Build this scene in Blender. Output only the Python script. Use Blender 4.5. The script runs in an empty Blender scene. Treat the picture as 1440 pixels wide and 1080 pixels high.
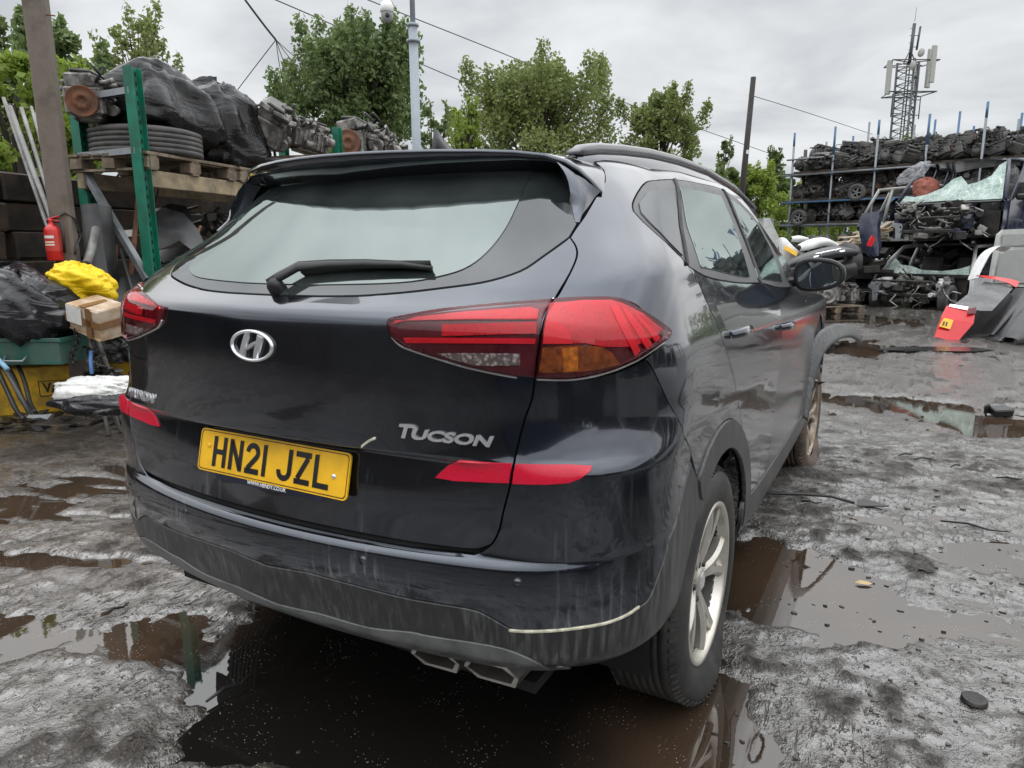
import bpy, bmesh, math, random
import numpy as np
from mathutils import Vector, Matrix
from mathutils.bvhtree import BVHTree
from mathutils.geometry import delaunay_2d_cdt
rad=math.radians
random.seed(7)
sc=bpy.context.scene
COL=sc.collection
# ---------------- camera ----------------
CAMP=(1.34309,-1.10307,1.34695); YAW,PITCH,ROLL=.507712,-.193544,-.005381; FPX=986.906
def cam_axes():
    cy,sy,cp,sp=math.cos(YAW),math.sin(YAW),math.cos(PITCH),math.sin(PITCH)
    f=Vector((-sy*cp,cy*cp,sp)); r=Vector((cy,sy,0)); u=r.cross(f)
    cr,sr=math.cos(ROLL),math.sin(ROLL)
    return cr*r+sr*u, -sr*r+cr*u, f
CR,CU,CF=cam_axes(); CP=Vector(CAMP)
cam=bpy.data.cameras.new("camera"); camo=bpy.data.objects.new("camera",cam); COL.objects.link(camo)
cam.sensor_width=36; cam.sensor_fit='HORIZONTAL'; cam.lens=36*FPX/1440; cam.clip_start=.05; cam.clip_end=2000
camo.matrix_world=Matrix(((CR.x,CU.x,-CF.x,CP.x),(CR.y,CU.y,-CF.y,CP.y),(CR.z,CU.z,-CF.z,CP.z),(0,0,0,1)))
sc.camera=camo
def px_dir(px,py): return (CF+CR*((px-720)/FPX)-CU*((py-540)/FPX))
def at_depth(px,py,d):      # point seen at photo pixel, d metres along the view axis
    return CP+px_dir(px,py)*d
def on_z(px,py,z=0.0):
    d=px_dir(px,py); return CP+d*((z-CP.z)/d.z)
def ground_at(px,d):        # ground point below the pixel column at view depth d
    p=at_depth(px,346,d); return Vector((p.x,p.y,0))
def z_on(py,base,px=None):   # height at which a photo row meets the vertical through a ground point
    b=Vector((base.x,base.y,0)); q=b-Vector((CP.x,CP.y,0)); f2=Vector((CF.x,CF.y,0)).normalized()
    if px is None:
        z=1.3
        for _ in range(40):
            p=Vector((b.x,b.y,z))-CP; y=540-FPX*p.dot(CU)/p.dot(CF); z+=(y-py)*p.dot(CF)/FPX
        return z
# ---------------- world, sun, exposure ----------------
SUN_EL,SUN_ROT=rad(78),rad(200)
w=bpy.data.worlds.new("World"); sc.world=w; w.use_nodes=True
nt=w.node_tree; nt.nodes.clear()
def wn(t,**k):
    n=nt.nodes.new(t)
    for a,b in k.items(): setattr(n,a,b)
    return n
sky=wn('ShaderNodeTexSky',sky_type='NISHITA',sun_disc=False,sun_elevation=SUN_EL,sun_rotation=SUN_ROT)
tc=wn('ShaderNodeTexCoord'); sep=wn('ShaderNodeSeparateXYZ')
nt.links.new(tc.outputs['Generated'],sep.inputs[0])
# flatten the view direction on to a cloud sheet, so clouds shrink towards the horizon
addz=wn('ShaderNodeMath',operation='MAXIMUM'); addz.inputs[1].default_value=.0
nt.links.new(sep.outputs['Z'],addz.inputs[0])
add2=wn('ShaderNodeMath',operation='ADD'); add2.inputs[1].default_value=.16
nt.links.new(addz.outputs[0],add2.inputs[0])
dx=wn('ShaderNodeMath',operation='DIVIDE'); dy=wn('ShaderNodeMath',operation='DIVIDE')
nt.links.new(sep.outputs['X'],dx.inputs[0]); nt.links.new(add2.outputs[0],dx.inputs[1])
nt.links.new(sep.outputs['Y'],dy.inputs[0]); nt.links.new(add2.outputs[0],dy.inputs[1])
comb=wn('ShaderNodeCombineXYZ'); nt.links.new(dx.outputs[0],comb.inputs[0]); nt.links.new(dy.outputs[0],comb.inputs[1])
n1=wn('ShaderNodeTexNoise'); n1.inputs['Scale'].default_value=1.15; n1.inputs['Detail'].default_value=7; n1.inputs['Roughness'].default_value=.52; n1.inputs['Distortion'].default_value=.35
nt.links.new(comb.outputs[0],n1.inputs['Vector'])
ramp=wn('ShaderNodeValToRGB'); ramp.color_ramp.interpolation='EASE'
e=ramp.color_ramp.elements; e[0].position=.30; e[0].color=(3.7,3.85,4.0,1); e[1].position=.70; e[1].color=(5.9,6.0,6.05,1)
nt.links.new(n1.outputs['Fac'],ramp.inputs[0])
# overcast sky is brighter overhead than at the horizon
zr=wn('ShaderNodeMapRange'); zr.inputs['From Min'].default_value=.32; zr.inputs['From Max'].default_value=.95; zr.inputs['To Min'].default_value=1.0; zr.inputs['To Max'].default_value=3.4
nt.links.new(sep.outputs['Z'],zr.inputs['Value'])
mulc=wn('ShaderNodeVectorMath',operation='SCALE'); nt.links.new(ramp.outputs['Color'],mulc.inputs[0]); nt.links.new(zr.outputs[0],mulc.inputs['Scale'])
mx=wn('ShaderNodeMix',data_type='RGBA'); mx.inputs['Factor'].default_value=.94
nt.links.new(sky.outputs['Color'],mx.inputs[6]); nt.links.new(mulc.outputs['Vector'],mx.inputs[7])
bg=wn('ShaderNodeBackground'); bg.inputs['Strength'].default_value=.10
nt.links.new(mx.outputs[2],bg.inputs['Color'])
wo=wn('ShaderNodeOutputWorld'); nt.links.new(bg.outputs[0],wo.inputs[0])
sl=bpy.data.lights.new("sun",'SUN'); sl.energy=.9; sl.angle=rad(178); sl.color=(1,.97,.93)
slo=bpy.data.objects.new("sun",sl); COL.objects.link(slo); slo.rotation_euler=(rad(12),0,rad(160))
sc.view_settings.view_transform='Standard'; sc.view_settings.look='None'; sc.view_settings.exposure=.62; sc.view_settings.gamma=1
try: sc.view_settings.use_curve_mapping=False
except Exception: pass
sc.cycles.max_bounces=8; sc.cycles.transparent_max_bounces=16
# ---------------- materials ----------------
def newmat(name):
    m=bpy.data.materials.new(name); m.use_nodes=True; t=m.node_tree; b=t.nodes['Principled BSDF']; return m,t,b
def nd(t,ty,**k):
    n=t.nodes.new(ty)
    for a,v in k.items(): setattr(n,a,v)
    return n
def noise(t,scale,detail=4,rough=.55,vec=None,dist=0,coord='Object',stretch=None):
    n=nd(t,'ShaderNodeTexNoise'); n.inputs['Scale'].default_value=scale; n.inputs['Detail'].default_value=detail; n.inputs['Roughness'].default_value=rough; n.inputs['Distortion'].default_value=dist
    c=nd(t,'ShaderNodeTexCoord'); v=c.outputs[coord]
    if stretch:
        mp=nd(t,'ShaderNodeMapping'); mp.inputs['Scale'].default_value=stretch; t.links.new(v,mp.inputs[0]); v=mp.outputs[0]
    t.links.new(v,n.inputs['Vector']); return n
def ramp2(t,src,p0,p1,c0,c1,interp='LINEAR'):
    r=nd(t,'ShaderNodeValToRGB'); r.color_ramp.interpolation=interp
    e=r.color_ramp.elements; e[0].position=p0; e[1].position=p1
    f=lambda c: (c,c,c,1) if isinstance(c,(int,float)) else (*c,1)
    e[0].color=f(c0); e[1].color=f(c1); t.links.new(src,r.inputs[0]); return r.outputs[0]
def mixc(t,fac,a,b):
    m=nd(t,'ShaderNodeMix',data_type='RGBA')
    for s,v in ((0,fac),(6,a),(7,b)):
        if hasattr(v,'links'): t.links.new(v,m.inputs[s])
        elif s==0: m.inputs[0].default_value=v
        else: m.inputs[s].default_value=(*v,1)
    return m.outputs[2]
def mul(t,a,b):
    m=nd(t,'ShaderNodeMath',operation='MULTIPLY')
    for i,v in enumerate((a,b)):
        if hasattr(v,'links'): t.links.new(v,m.inputs[i])
        else: m.inputs[i].default_value=v
    return m.outputs[0]
def bump(t,b,h,strength=.3,dist=.01):
    n=nd(t,'ShaderNodeBump'); n.inputs['Strength'].default_value=strength; n.inputs['Distance'].default_value=dist
    t.links.new(h,n.inputs['Height']); t.links.new(n.outputs[0],b.inputs['Normal']); return n
def simple(name,col,rough=.5,metal=0,var=.25,scale=8,bmp=0,spec=.5,dirt=None,dirt_amt=.5,dscale=5,coord='Object'):
    m,t,b=newmat(name)
    n=noise(t,scale,5,coord=coord)
    lo=tuple(c*(1-var) for c in col); hi=tuple(min(1,c*(1+var)) for c in col)
    c=ramp2(t,n.outputs['Fac'],.3,.7,lo,hi)
    if dirt:
        n2=noise(t,dscale,6,.65,coord=coord); f=ramp2(t,n2.outputs['Fac'],.42,.62,0,dirt_amt)
        c=mixc(t,f,c,dirt)
    t.links.new(c,b.inputs['Base Color'])
    rr=ramp2(t,n.outputs['Fac'],.3,.7,max(.02,rough*.8),min(1,rough*1.2)); t.links.new(rr,b.inputs['Roughness'])
    b.inputs['Metallic'].default_value=metal; b.inputs['Specular IOR Level'].default_value=spec
    if bmp:
        n3=noise(t,scale*3,5,.6,coord=coord); bump(t,b,n3.outputs['Fac'],bmp,.01)
    return m
M={}
# ---------------- objects ----------------
def link(o,parent=None):
    COL.objects.link(o)
    if parent is not None: o.parent=parent
    return o
def tag(o,label=None,cat=None,group=None,kind=None):
    if label: o['label']=label
    if cat: o['category']=cat
    if group: o['group']=group
    if kind: o['kind']=kind
    return o
def thing(name,label,cat,loc=(0,0,0),rotz=0,group=None,rot=None):
    o=bpy.data.objects.new(name,None); o.empty_display_size=.1; COL.objects.link(o)
    o.location=loc; o.rotation_euler=rot if rot else (0,0,rotz)
    return tag(o,label,cat,group)
def mesh_obj(name,verts,faces,mat,parent=None,smooth=True,mats=None,midx=None):
    me=bpy.data.meshes.new(name); me.from_pydata([tuple(v) for v in verts],[],faces)
    for m in (mats or [mat]): me.materials.append(m)
    if midx: me.polygons.foreach_set('material_index',midx)
    if smooth: me.polygons.foreach_set('use_smooth',[True]*len(me.polygons))
    me.update(); o=bpy.data.objects.new(name,me); return link(o,parent)
class MB:
    """collects shapes; build() links them as one mesh object"""
    def __init__(s): s.v=[]; s.f=[]; s.m=[]; s.sm=[]; s.cur=0
    def add(s,vs,fs,smooth=False):
        o=len(s.v); s.v+= [Vector(v) for v in vs]
        for f in fs: s.f.append([i+o for i in f]); s.m.append(s.cur); s.sm.append(smooth)
        return s
    def box(s,c,d,rot=None,bev=0,taper=1.0):
        x,y,z=(k/2 for k in d); R=(rot if rot is not None else Matrix.Identity(3)); c=Vector(c)
        if bev<=0:
            vs=[c+R@Vector((sx*x*(taper if sz>0 else 1),sy*y*(taper if sz>0 else 1),sz*z)) for sz in(-1,1) for sy in(-1,1) for sx in(-1,1)]
            return s.add(vs,[(0,2,3,1),(4,5,7,6),(0,1,5,4),(2,6,7,3),(0,4,6,2),(1,3,7,5)])
        bev=min(bev,x*.49*2,y*.49*2,z*.49*2)
        vs=[];idx={}
        for sx in(-1,1):
            for sy in(-1,1):
                for sz in(-1,1):
                    for a in range(3):
                        p=[x,y,z]; 
                        for k in range(3):
                            if k!=a: p[k]-=bev
                        idx[(sx,sy,sz,a)]=len(vs); vs.append(c+R@Vector((sx*p[0],sy*p[1],sz*p[2])))
        fs=[]
        for a in range(3):
            b_,c_=(a+1)%3,(a+2)%3
            for sa in(-1,1):
                q=[]
                for sb,sc_ in((-1,-1),(1,-1),(1,1),(-1,1)):
                    k=[0,0,0];k[a]=sa;k[b_]=sb;k[c_]=sc_; q.append(idx[(*k,a)])
                fs.append(q if sa>0 else q[::-1])
        for a in range(3):  # edges along axis a
            b_,c_=(a+1)%3,(a+2)%3
            for sb in(-1,1):
                for sc_ in(-1,1):
                    k0=[0,0,0];k1=[0,0,0];k0[a]=-1;k1[a]=1
                    for k in(k0,k1): k[b_]=sb;k[c_]=sc_
                    q=[idx[(*k0,b_)],idx[(*k1,b_)],idx[(*k1,c_)],idx[(*k0,c_)]]
                    fs.append(q if sb*sc_<0 else q[::-1])
        for sx in(-1,1):
            for sy in(-1,1):
                for sz in(-1,1):
                    q=[idx[(sx,sy,sz,a)] for a in range(3)]
                    fs.append(q if sx*sy*sz>0 else q[::-1])
        return s.add(vs,fs)
    def tube(s,pts,r,n=8,cap=True,smooth=True):
        pts=[Vector(p) for p in pts]; k=len(pts); rs=r if isinstance(r,(list,tuple)) else [r]*k
        vs=[];prev=None
        for i,p in enumerate(pts):
            t=(pts[min(i+1,k-1)]-pts[max(i-1,0)])
            if t.length<1e-9: t=Vector((0,0,1))
            t.normalize()
            if prev is None:
                a=t.orthogonal().normalized()
            else:
                a=prev-t*prev.dot(t)
                a=a.normalized() if a.length>1e-6 else t.orthogonal().normalized()
            prev=a; b=t.cross(a)
            for j in range(n):
                q=2*math.pi*j/n; vs.append(p+(a*math.cos(q)+b*math.sin(q))*rs[i])
        fs=[(i*n+j,i*n+(j+1)%n,(i+1)*n+(j+1)%n,(i+1)*n+j) for i in range(k-1) for j in range(n)]
        if cap: fs+= [tuple(range(n))[::-1],tuple((k-1)*n+j for j in range(n))]
        o=len(s.v); s.add(vs,fs,smooth)
        if cap: s.sm[-1]=s.sm[-2]=False
        return s
    def cyl(s,a,b,r,n=12,r2=None,cap=True): return s.tube([a,b],[r,r if r2 is None else r2],n,cap)
    def lathe(s,prof,c=(0,0,0),axis='z',n=24,smooth=True,R=None,closed=False):
        """prof: (radius, height) pairs"""
        c=Vector(c); vs=[]
        for r,h in prof:
            for j in range(n):
                q=2*math.pi*j/n; a,b=r*math.cos(q),r*math.sin(q)
                v=Vector((a,b,h)) if axis=='z' else (Vector((h,a,b)) if axis=='x' else Vector((b,h,a)))
                vs.append(c+(R@v if R is not None else v))
        k=len(prof); rng=range(k) if closed else range(k-1)
        fs=[(i*n+j,i*n+(j+1)%n,((i+1)%k)*n+(j+1)%n,((i+1)%k)*n+j) for i in rng for j in range(n)]
        return s.add(vs,fs,smooth)
    def loft(s,rings,closed_ring=True,cap=False,smooth=True):
        n=len(rings[0]); vs=[p for r in rings for p in r]; m=n if closed_ring else n-1
        fs=[(i*n+j,i*n+(j+1)%n,(i+1)*n+(j+1)%n,(i+1)*n+j) for i in range(len(rings)-1) for j in range(m)]
        if cap: fs+=[tuple(range(n))[::-1],tuple((len(rings)-1)*n+j for j in range(n))]
        return s.add(vs,fs,smooth)
    def prism(s,poly,d,O=(0,0,0),X=(1,0,0),Y=(0,1,0)):
        O,X,Y=Vector(O),Vector(X),Vector(Y); Z=X.cross(Y).normalized(); n=len(poly)
        vs=[O+X*a+Y*b for a,b in poly]+[O+X*a+Y*b+Z*d for a,b in poly]
        fs=[tuple(range(n))[::-1],tuple(range(n,2*n))]+[(i,(i+1)%n,n+(i+1)%n,n+i) for i in range(n)]
        return s.add(vs,fs)
    def xform(s,Mx,start=0):
        for i in range(start,len(s.v)): s.v[i]=Mx@s.v[i]
        return s
    def jitter(s,a,seed=0,start=0):
        r=random.Random(seed)
        for i in range(start,len(s.v)): s.v[i]=s.v[i]+Vector((r.uniform(-a,a),r.uniform(-a,a),r.uniform(-a,a)))
        return s
    def build(s,name,mat,parent=None):
        mats=mat if isinstance(mat,(list,tuple)) else [mat]
        o=mesh_obj(name,s.v,s.f,None,parent,False,mats=mats,midx=s.m)
        o.data.polygons.foreach_set('use_smooth',s.sm); o.data.update()
        return o
def copy_tree(o,parent=None):
    c=o.copy(); COL.objects.link(c)
    if parent is not None: c.parent=parent
    for ch in [k for k in COL.objects if k.parent==o]: copy_tree(ch,c)
    return c
def rotx(a): return Matrix.Rotation(a,3,'X')
def roty(a): return Matrix.Rotation(a,3,'Y')
def rotz(a): return Matrix.Rotation(a,3,'Z')
# ---- numpy value noise ----
def _hash(ix,iy,seed):
    h=(ix*374761393+iy*668265263+seed*1442695041)&0xffffffff
    h=((h^(h>>13))*1274126177)&0xffffffff
    return ((h^(h>>16))&0xffff)/65535.0
def vnoise(x,y,seed=0):
    ix=np.floor(x).astype(np.int64); iy=np.floor(y).astype(np.int64); fx=x-ix; fy=y-iy
    fx=fx*fx*fx*(fx*(fx*6-15)+10); fy=fy*fy*fy*(fy*(fy*6-15)+10)
    a=_hash(ix,iy,seed);b=_hash(ix+1,iy,seed);c=_hash(ix,iy+1,seed);d=_hash(ix+1,iy+1,seed)
    return (a+(b-a)*fx)*(1-fy)+(c+(d-c)*fx)*fy
def fbm(x,y,oct=5,seed=0,gain=.5):
    s=0;a=1;t=0
    for i in range(oct):
        s=s+a*(vnoise(x*2**i+i*17.3,y*2**i-i*9.1,seed+i)-.5); t+=a; a*=gain
    return s/t*2
# ---------------- ground: wet mud with puddles ----------------
def axis_pts(a,b,step,lo,hi,g=1.06):
    p=list(np.arange(a,b,step)); s=step; x=p[-1]
    while x<hi: s*=g; x+=s; p.append(x)
    s=step; x=a; q=[]
    while x>lo: s*=g; x-=s; q.append(x)
    return np.array(q[::-1]+p)
gx=axis_pts(-2.2,4.6,.016,-260,260); gy=axis_pts(-.7,4.2,.016,-120,420)
BAS=[] # puddle basins from the photograph: pixel centre, half sizes in metres, rotation, depth
def basin(px,py,rx,ry,rot,dep):
    p=on_z(px,py,0); BAS.append((p.x,p.y,rx,ry,rot,dep))
basin(1090,830,.42,.36,.3,.055); basin(1010,790,.3,.55,0,.05)
basin(640,1010,.95,.50,0,.07); basin(335,915,.40,.20,.2,.045); basin(430,1060,.35,.18,.3,.022)
basin(240,910,.32,.11,.4,.032); basin(50,788,.50,.085,.45,.04); basin(105,728,.30,.05,.45,.035); basin(15,895,.22,.12,.3,.045)
basin(150,690,.3,.04,.4,.022); basin(200,790,.3,.06,.4,.02)
basin(1190,488,.9,.8,0,.05); basin(1240,565,.5,.35,0,.035); basin(1290,572,.4,.3,0,.03); basin(1250,720,.55,.30,.2,.012); basin(1380,780,.6,.28,.1,.012); basin(1400,600,.7,.5,.1,.025); basin(1190,447,1.2,1.2,.0,.06); basin(1390,860,.45,.2,0,.010)
basin(960,1020,.28,.22,0,.03); basin(810,965,.35,.22,0,.04); basin(880,985,.3,.2,0,.03)
def ground_h(X,Y):
    h=.008+.010*fbm(X*.45,Y*.45,3,3)+.012*fbm(X*1.9,Y*1.9,4,11)+.013*fbm(X*6.5,Y*6.5,4,13)
    far=np.clip((np.hypot(X-1,Y-1)-9)/20,0,1)
    for cx,cy,rx,ry,ro,dp in BAS:
        c,s=math.cos(ro),math.sin(ro); a=((X-cx)*c+(Y-cy)*s)/rx; b=(-(X-cx)*s+(Y-cy)*c)/ry
        wob=.75*fbm(X*3.1,Y*3.1,5,40,.62)
        h=h-1.0*dp*np.exp(-np.maximum(0,np.hypot(a,b)+wob-.30)**2*4.0)
    # churned mud crumbs and tread marks
    rough=np.clip(.55+1.6*fbm(X*.8,Y*.8,3,77),0,1)
    cr=fbm(X*8,Y*8,4,21); h=h+(.35+.65*rough)*.034*np.maximum(0,cr)**1.2
    fine=fbm(X*22,Y*22,3,31); h=h+rough*.011*np.maximum(0,fine)+.002*fine; h=h+(.3+.7*rough)*.006*np.maximum(0,vnoise(X*52,Y*52,5)-.45)
    cl=vnoise(X*13,Y*13,91)*vnoise(X*31,Y*31,92); h=h+.045*np.maximum(0,cl-.55)
    band=np.exp(-((X-2.35+.12*np.sin(Y*1.3))/.22)**2)*np.clip((Y+1.2)/.5,0,1)
    h=h+band*(.020*np.sign(np.sin(Y*34+2.5*np.sin(X*9)))*np.clip(.5+fbm(X*3,Y*3,3,52),0,1)-.004)
    rut=np.exp(-((X+2.6+.25*np.sin(Y*.6))/.28)**2)
    h=h+rut*(-.02+.012*np.sin(Y*30+8*fbm(X*2,Y*2,3,8)))
    h=h*(1-.6*far)+far*.01
    # tyres rest on firm ground
    for tx,ty in ((.80,.905),(-.80,.905),(.80,3.575),(-.80,3.575)):
        d=np.hypot((X-tx)/1.0,(Y-ty)/1.3); q=np.clip(1-d/.22,0,1); h=h*(1-q)+q*(-.004)
    return h
XX,YY=np.meshgrid(gx,gy); HH=ground_h(XX,YY)
def h_at(x,y): return float(max(-.004,ground_h(np.array([[float(x)]]),np.array([[float(y)]]))[0,0]))
nx,ny=len(gx),len(gy)
me=bpy.data.meshes.new('ground')
co=np.stack([XX,YY,HH],-1).reshape(-1,3).astype(np.float32)
ii=np.arange(nx*ny).reshape(ny,nx)
quads=np.stack([ii[:-1,:-1],ii[:-1,1:],ii[1:,1:],ii[1:,:-1]],-1).reshape(-1,4)
me.vertices.add(len(co)); me.vertices.foreach_set('co',co.ravel())
me.loops.add(quads.size); me.loops.foreach_set('vertex_index',quads.ravel().astype(np.int32))
me.polygons.add(len(quads)); me.polygons.foreach_set('loop_start',(np.arange(len(quads))*4).astype(np.int32)); me.polygons.foreach_set('loop_total',np.full(len(quads),4,np.int32))
me.polygons.foreach_set('use_smooth',np.ones(len(quads),bool)); me.update(); me.validate()
def mud_mat():
    m,t,b=newmat('wet_mud')
    geo=nd(t,'ShaderNodeNewGeometry'); sp=nd(t,'ShaderNodeSeparateXYZ'); t.links.new(geo.outputs['Position'],sp.inputs[0])
    n1=noise(t,.9,6,.6);  n2=noise(t,14,8,.7); n3=noise(t,70,4,.6)
    c=ramp2(t,n1.outputs['Fac'],.35,.65,(.030,.023,.018),(.076,.058,.044))
    c2=ramp2(t,n2.outputs['Fac'],.35,.72,(.030,.028,.026),(.115,.102,.09))
    n5=noise(t,85,7,.78); c=mixc(t,.5,c,c2); c=mixc(t,.55,c,ramp2(t,n5.outputs['Fac'],.36,.66,(.010,.009,.008),(.125,.112,.098)))
    # pale grit
    v=nd(t,'ShaderNodeTexVoronoi'); v.inputs['Scale'].default_value=160; tcn=nd(t,'ShaderNodeTexCoord'); t.links.new(tcn.outputs['Object'],v.inputs['Vector'])
    g=ramp2(t,v.outputs['Distance'],.10,.16,1,0); gm=mul(t,g,ramp2(t,n2.outputs['Fac'],.5,.6,0,.7))
    lf=nd(t,'ShaderNodeMapRange'); lf.inputs['From Min'].default_value=.2; lf.inputs['From Max'].default_value=-2.0; t.links.new(sp.outputs['X'],lf.inputs['Value'])
    c=mixc(t,gm,c,(.24,.23,.21)); c=mixc(t,mul(t,lf.outputs[0],ramp2(t,n1.outputs['Fac'],.3,.7,.25,.75)),c,(.115,.085,.062))
    t.links.new(c,b.inputs['Base Color'])
    # the mud is soaked dark beside the puddles
    soak=nd(t,'ShaderNodeMapRange'); soak.inputs['From Min'].default_value=.010; soak.inputs['From Max'].default_value=-.002; t.links.new(sp.outputs['Z'],soak.inputs['Value']); c=mixc(t,mul(t,soak.outputs[0],.75),c,(.022,.016,.012))
    # a film of water lies in the lower mud: smooth there, rough and crumbly elsewhere
    film=nd(t,'ShaderNodeMapRange'); film.inputs['From Min'].default_value=.0; film.inputs['From Max'].default_value=.03; film.inputs['To Min'].default_value=.30; film.inputs['To Max'].default_value=-.30
    t.links.new(sp.outputs['Z'],film.inputs['Value'])
    nf=noise(t,2.6,10,.68,dist=.3); ad=nd(t,'ShaderNodeMath',operation='ADD'); t.links.new(nf.outputs['Fac'],ad.inputs[0]); t.links.new(film.outputs[0],ad.inputs[1])
    wet=ramp2(t,ad.outputs[0],.36,.60,0,1,'EASE')
    inv=ramp2(t,wet,0,1,1,.10)
    p1=noise(t,30,5,.62,stretch=(1,.8,1)); pit=ramp2(t,p1.outputs['Fac'],.51,.60,0,1); pitz=mul(t,pit,inv)
    p2=noise(t,88,4,.65); fine=mul(t,ramp2(t,p2.outputs['Fac'],.42,.62,0,1),inv)
    # dragged streaks
    p3=noise(t,9,5,.6,stretch=(6,1.2,1),dist=.4); strk=mul(t,ramp2(t,p3.outputs['Fac'],.60,.68,0,1),ramp2(t,n1.outputs['Fac'],.45,.6,0,.8))
    t.links.new(ramp2(t,inv,.1,1,.13,.50),b.inputs['Roughness'])
    p4=noise(t,52,3,.6,stretch=(1,.75,1)); z4=noise(t,1.7,4,.6); spk=mul(t,ramp2(t,p4.outputs['Fac'],.585,.64,0,1),ramp2(t,z4.outputs['Fac'],.38,.58,.15,1))
    dk0=nd(t,'ShaderNodeMath',operation='MAXIMUM'); t.links.new(pitz,dk0.inputs[0]); t.links.new(strk,dk0.inputs[1])
    dk=nd(t,'ShaderNodeMath',operation='MAXIMUM'); t.links.new(dk0.outputs[0],dk.inputs[0]); t.links.new(spk,dk.inputs[1])
    c=mixc(t,mul(t,dk.outputs[0],.85),c,(.011,.009,.0075)); t.links.new(c,b.inputs['Base Color'])
    t.links.new(ramp2(t,inv,.1,1,1,0),(irn:=nd(t,'ShaderNodeMath',operation='MULTIPLY_ADD')).inputs[0]); irn.inputs[1].default_value=1.05; irn.inputs[2].default_value=1.55; t.links.new(irn.outputs[0],b.inputs['IOR'])
    b.inputs['Specular IOR Level'].default_value=.5
    add=nd(t,'ShaderNodeMath',operation='MULTIPLY_ADD'); t.links.new(dk.outputs[0],add.inputs[0]); add.inputs[1].default_value=-1.0; t.links.new(mul(t,fine,-.55),add.inputs[2])
    ad3=nd(t,'ShaderNodeMath',operation='MULTIPLY_ADD'); t.links.new(n2.outputs['Fac'],ad3.inputs[0]); t.links.new(ramp2(t,inv,.1,1,.10,.6),ad3.inputs[1]); t.links.new(add.outputs[0],ad3.inputs[2])
    bn=nd(t,'ShaderNodeBump'); bn.inputs['Distance'].default_value=.02; bn.inputs['Strength'].default_value=.75; t.links.new(ad3.outputs[0],bn.inputs['Height'])
    t.links.new(bn.outputs[0],b.inputs['Normal'])
    return m
M['mud']=mud_mat(); me.materials.append(M['mud'])
go=bpy.data.objects.new('ground',me); COL.objects.link(go); tag(go,'dark wet churned mud of the yard','mud ground',kind='structure')
def water_mat():
    m,t,b=newmat('puddle_water')
    n=noise(t,1.3,4); n2=noise(t,30,3)
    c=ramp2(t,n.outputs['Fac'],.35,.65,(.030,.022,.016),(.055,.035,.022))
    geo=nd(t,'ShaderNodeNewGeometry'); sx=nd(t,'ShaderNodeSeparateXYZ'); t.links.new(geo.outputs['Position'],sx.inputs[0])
    # car's dark reflection put into the water colour under it, silty brown elsewhere
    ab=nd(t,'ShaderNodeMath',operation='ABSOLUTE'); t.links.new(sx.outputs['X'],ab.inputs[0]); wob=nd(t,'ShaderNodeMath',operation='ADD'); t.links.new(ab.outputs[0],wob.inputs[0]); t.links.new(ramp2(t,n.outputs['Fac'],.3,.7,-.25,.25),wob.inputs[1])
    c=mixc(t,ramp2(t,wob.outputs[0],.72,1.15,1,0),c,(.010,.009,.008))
    v=nd(t,'ShaderNodeTexVoronoi'); v.inputs['Scale'].default_value=95; tcn=nd(t,'ShaderNodeTexCoord'); t.links.new(tcn.outputs['Object'],v.inputs['Vector'])
    nf=noise(t,5,5,.7); f=mul(t,ramp2(t,v.outputs['Distance'],.09,.15,1,0),ramp2(t,nf.outputs['Fac'],.50,.58,0,1))
    c=mixc(t,f,c,(.42,.41,.38)); t.links.new(c,b.inputs['Base Color'])
    pass
    t.links.new(ramp2(t,f,.0,1,.015,.5),b.inputs['Roughness']); b.inputs['IOR'].default_value=1.9
    bump(t,b,n2.outputs['Fac'],.015,.005)
    return m
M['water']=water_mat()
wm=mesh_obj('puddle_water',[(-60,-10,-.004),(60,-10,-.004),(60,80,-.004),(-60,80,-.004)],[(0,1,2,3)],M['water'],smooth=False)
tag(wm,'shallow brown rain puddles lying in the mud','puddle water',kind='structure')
# ---- body surface of the car: plan curves stacked over height rows ----
ROWS=[# y0,k,xa,w,yb, z0,zA,zB,z15,z26,z37, yf
(.115,.17,.55,.875,.45,.385,.385,.42,.29,.28,.30,4.33),
(.062,.17,.60,.913,.42,.440,.440,.47,.36,.34,.36,4.38),
(.042,.18,.62,.922,.43,.535,.535,.56,.47,.46,.46,4.43),
(.022,.20,.61,.925,.46,.620,.620,.63,.58,.57,.58,4.46),
(.027,.205,.60,.925,.47,.672,.672,.69,.65,.64,.66,4.46),
(.062,.15,.60,.925,.47,.682,.684,.70,.665,.655,.68,4.46),
(.072,.12,.60,.921,.48,.800,.800,.80,.76,.75,.78,4.46),
(.091,.09,.60,.919,.49,.885,.885,.88,.84,.83,.86,4.45),
(.045,.21,.60,.920,.50,.902,.902,.897,.858,.85,.88,4.45),
(.040,.25,.58,.917,.60,1.00,1.00,.98,.95,.93,.95,4.42),
(.044,.25,.57,.910,.60,1.12,1.12,1.09,1.04,1.01,1.0,4.36),
(.052,.245,.56,.893,.58,1.195,1.19,1.16,1.10,1.06,1.03,4.25),
(.115,.27,.53,.858,.58,1.24,1.245,1.28,1.20,1.14,1.08,3.55),
(.268,.455,.50,.768,.72,1.385,1.385,1.40,1.37,1.34,1.30,3.02),
(.436,.65,.48,.665,1.0,1.54,1.54,1.535,1.558,1.555,1.50,2.55),
(.59,.40,.45,.60,1.1,1.585,1.585,1.588,1.607,1.60,1.55,2.42),
(1.0,.20,.30,.35,1.2,1.622,1.622,1.625,1.643,1.635,1.60,2.25),
(1.5,.0,.01,.02,1.55,1.645,1.645,1.645,1.648,1.645,1.64,2.0),
]
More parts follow.
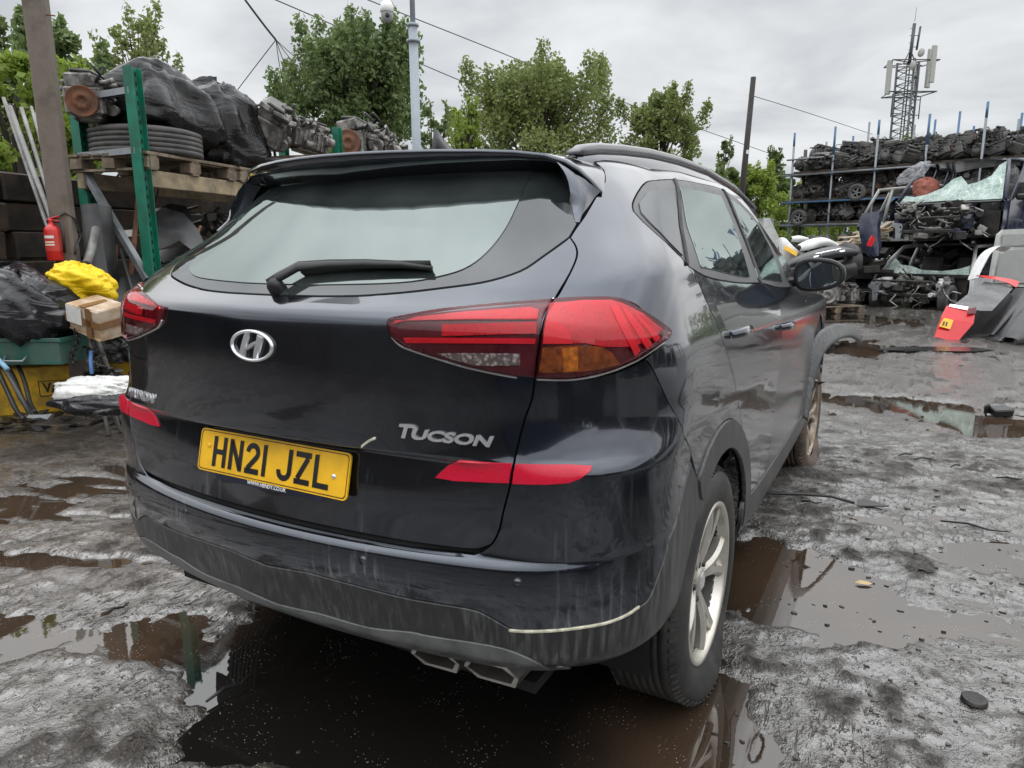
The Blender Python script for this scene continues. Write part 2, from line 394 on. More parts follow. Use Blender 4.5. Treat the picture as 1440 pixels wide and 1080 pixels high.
def pchip_slopes(x,y):
    h=np.diff(x); d=np.diff(y)/h; m=np.zeros(len(x))
    for i in range(1,len(x)-1):
        if d[i-1]*d[i]>0:
            w1=2*h[i]+h[i-1]; w2=h[i]+2*h[i-1]
            m[i]=(w1+w2)/(w1/d[i-1]+w2/d[i])
    m[0]=d[0]; m[-1]=d[-1]
    return m
class Pchip:
    def __init__(s,x,Y):
        s.x=np.asarray(x,float); s.Y=np.asarray(Y,float)
        s.M=np.array([pchip_slopes(s.x,s.Y[:,j]) for j in range(s.Y.shape[1])]).T
    def __call__(s,t):
        t=min(max(t,s.x[0]),s.x[-1]); i=min(int(np.searchsorted(s.x,t,side='right'))-1,len(s.x)-2)
        h=s.x[i+1]-s.x[i]; q=(t-s.x[i])/h
        return ((1+2*q)*(1-q)**2*s.Y[i]+q*(1-q)**2*h*s.M[i]+q*q*(3-2*q)*s.Y[i+1]+q*q*(q-1)*h*s.M[i+1])
RP=Pchip(range(len(ROWS)),ROWS)
NV=len(ROWS)-1
def taper(y): # narrowing of the side towards the front
    return .022*max(0,(y-2.3)/1.7)**2
def lerp_s(a,b,t): return a+(b-a)*t
def S(u,v,P=None):
    P=RP(v) if P is None else P
    y0,k,xa,w,yb,z0,zA,zB,z15,z26,z37,yf=P
    sg=-1 if u<0 else 1; u=abs(u)
    if u<=1:
        x=xa*u; y=y0+k*x*x; z=z0+(zA-z0)*u*u
    elif u<=2:
        t=u-1; ax,ay=xa,y0+k*xa*xa
        sl=2*k*xa; cx=w; cy=min(ay+sl*(w-xa),yb-.02)
        x=(1-t)**2*ax+2*t*(1-t)*cx+t*t*w; y=(1-t)**2*ay+2*t*(1-t)*cy+t*t*yb
        q=t*t*(3-2*t); z=zA+(zB-zA)*q
    elif u<=3:
        ye=yf-.38; y=yb+(ye-yb)*(u-2); x=w-taper(y)
        ks=(yb,1.5,2.6,3.7) if yb<1.4 else (yb,yb+.3,2.6,3.7)
        zs=(zB,z15,z26,z37)
        y_=min(y,3.7); i=0 if y_<ks[1] else (1 if y_<ks[2] else 2)
        # smooth cubic (Catmull-Rom on uneven knots)
        def sl_(j):
            if j==0: return 0.0
            if j==3: return (zs[3]-zs[2])/(ks[3]-ks[2])
            return (zs[j+1]-zs[j-1])/(ks[j+1]-ks[j-1])
        h=ks[i+1]-ks[i]; q=(y_-ks[i])/h
        z=(1+2*q)*(1-q)**2*zs[i]+q*(1-q)**2*h*sl_(i)+q*q*(3-2*q)*zs[i+1]+q*q*(q-1)*h*sl_(i+1)
    else:
        t=min(u-3,1); ye=yf-.38; w2=w-taper(ye)
        x=(1-t)**2*w2+2*t*(1-t)*w2*.93; y=(1-t)**2*ye+2*t*(1-t)*yf+t*t*yf
        zz=S(2.9999,0,P)[2]
        z=zz
    return np.array((sg*x,y,z))
# ================= the dark car =================
US=[-1+.04*i for i in range(0)]
us=list(np.linspace(0,1,26))+list(np.linspace(1,2,30))[1:]+list(np.linspace(2,3,90))[1:]+list(np.linspace(3,4,14))[1:]
vs_=[]
for i in range(NV): vs_+=list(np.linspace(i,i+1,7))[:-1]
vs_.append(NV)
_V=[];_UV=[]
for v in vs_:
    P=RP(v)
    for u in us: _V.append(Vector(S(u,v,P))); _UV.append((u,v))
nu=len(us); nv=len(vs_)
tris=[]
for j in range(nv-1):
    for i in range(nu-1):
        a=j*nu+i; tris+=[(a,a+1,a+nu+1),(a,a+nu+1,a+nu)]
BV=BVHTree.FromPolygons(_V,tris)
def uv_of_hit(loc,idx):
    t=tris[idx]; a,b,c=(_V[k] for k in t); v0,v1,v2=b-a,c-a,loc-a
    d00,d01,d11,d20,d21=v0.dot(v0),v0.dot(v1),v1.dot(v1),v2.dot(v0),v2.dot(v1); dn=d00*d11-d01*d01
    if abs(dn)<1e-14: return _UV[t[0]]
    w1=(d11*d20-d01*d21)/dn; w2=(d00*d21-d01*d20)/dn; w0=1-w1-w2
    return tuple(sum(wt*_UV[k][q] for wt,k in zip((w0,w1,w2),t)) for q in (0,1))
def pu(px,py):            # photo pixel -> (u,v) on the right half of the body
    d=px_dir(px,py).normalized(); loc,n,i,_=BV.ray_cast(CP,d)
    if loc is None:
        best=None
        for k in range(40):
            p=CP+d*(1.2+k*.12); l,n,i_,ds=BV.find_nearest(p)
            if best is None or ds<best[0]: best=(ds,l,i_)
        return uv_of_hit(best[1],best[2])
    return uv_of_hit(loc,i)
def yz(y,z):              # side elevation -> (u,v)
    lo,hi=0.0,15.5
    for _ in range(40):
        m=(lo+hi)/2; P=RP(m); u=2+(y-P[4])/(P[11]-.38-P[4]); u=min(max(u,1.0),3.3)
        if S(u,m,P)[2]<z: lo=m
        else: hi=m
    m=(lo+hi)/2; P=RP(m); u=2+(y-P[4])/(P[11]-.38-P[4])
    if u<2: # on the corner: solve for y along the curve
        a,b=1.0,2.0
        for _ in range(30):
            q=(a+b)/2
            if S(q,m,P)[1]<y: a=q
            else: b=q
        u=a
    return (u,m)
def crv(pts,n=6):         # smooth curve through points (Catmull-Rom)
    out=[];k=len(pts)
    for i in range(k-1):
        p0=pts[max(i-1,0)];p1=pts[i];p2=pts[i+1];p3=pts[min(i+2,k-1)]
        for j in range(n):
            t=j/n
            out.append(tuple(.5*((2*p1[q])+(-p0[q]+p2[q])*t+(2*p0[q]-5*p1[q]+4*p2[q]-p3[q])*t*t+(-p0[q]+3*p1[q]-3*p2[q]+p3[q])*t**3) for q in (0,1)))
    out.append(tuple(pts[-1])); return out
def PX(pts,n=4,smooth=True): return [pu(*p) for p in (crv(pts,n) if smooth else pts)]
_tv=np.concatenate([[0],np.cumsum([.06,.095,.085,.055,.04,.115,.085,.03,.10,.12,.085,.08,.20,.20,.08,.30,.36])])
def st(u,v):
    a=abs(u); s=.57*a if a<=1 else (.57+.62*(a-1) if a<=2 else (1.19+3.4*(a-2) if a<=3 else 4.59+1.1*(a-3)))
    i=min(int(v),NV-1); return (s if u>=0 else -s, _tv[i]+(_tv[i+1]-_tv[i])*(v-i))
def inv_st(s,t):
    a=abs(s); u=a/.57 if a<=.57 else (1+(a-.57)/.62 if a<=1.19 else (2+(a-1.19)/3.4 if a<=4.59 else 3+(a-4.59)/1.1))
    i=int(min(max(np.searchsorted(_tv,t,side='right')-1,0),NV-1)); return (u if s>=0 else -u, i+(t-_tv[i])/(_tv[i+1]-_tv[i]))
def SN(u,v):
    e=.006; v=min(max(v,0.0),NV)
    p=S(u,v); sg=-1 if u<0 else 1; a=abs(u)
    u0,u1=max(a-e,0),min(a+e,4); v0,v1=max(v-.03,0),min(v+.03,NV)
    du=S(u1,v)-S(u0,v); dv=S(a,v1)-S(a,v0)
    n=np.cross(du,dv); L=np.linalg.norm(n); n=n/L if L>1e-12 else np.array((0,-1,0.))
    if sg<0: n[0]=-n[0]
    if a<1e-6: n[0]=0
    return Vector(p),Vector(n)
def inpoly(x,y,poly):
    c=False;j=len(poly)-1
    for i in range(len(poly)):
        a,b=poly[i],poly[j]
        if (a[1]>y)!=(b[1]>y) and x<(b[0]-a[0])*(y-a[1])/(b[1]-a[1])+a[0]: c=not c
        j=i
    return c
def dist_poly(x,y,A,B):
    d=B-A; L=np.maximum((d*d).sum(1),1e-12); t=np.clip(((x-A[:,0])*d[:,0]+(y-A[:,1])*d[:,1])/L,0,1)
    return np.sqrt(((A[:,0]+t*d[:,0]-x)**2+(A[:,1]+t*d[:,1]-y)**2).min())
def panel(name,outline,mat,parent,off=0.0,gap=.0025,rim=.014,grid=.03,dome=0.0,edge=.0012):
    """a sheet of bodywork following the body surface inside an outline, with folded edges"""
    P=[st(*p) for p in outline]; Q=[]
    for i in range(len(P)):           # densify, drop doubles
        a,b=P[i],P[(i+1)%len(P)]; L=math.hypot(b[0]-a[0],b[1]-a[1])
        if L<1e-4: continue
        k=max(1,int(L/(grid*.8)))
        for j in range(k): Q.append((a[0]+(b[0]-a[0])*j/k,a[1]+(b[1]-a[1])*j/k))
    A=np.array(Q);B=np.roll(A,-1,0)
    ss=np.arange(A[:,0].min(),A[:,0].max(),grid); ts=list(np.arange(A[:,1].min(),A[:,1].max(),grid))
    ts=sorted([t for t in ts if min(abs(t-k) for k in _tv)>grid*.3]+[k for k in _tv if A[:,1].min()<k<A[:,1].max()])
    pts=list(Q)
    for t in ts:
        for s in ss:
            if inpoly(s,t,Q) and dist_poly(s,t,A,B)>grid*.38: pts.append((s,t))
    n=len(Q)
    r=delaunay_2d_cdt([Vector(p) for p in pts],[(i,(i+1)%n) for i in range(n)],[],1,1e-6)
    V2,F=r[0],r[2]
    vs=[];ns=[]
    for p in V2:
        u,v=inv_st(p[0],p[1]); q,nn=SN(u,v)
        h=off
        if dome: h+=dome*(1-math.exp(-(dist_poly(p[0],p[1],A,B)/.03)))
        vs.append(q+nn*h); ns.append(nn)
    # boundary
    cnt={}
    for f in F:
        for i in range(len(f)):
            a,b=f[i],f[(i+1)%len(f)]; cnt[(a,b)]=cnt.get((a,b),0)+1
    be=[(a,b) for (a,b) in cnt if (b,a) not in cnt]
    nbr={}
    for a,b in be: nbr.setdefault(a,[]).append(b); nbr.setdefault(b,[]).append(a)
    inward={}
    for a,b in be:
        f=None
        t=(vs[b]-vs[a]); 
        for k in (a,b):
            m=ns[k].cross(t); 
            if m.length>1e-9: inward[k]=inward.get(k,Vector())+m.normalized()
    # orientation check: CDT triangles are counter-clockwise in (s,t), which faces outwards on the right half
    for k,m in inward.items():
        if m.length>1e-9:
            m.normalize(); inward[k]=m; vs[k]=vs[k]+m*gap
    mb=[list(f) for f in F]; nV=len(vs); allv=list(vs); r1={};r2={};r0={}
    for k,m in inward.items():
        r0[k]=len(allv); allv.append(vs[k].copy()); r1[k]=len(allv); allv.append(vs[k]-m*edge-ns[k]*edge*1.2); r2[k]=len(allv); allv.append(vs[k]-m*edge-ns[k]*rim)
    for a,b in be:
        if a in r0 and b in r0:
            mb.append([r0[b],r0[a],r1[a],r1[b]]); mb.append([r1[b],r1[a],r2[a],r2[b]])
    return mesh_obj(name,allv,mb,mat,parent)
def mirror_of(o,parent,name=None):
    me=o.data.copy(); me.flip_normals()
    co=np.empty(len(me.vertices)*3,np.float32); me.vertices.foreach_get('co',co); co[0::3]*=-1; me.vertices.foreach_set('co',co); me.update()
    c=bpy.data.objects.new(name or o.name.split('.')[0],me); link(c,parent); return c
def sym(half):            # right half outline (starts and ends at u=0) -> full outline
    return half+[(-u,v) for u,v in half[::-1] if u>1e-6]
def crv3(P,n=4):
    out=[];k=len(P)
    for i in range(k-1):
        p0=P[max(i-1,0)];p1=P[i];p2=P[i+1];p3=P[min(i+2,k-1)]
        for j in range(n):
            t=j/n; out.append(.5*((2*p1)+(p2-p0)*t+(2*p0-5*p1+4*p2-p3)*t*t+(3*p1-3*p2+p3-p0)*t**3))
    out.append(P[-1]); return out
# ---- materials ----
def paint_mat():
    m,t,b=newmat('dark_paint')
    n=noise(t,75,3,.55,stretch=(1,1,.045)); n2=noise(t,2.2,5,.6); n3=noise(t,320,2,.5); sp=noise(t,11,6,.75,dist=.8)
    streak=ramp2(t,n.outputs['Fac'],.50,.68,0,1); patch=ramp2(t,n2.outputs['Fac'],.40,.62,.05,1)
    geo=nd(t,'ShaderNodeNewGeometry'); sz=nd(t,'ShaderNodeSeparateXYZ'); t.links.new(geo.outputs['Position'],sz.inputs[0])
    low=nd(t,'ShaderNodeMapRange'); low.inputs['From Min'].default_value=1.0; low.inputs['From Max'].default_value=.45; low.inputs['To Min'].default_value=.06; low.inputs['To Max'].default_value=.8
    t.links.new(sz.outputs['Z'],low.inputs['Value'])
    d=mul(t,mul(t,streak,patch),low.outputs[0]); specks=ramp2(t,n3.outputs['Fac'],.72,.78,0,.35)
    d2=nd(t,'ShaderNodeMath',operation='MAXIMUM'); t.links.new(d,d2.inputs[0]); t.links.new(mul(t,specks,patch),d2.inputs[1])
    film=mul(t,ramp2(t,n2.outputs['Fac'],.3,.7,.02,.09),1.0)
    d3=nd(t,'ShaderNodeMath',operation='MAXIMUM'); t.links.new(mul(t,d2.outputs[0],.75),d3.inputs[0]); t.links.new(film,d3.inputs[1])
    c=mixc(t,d3.outputs[0],(.052,.060,.077),(.27,.275,.28))
    t.links.new(c,b.inputs['Base Color']); t.links.new(ramp2(t,d3.outputs[0],0.05,.4,.92,.1),b.inputs['Metallic'])
    t.links.new(ramp2(t,d2.outputs[0],0,1,.13,.5),b.inputs['Roughness']); b.inputs['IOR'].default_value=1.5
    b.inputs['Coat Weight'].default_value=.8; b.inputs['Coat Roughness'].default_value=.02; b.inputs['Coat IOR'].default_value=1.55
    return m
M['paint']=paint_mat()
M['dusty']=paint_mat(); M['dusty'].name='dusty_dark_paint'
for n_ in M['dusty'].node_tree.nodes:
    if n_.type=='BSDF_PRINCIPLED': n_.inputs['Coat Weight'].default_value=.45; n_.inputs['Coat Roughness'].default_value=.16
def clad_mat():
    m,t,b=newmat('dirty_black_plastic')
    n=noise(t,70,4,.6,stretch=(1,1,.06)); n2=noise(t,3,5,.6)
    d=mul(t,ramp2(t,n.outputs['Fac'],.45,.75,0,1),ramp2(t,n2.outputs['Fac'],.35,.65,.05,.8))
    c=mixc(t,mul(t,d,.8),(.018,.0185,.020),(.27,.27,.265)); t.links.new(c,b.inputs['Base Color'])
    t.links.new(ramp2(t,d,0,1,.36,.62),b.inputs['Roughness']); n3=noise(t,600,2); bump(t,b,n3.outputs['Fac'],.12,.002); return m
M['clad']=clad_mat()
M['lip']=simple('grey_skid_plastic',(.085,.088,.09),.42,0,.3,20,dirt=(.2,.2,.19),dirt_amt=.4)
M['trim']=simple('satin_trim',(.055,.057,.062),.38,.0,.15,8)
M['black']=simple('black_plastic',(.012,.012,.013),.4,0,.2,12)
M['shell']=simple('inner_black',(.004,.004,.004),.8,0,.1,5)
M['rubberseal']=simple('rubber_seal',(.006,.006,.006),.6)
def glass_mat(name,tint,refl,rough=.012):
    m,t,b=newmat(name); t.nodes.remove(b)
    out=[n for n in t.nodes if n.type=='OUTPUT_MATERIAL'][0]
    g=nd(t,'ShaderNodeBsdfGlossy'); g.inputs['Color'].default_value=(*tint,1); g.inputs['Roughness'].default_value=rough
    d=nd(t,'ShaderNodeBsdfDiffuse'); n=noise(t,3,5,.6); c=ramp2(t,n.outputs['Fac'],.35,.7,(.012,.016,.016),(.05,.058,.056)); t.links.new(c,d.inputs['Color'])
    f=nd(t,'ShaderNodeFresnel'); f.inputs['IOR'].default_value=refl
    mxs=nd(t,'ShaderNodeMixShader'); t.links.new(f.outputs[0],mxs.inputs[0]); t.links.new(d.outputs[0],mxs.inputs[1]); t.links.new(g.outputs[0],mxs.inputs[2]); t.links.new(mxs.outputs[0],out.inputs[0]); return m
M['glass']=glass_mat('tinted_window_glass',(.74,.84,.82),2.6)
M['frit']=glass_mat('black_glass_border',(.74,.75,.78),1.9)
M['red']=simple('red_lens_inner',(.66,.007,.022),.3,0,.1,60)
M['redbright']=simple('bright_red_strip',(.90,.014,.035),.35,0,.05,90)
M['reddark']=simple('dark_red_housing',(.10,.003,.010),.3,0,.3,30)
M['amber']=simple('amber_indicator',(.30,.085,.010),.3,0,.5,60)
def chromegrid():
    m,t,b=newmat('clear_lamp_facets'); v=nd(t,'ShaderNodeTexVoronoi'); v.inputs['Scale'].default_value=110; c=nd(t,'ShaderNodeTexCoord'); t.links.new(c.outputs['Object'],v.inputs['Vector'])
    t.links.new(ramp2(t,v.outputs['Distance'],.2,.6,(.95,.95,.9),(.25,.25,.24)),b.inputs['Base Color']); b.inputs['Metallic'].default_value=.2; b.inputs['Roughness'].default_value=.2; return m
M['clear']=chromegrid(); M['ambercore']=simple('bright_amber',(.70,.26,.03),.25,0,.5,80); M['refl']=simple('red_reflector_plastic',(.52,.010,.035),.22,0,.16,320)
def lens_mat(name,col):
    m,t,b=newmat(name); t.nodes.remove(b); out=[n for n in t.nodes if n.type=='OUTPUT_MATERIAL'][0]
    g=nd(t,'ShaderNodeBsdfGlossy'); g.inputs['Roughness'].default_value=.02; g.inputs['Color'].default_value=(1,.93,.94,1)
    tr=nd(t,'ShaderNodeBsdfTransparent'); tr.inputs['Color'].default_value=(*col,1)
    f=nd(t,'ShaderNodeFresnel'); f.inputs['IOR'].default_value=1.42; ms=nd(t,'ShaderNodeMixShader')
    t.links.new(f.outputs[0],ms.inputs[0]); t.links.new(tr.outputs[0],ms.inputs[1]); t.links.new(g.outputs[0],ms.inputs[2]); t.links.new(ms.outputs[0],out.inputs[0]); return m
M['lens']=lens_mat('clear_lamp_lens',(1,.93,.94))
M['chrome']=simple('chrome',(.80,.81,.83),.22,.75,.05,6)
M['plate']=simple('yellow_plate',(.82,.46,.015),.33,0,.06,14,dirt=(.42,.25,.03),dirt_amt=.35,dscale=9)
M['plateblk']=simple('plate_black',(.012,.012,.014),.35)
M['white']=simple('white_print',(.75,.75,.75),.4,0,.05)
def tyre_mat():
    m,t,b=newmat('tyre_rubber'); n=noise(t,7,6,.65); n2=noise(t,60,4)
    c=ramp2(t,n.outputs['Fac'],.4,.7,(.014,.014,.015),(.055,.05,.045)); t.links.new(c,b.inputs['Base Color']); b.inputs['Roughness'].default_value=.62
    bump(t,b,n2.outputs['Fac'],.25,.004); return m
M['tyre']=tyre_mat()
M['alloy']=simple('silver_alloy',(.62,.60,.55),.34,.75,.08,10,dirt=(.33,.29,.22),dirt_amt=.35,dscale=11)
M['alloymud']=simple('muddy_alloy',(.42,.36,.29),.5,.35,.2,12,dirt=(.17,.11,.07),dirt_amt=.9,dscale=9)
M['tyremud']=simple('muddy_tyre',(.05,.042,.036),.75,0,.3,9,.3,dirt=(.16,.11,.075),dirt_amt=.8,dscale=7)
M['barrel']=simple('dark_rim_barrel',(.05,.048,.045),.5,.5,.2,12)
M['steel']=simple('brushed_steel',(.40,.38,.35),.32,.9,.2,14)
car=thing('parked_car','dark blue-black SUV seen from behind, parked in the muddy puddle, front wing flare torn loose','car')
# ---- inner shell ----
WR=(.905,.345); WF=(3.575,.30)
sv=[];sf=[]
for j,v in enumerate(vs_):
    for u in us:
        p,n=SN(u,v); sv.append(p-n*.017)
for j in range(nv-1):
    for i in range(nu-1):
        a=j*nu+i; q=(a,a+1,a+nu+1,a+nu); c=sum((sv[k] for k in q),Vector())/4
        if any(math.hypot(c.y-y,c.z-z)<.405 for y,z in (WR,WF)) and c.x>.5: continue
        sf.append(q)
n0=len(sv); sv+=[Vector((-p.x,p.y,p.z)) for p in sv]; sf+=[tuple(k+n0 for k in q)[::-1] for q in sf]
mesh_obj('body_shell',sv,sf,M['shell'],car)
# wheel wells and floor
mb=MB()
mb.box((0,2.2,.30),(1.30,3.9,.03))
for s in(-1,1):
    for y,z in (WR,WF):
        aa=[rad(-12+204*i/24) for i in range(25)]
        mb.loft([[Vector((x_,y+.43*math.cos(a),z+.43*math.sin(a))) for a in aa] for x_ in(.86*s,.54*s)],False)
        mb.loft([[Vector((.54*s,y+r_*math.cos(a),z+r_*math.sin(a))) for a in aa] for r_ in(.43,.03)],False)
mb.build('underbody',M['shell'],car)
# ---- outlines ----
GL=[(395,415.5),(450,417),(520,415.7),(608,407),(678,397.5),(731,382),(766,359.5),(801.5,334)]
SEAM=[(690,766.5),(697,757),(703,742),(708.5,717),(717.6,681),(724,644),(738,590),(748.7,559),(752,530),(756,500),(765,452.5),(778.6,423),(801.5,384),(811,361),(810,347),(801.5,334)]
gl=[(0,PX([GL[0]])[0][1])]+PX(GL[1:],4)
bot=[(0,5.15),(.35,5.15),(.7,5.15)]+PX([(650,771.5),(672,772),(690,766.5)],3)
tail=bot+PX(SEAM,3)[1:]+gl[::-1][1:]
panel('tailgate',sym(tail),M['paint'],car,grid=.022)
# rear window
up=[(1.30,13.4),(1.26,14.0),(1.1,14.45),(.6,14.6),(0,14.62)]
rg=gl+PX([(811,318),(818,306)],2,False)+up
panel('rear_window_border',sym(rg),M['frit'],car,off=.001,grid=.035,gap=.004)
inner=[(0,PX([(398,400)])[0][1])]+PX([(450,401),(560,398),(620,389),(660,375),(690,350),(712,320),(725,294)],4)+[(.98,14.1),(.9,14.4),(0,14.5)]
rw=panel('rear_window',sym(inner),M['glass'],car,off=.0035,grid=.035,gap=0,rim=.002)
# lower bumper boundary lines
CT=[(907,847),(885,862),(850,876),(800,884),(760,887),(735,887),(718,884),(690,868),(660,856),(577,842),(493,821),(430,804)]
ARL=[(971,649),(946,744),(918,829),(907,847)]
LB=[(752,531),(775,533),(800,533),(850,528),(885,517),(907,505)]
BQ=[(908,506),(918.5,520),(939,564),(960,603),(975,650)]
ct=PX(CT,3); seam_px=PX(SEAM[:9],3)
bump_half=[(0,2.32)]+ct[::-1]+PX(ARL,3)[::-1][1:]+PX(BQ,3)[::-1][1:]+PX(LB,3)[::-1][1:]+seam_px[::-1][1:]+[(.95,5.05),(.7,4.98),(.35,4.98),(0,4.98)]
panel('rear_bumper',sym(bump_half),M['paint'],car,grid=.022)
SK=[(792,951),(775,940),(733,919),(690,906),(605,893),(577,887),(520,881),(450,861)]
sk=PX(SK,3)
def arc(c,r,a0,a1,n=14): return [yz(c[0]+r*math.cos(rad(a0+(a1-a0)*i/n)),c[1]+r*math.sin(rad(a0+(a1-a0)*i/n))) for i in range(n+1)]
rin=[yz(WR[0]+.5*math.cos(rad(124)),WR[1]+.5*math.sin(rad(124)))]+arc(WR,.412,124,172,10)
lowc=[(1.95,.02),(1.7,.02),(1.5,.02)]
lower_half=[(0,2.30)]+ct[::-1]+PX(ARL,3)[::-1][1:]+rin+lowc+sk+[(0,1.12)]
panel('lower_bumper_trim',sym(lower_half),M['clad'],car,off=.002,grid=.025)
panel('skid_strip',sym([(0,1.10)]+sk[::-1]+[(1.38,.02),(1.0,.02),(.5,.02),(0,.02)]),M['lip'],car,off=.004,grid=.025)
# right side panels, then mirrored
DLO_B=[(967,374),(990,388),(1017,395),(1045,398),(1071,398),(1094,404),(1108,404)]
DLO_T=[(1108.5,403.5),(1097.5,370),(1080,337.5),(1060,305),(1037.5,282.5),(1015,266),(980,257.5),(947.5,252.5),(920,254),(907,257.5),(896,272),(889.5,287),(891,297.5)]
DLO_R=[(891,297.5),(905,312.5),(925,331),(950,353.5),(967,374)]
dT,dB,dR=PX(DLO_T,3),PX(DLO_B,3),PX(DLO_R,3)
RS=[(967,374),(981,396),(993,424),(1006,450),(1017,480),(1030,525),(1040,575),(1045,615)]
rs=PX(RS,3)
arcq=arc(WR,.50,47,124,16)
HQ=PX([(801.5,334),(811,319),(822.6,303),(843,268),(850.5,255)],3)
tipl=PX([(938,470),(925,455),(905,438),(893,428),(872,421),(850,420),(820,420.5),(781,422)],3)
quarter=HQ+[(1.46,14.2),(1.42,14.7),(1.40,15.05),(1.7,15.05),(2.2,15.0),(2.75,14.95),(3.0,14.6),(3.05,13.6),(3.0,12.6),(2.98,12.05),(2.90,12.0)]+dT+dR[1:]+rs[1:]+arcq+PX(BQ,3)[::-1]+PX([(908,505),(922,490),(938,470)],3)[1:]+tipl[1:]+PX([(781,422),(801.5,384),(811,361),(810,347),(801.5,334)],3)[1:-1]
R=[]
R.append(panel('quarter_panel',quarter,M['paint'],car,grid=.026))
BS=[(1071,398),(1084,410),(1093,424),(1098,440),(1100,462),(1097.5,505),(1091,556),(1084,620)]
bs=PX(BS,3)
vb=1.95
rd=rs+arc(WR,.50,47,10,8)[1:]+[(yz(1.42,.47)[0],vb),(bs[-1][0],vb)]+bs[::-1]+PX(DLO_B[:5],3)[::-1][1:-1]
R.append(panel('rear_door',rd,M['paint'],car,grid=.03))
FS=[(1120,404),(1136,420),(1139,441),(1140,490),(1138,520),(1131,560)]
fs_=[yz(2.86,1.15),yz(2.93,1.05),yz(2.97,.9),yz(2.98,.75),yz(2.96,.55),yz(2.95,.47)]
fd=bs+[(bs[-1][0],vb),(fs_[-1][0],vb)]+fs_[::-1]+PX(DLO_B[4:],3)[::-1]
R.append(panel('front_door',fd,M['dusty'],car,grid=.035))
wing=fs_+[yz(3.06,.62)]+arc((3.60,.34),.585,150,12,16)+[(2.99,2.6),(3.5,2.6),(3.99,2.6),(3.99,12.0),(3.4,12.0),(3.02,12.0),(2.9,12.0)]
R.append(panel('front_wing',wing,M['dusty'],car,grid=.045))
R.append(panel('sill_trim',[yz(1.28,.44),(yz(1.28,.44)[0],vb-.02),(fs_[-1][0]+.04,vb-.02),(fs_[-1][0]+.06,.05),(yz(1.33,.3)[0],.05)],M['clad'],car,off=.004,grid=.04))
wa=arc(WR,.50,124,5,30)+arc(WR,.412,5,124,30)
R.append(panel('wheel_arch_trim',wa,M['clad'],car,off=.007,grid=.025))
R.append(panel('window_surround',dB+[(2.90,12.0)]+dT[1:]+dR[1:],M['trim'],car,off=.001,grid=.035,gap=.003))
QG=[(898,287),(910,271),(925,266),(945,264.5),(951,298),(958,360),(940,342),(920,321),(901,300)]
R.append(panel('quarter_window',PX(QG,1,False),M['frit'],car,off=.0045,gap=0,rim=.003))
RDG=[(956,266.5),(985,270),(1012.5,276.5),(1025,305),(1040,345),(1052.5,390),(1025,385.5),(985,376.5),(973,340),(964,312)]
R.append(panel('rear_door_window',PX(RDG,1,False),M['glass'],car,off=.0045,gap=0,rim=.003))
FDG=[(1027,282),(1040,290),(1065,317.5),(1082.5,350),(1099,397),(1065,391.5),(1050,345),(1037.5,307.5)]
R.append(panel('front_door_window',PX(FDG,1,False),M['glass'],car,off=.0045,gap=0,rim=.003))
CS=[(946,252.5),(949,252.5),(957,310),(966.5,373),(964.5,372.5),(954,310)]
R.append(panel('pillar_seal',PX(CS,1,False),M['rubberseal'],car,off=.006,gap=0,rim=.004))
PS=[(1014.5,266.5),(1017,267.5),(1033,300),(1070,397),(1067,396.5),(1031,300)]
R.append(panel('pillar_seal',PX(PS,1,False),M['rubberseal'],car,off=.006,gap=0,rim=.004))
# roof and roof rail
panel('roof',[(-3.2,15.02),(-2.2,15.02),(-1.66,15.06),(-1.4,15.12),(-.8,15.4),(0,15.4),(.8,15.4),(1.4,15.12),(1.66,15.06),(2.2,15.02),(3.2,15.02),(3.9,15.02),(3.9,16.95),(0,16.95),(-3.9,16.95),(-3.9,15.02)],M['paint'],car,grid=.06)
mb=MB()
pts=[]
for px_,py_,x in [(806,212,.545),(815,207,.55),(835,204.5,.555),(870,206.5,.555),(910,212,.555),(950,222,.552),(990,237,.55),(1030,262,.54),(1060,292,.53)]:
    d=px_dir(px_,py_); pts.append(CP+d*((x-CP.x)/d.x))
pts=[Vector((p.x,p.y,p.z)) for p in pts]
for i in range(len(pts)):
    p=pts[i]
ring=[]
for i,p in enumerate(pts):
    hgt=.005 if i in(0,len(pts)-1) else .017
    ring.append([p+Vector((-.018,0,-hgt-.004)),p+Vector((.016,0,-hgt-.004)),p+Vector((.019,0,0)),p+Vector((.008,0,hgt*.4)),p+Vector((-.010,0,hgt*.4)),p+Vector((-.02,0,0))])
mb.loft(ring,True,True)
sk_=MB(); sk_.loft([[p+Vector((-.022,0,-.012)),p+Vector((.0,0,-.012)),p+Vector((.012,0,-.016)),p+Vector((.022,0,-.055)),p+Vector((.030,0,-.10))] for p in pts],False); R.append(sk_.build('rail_base',M['paint'],car))
R.append(mb.build('roof_rail',simple('rail_grey',(.20,.20,.21),.25,.3,.08,6),car))
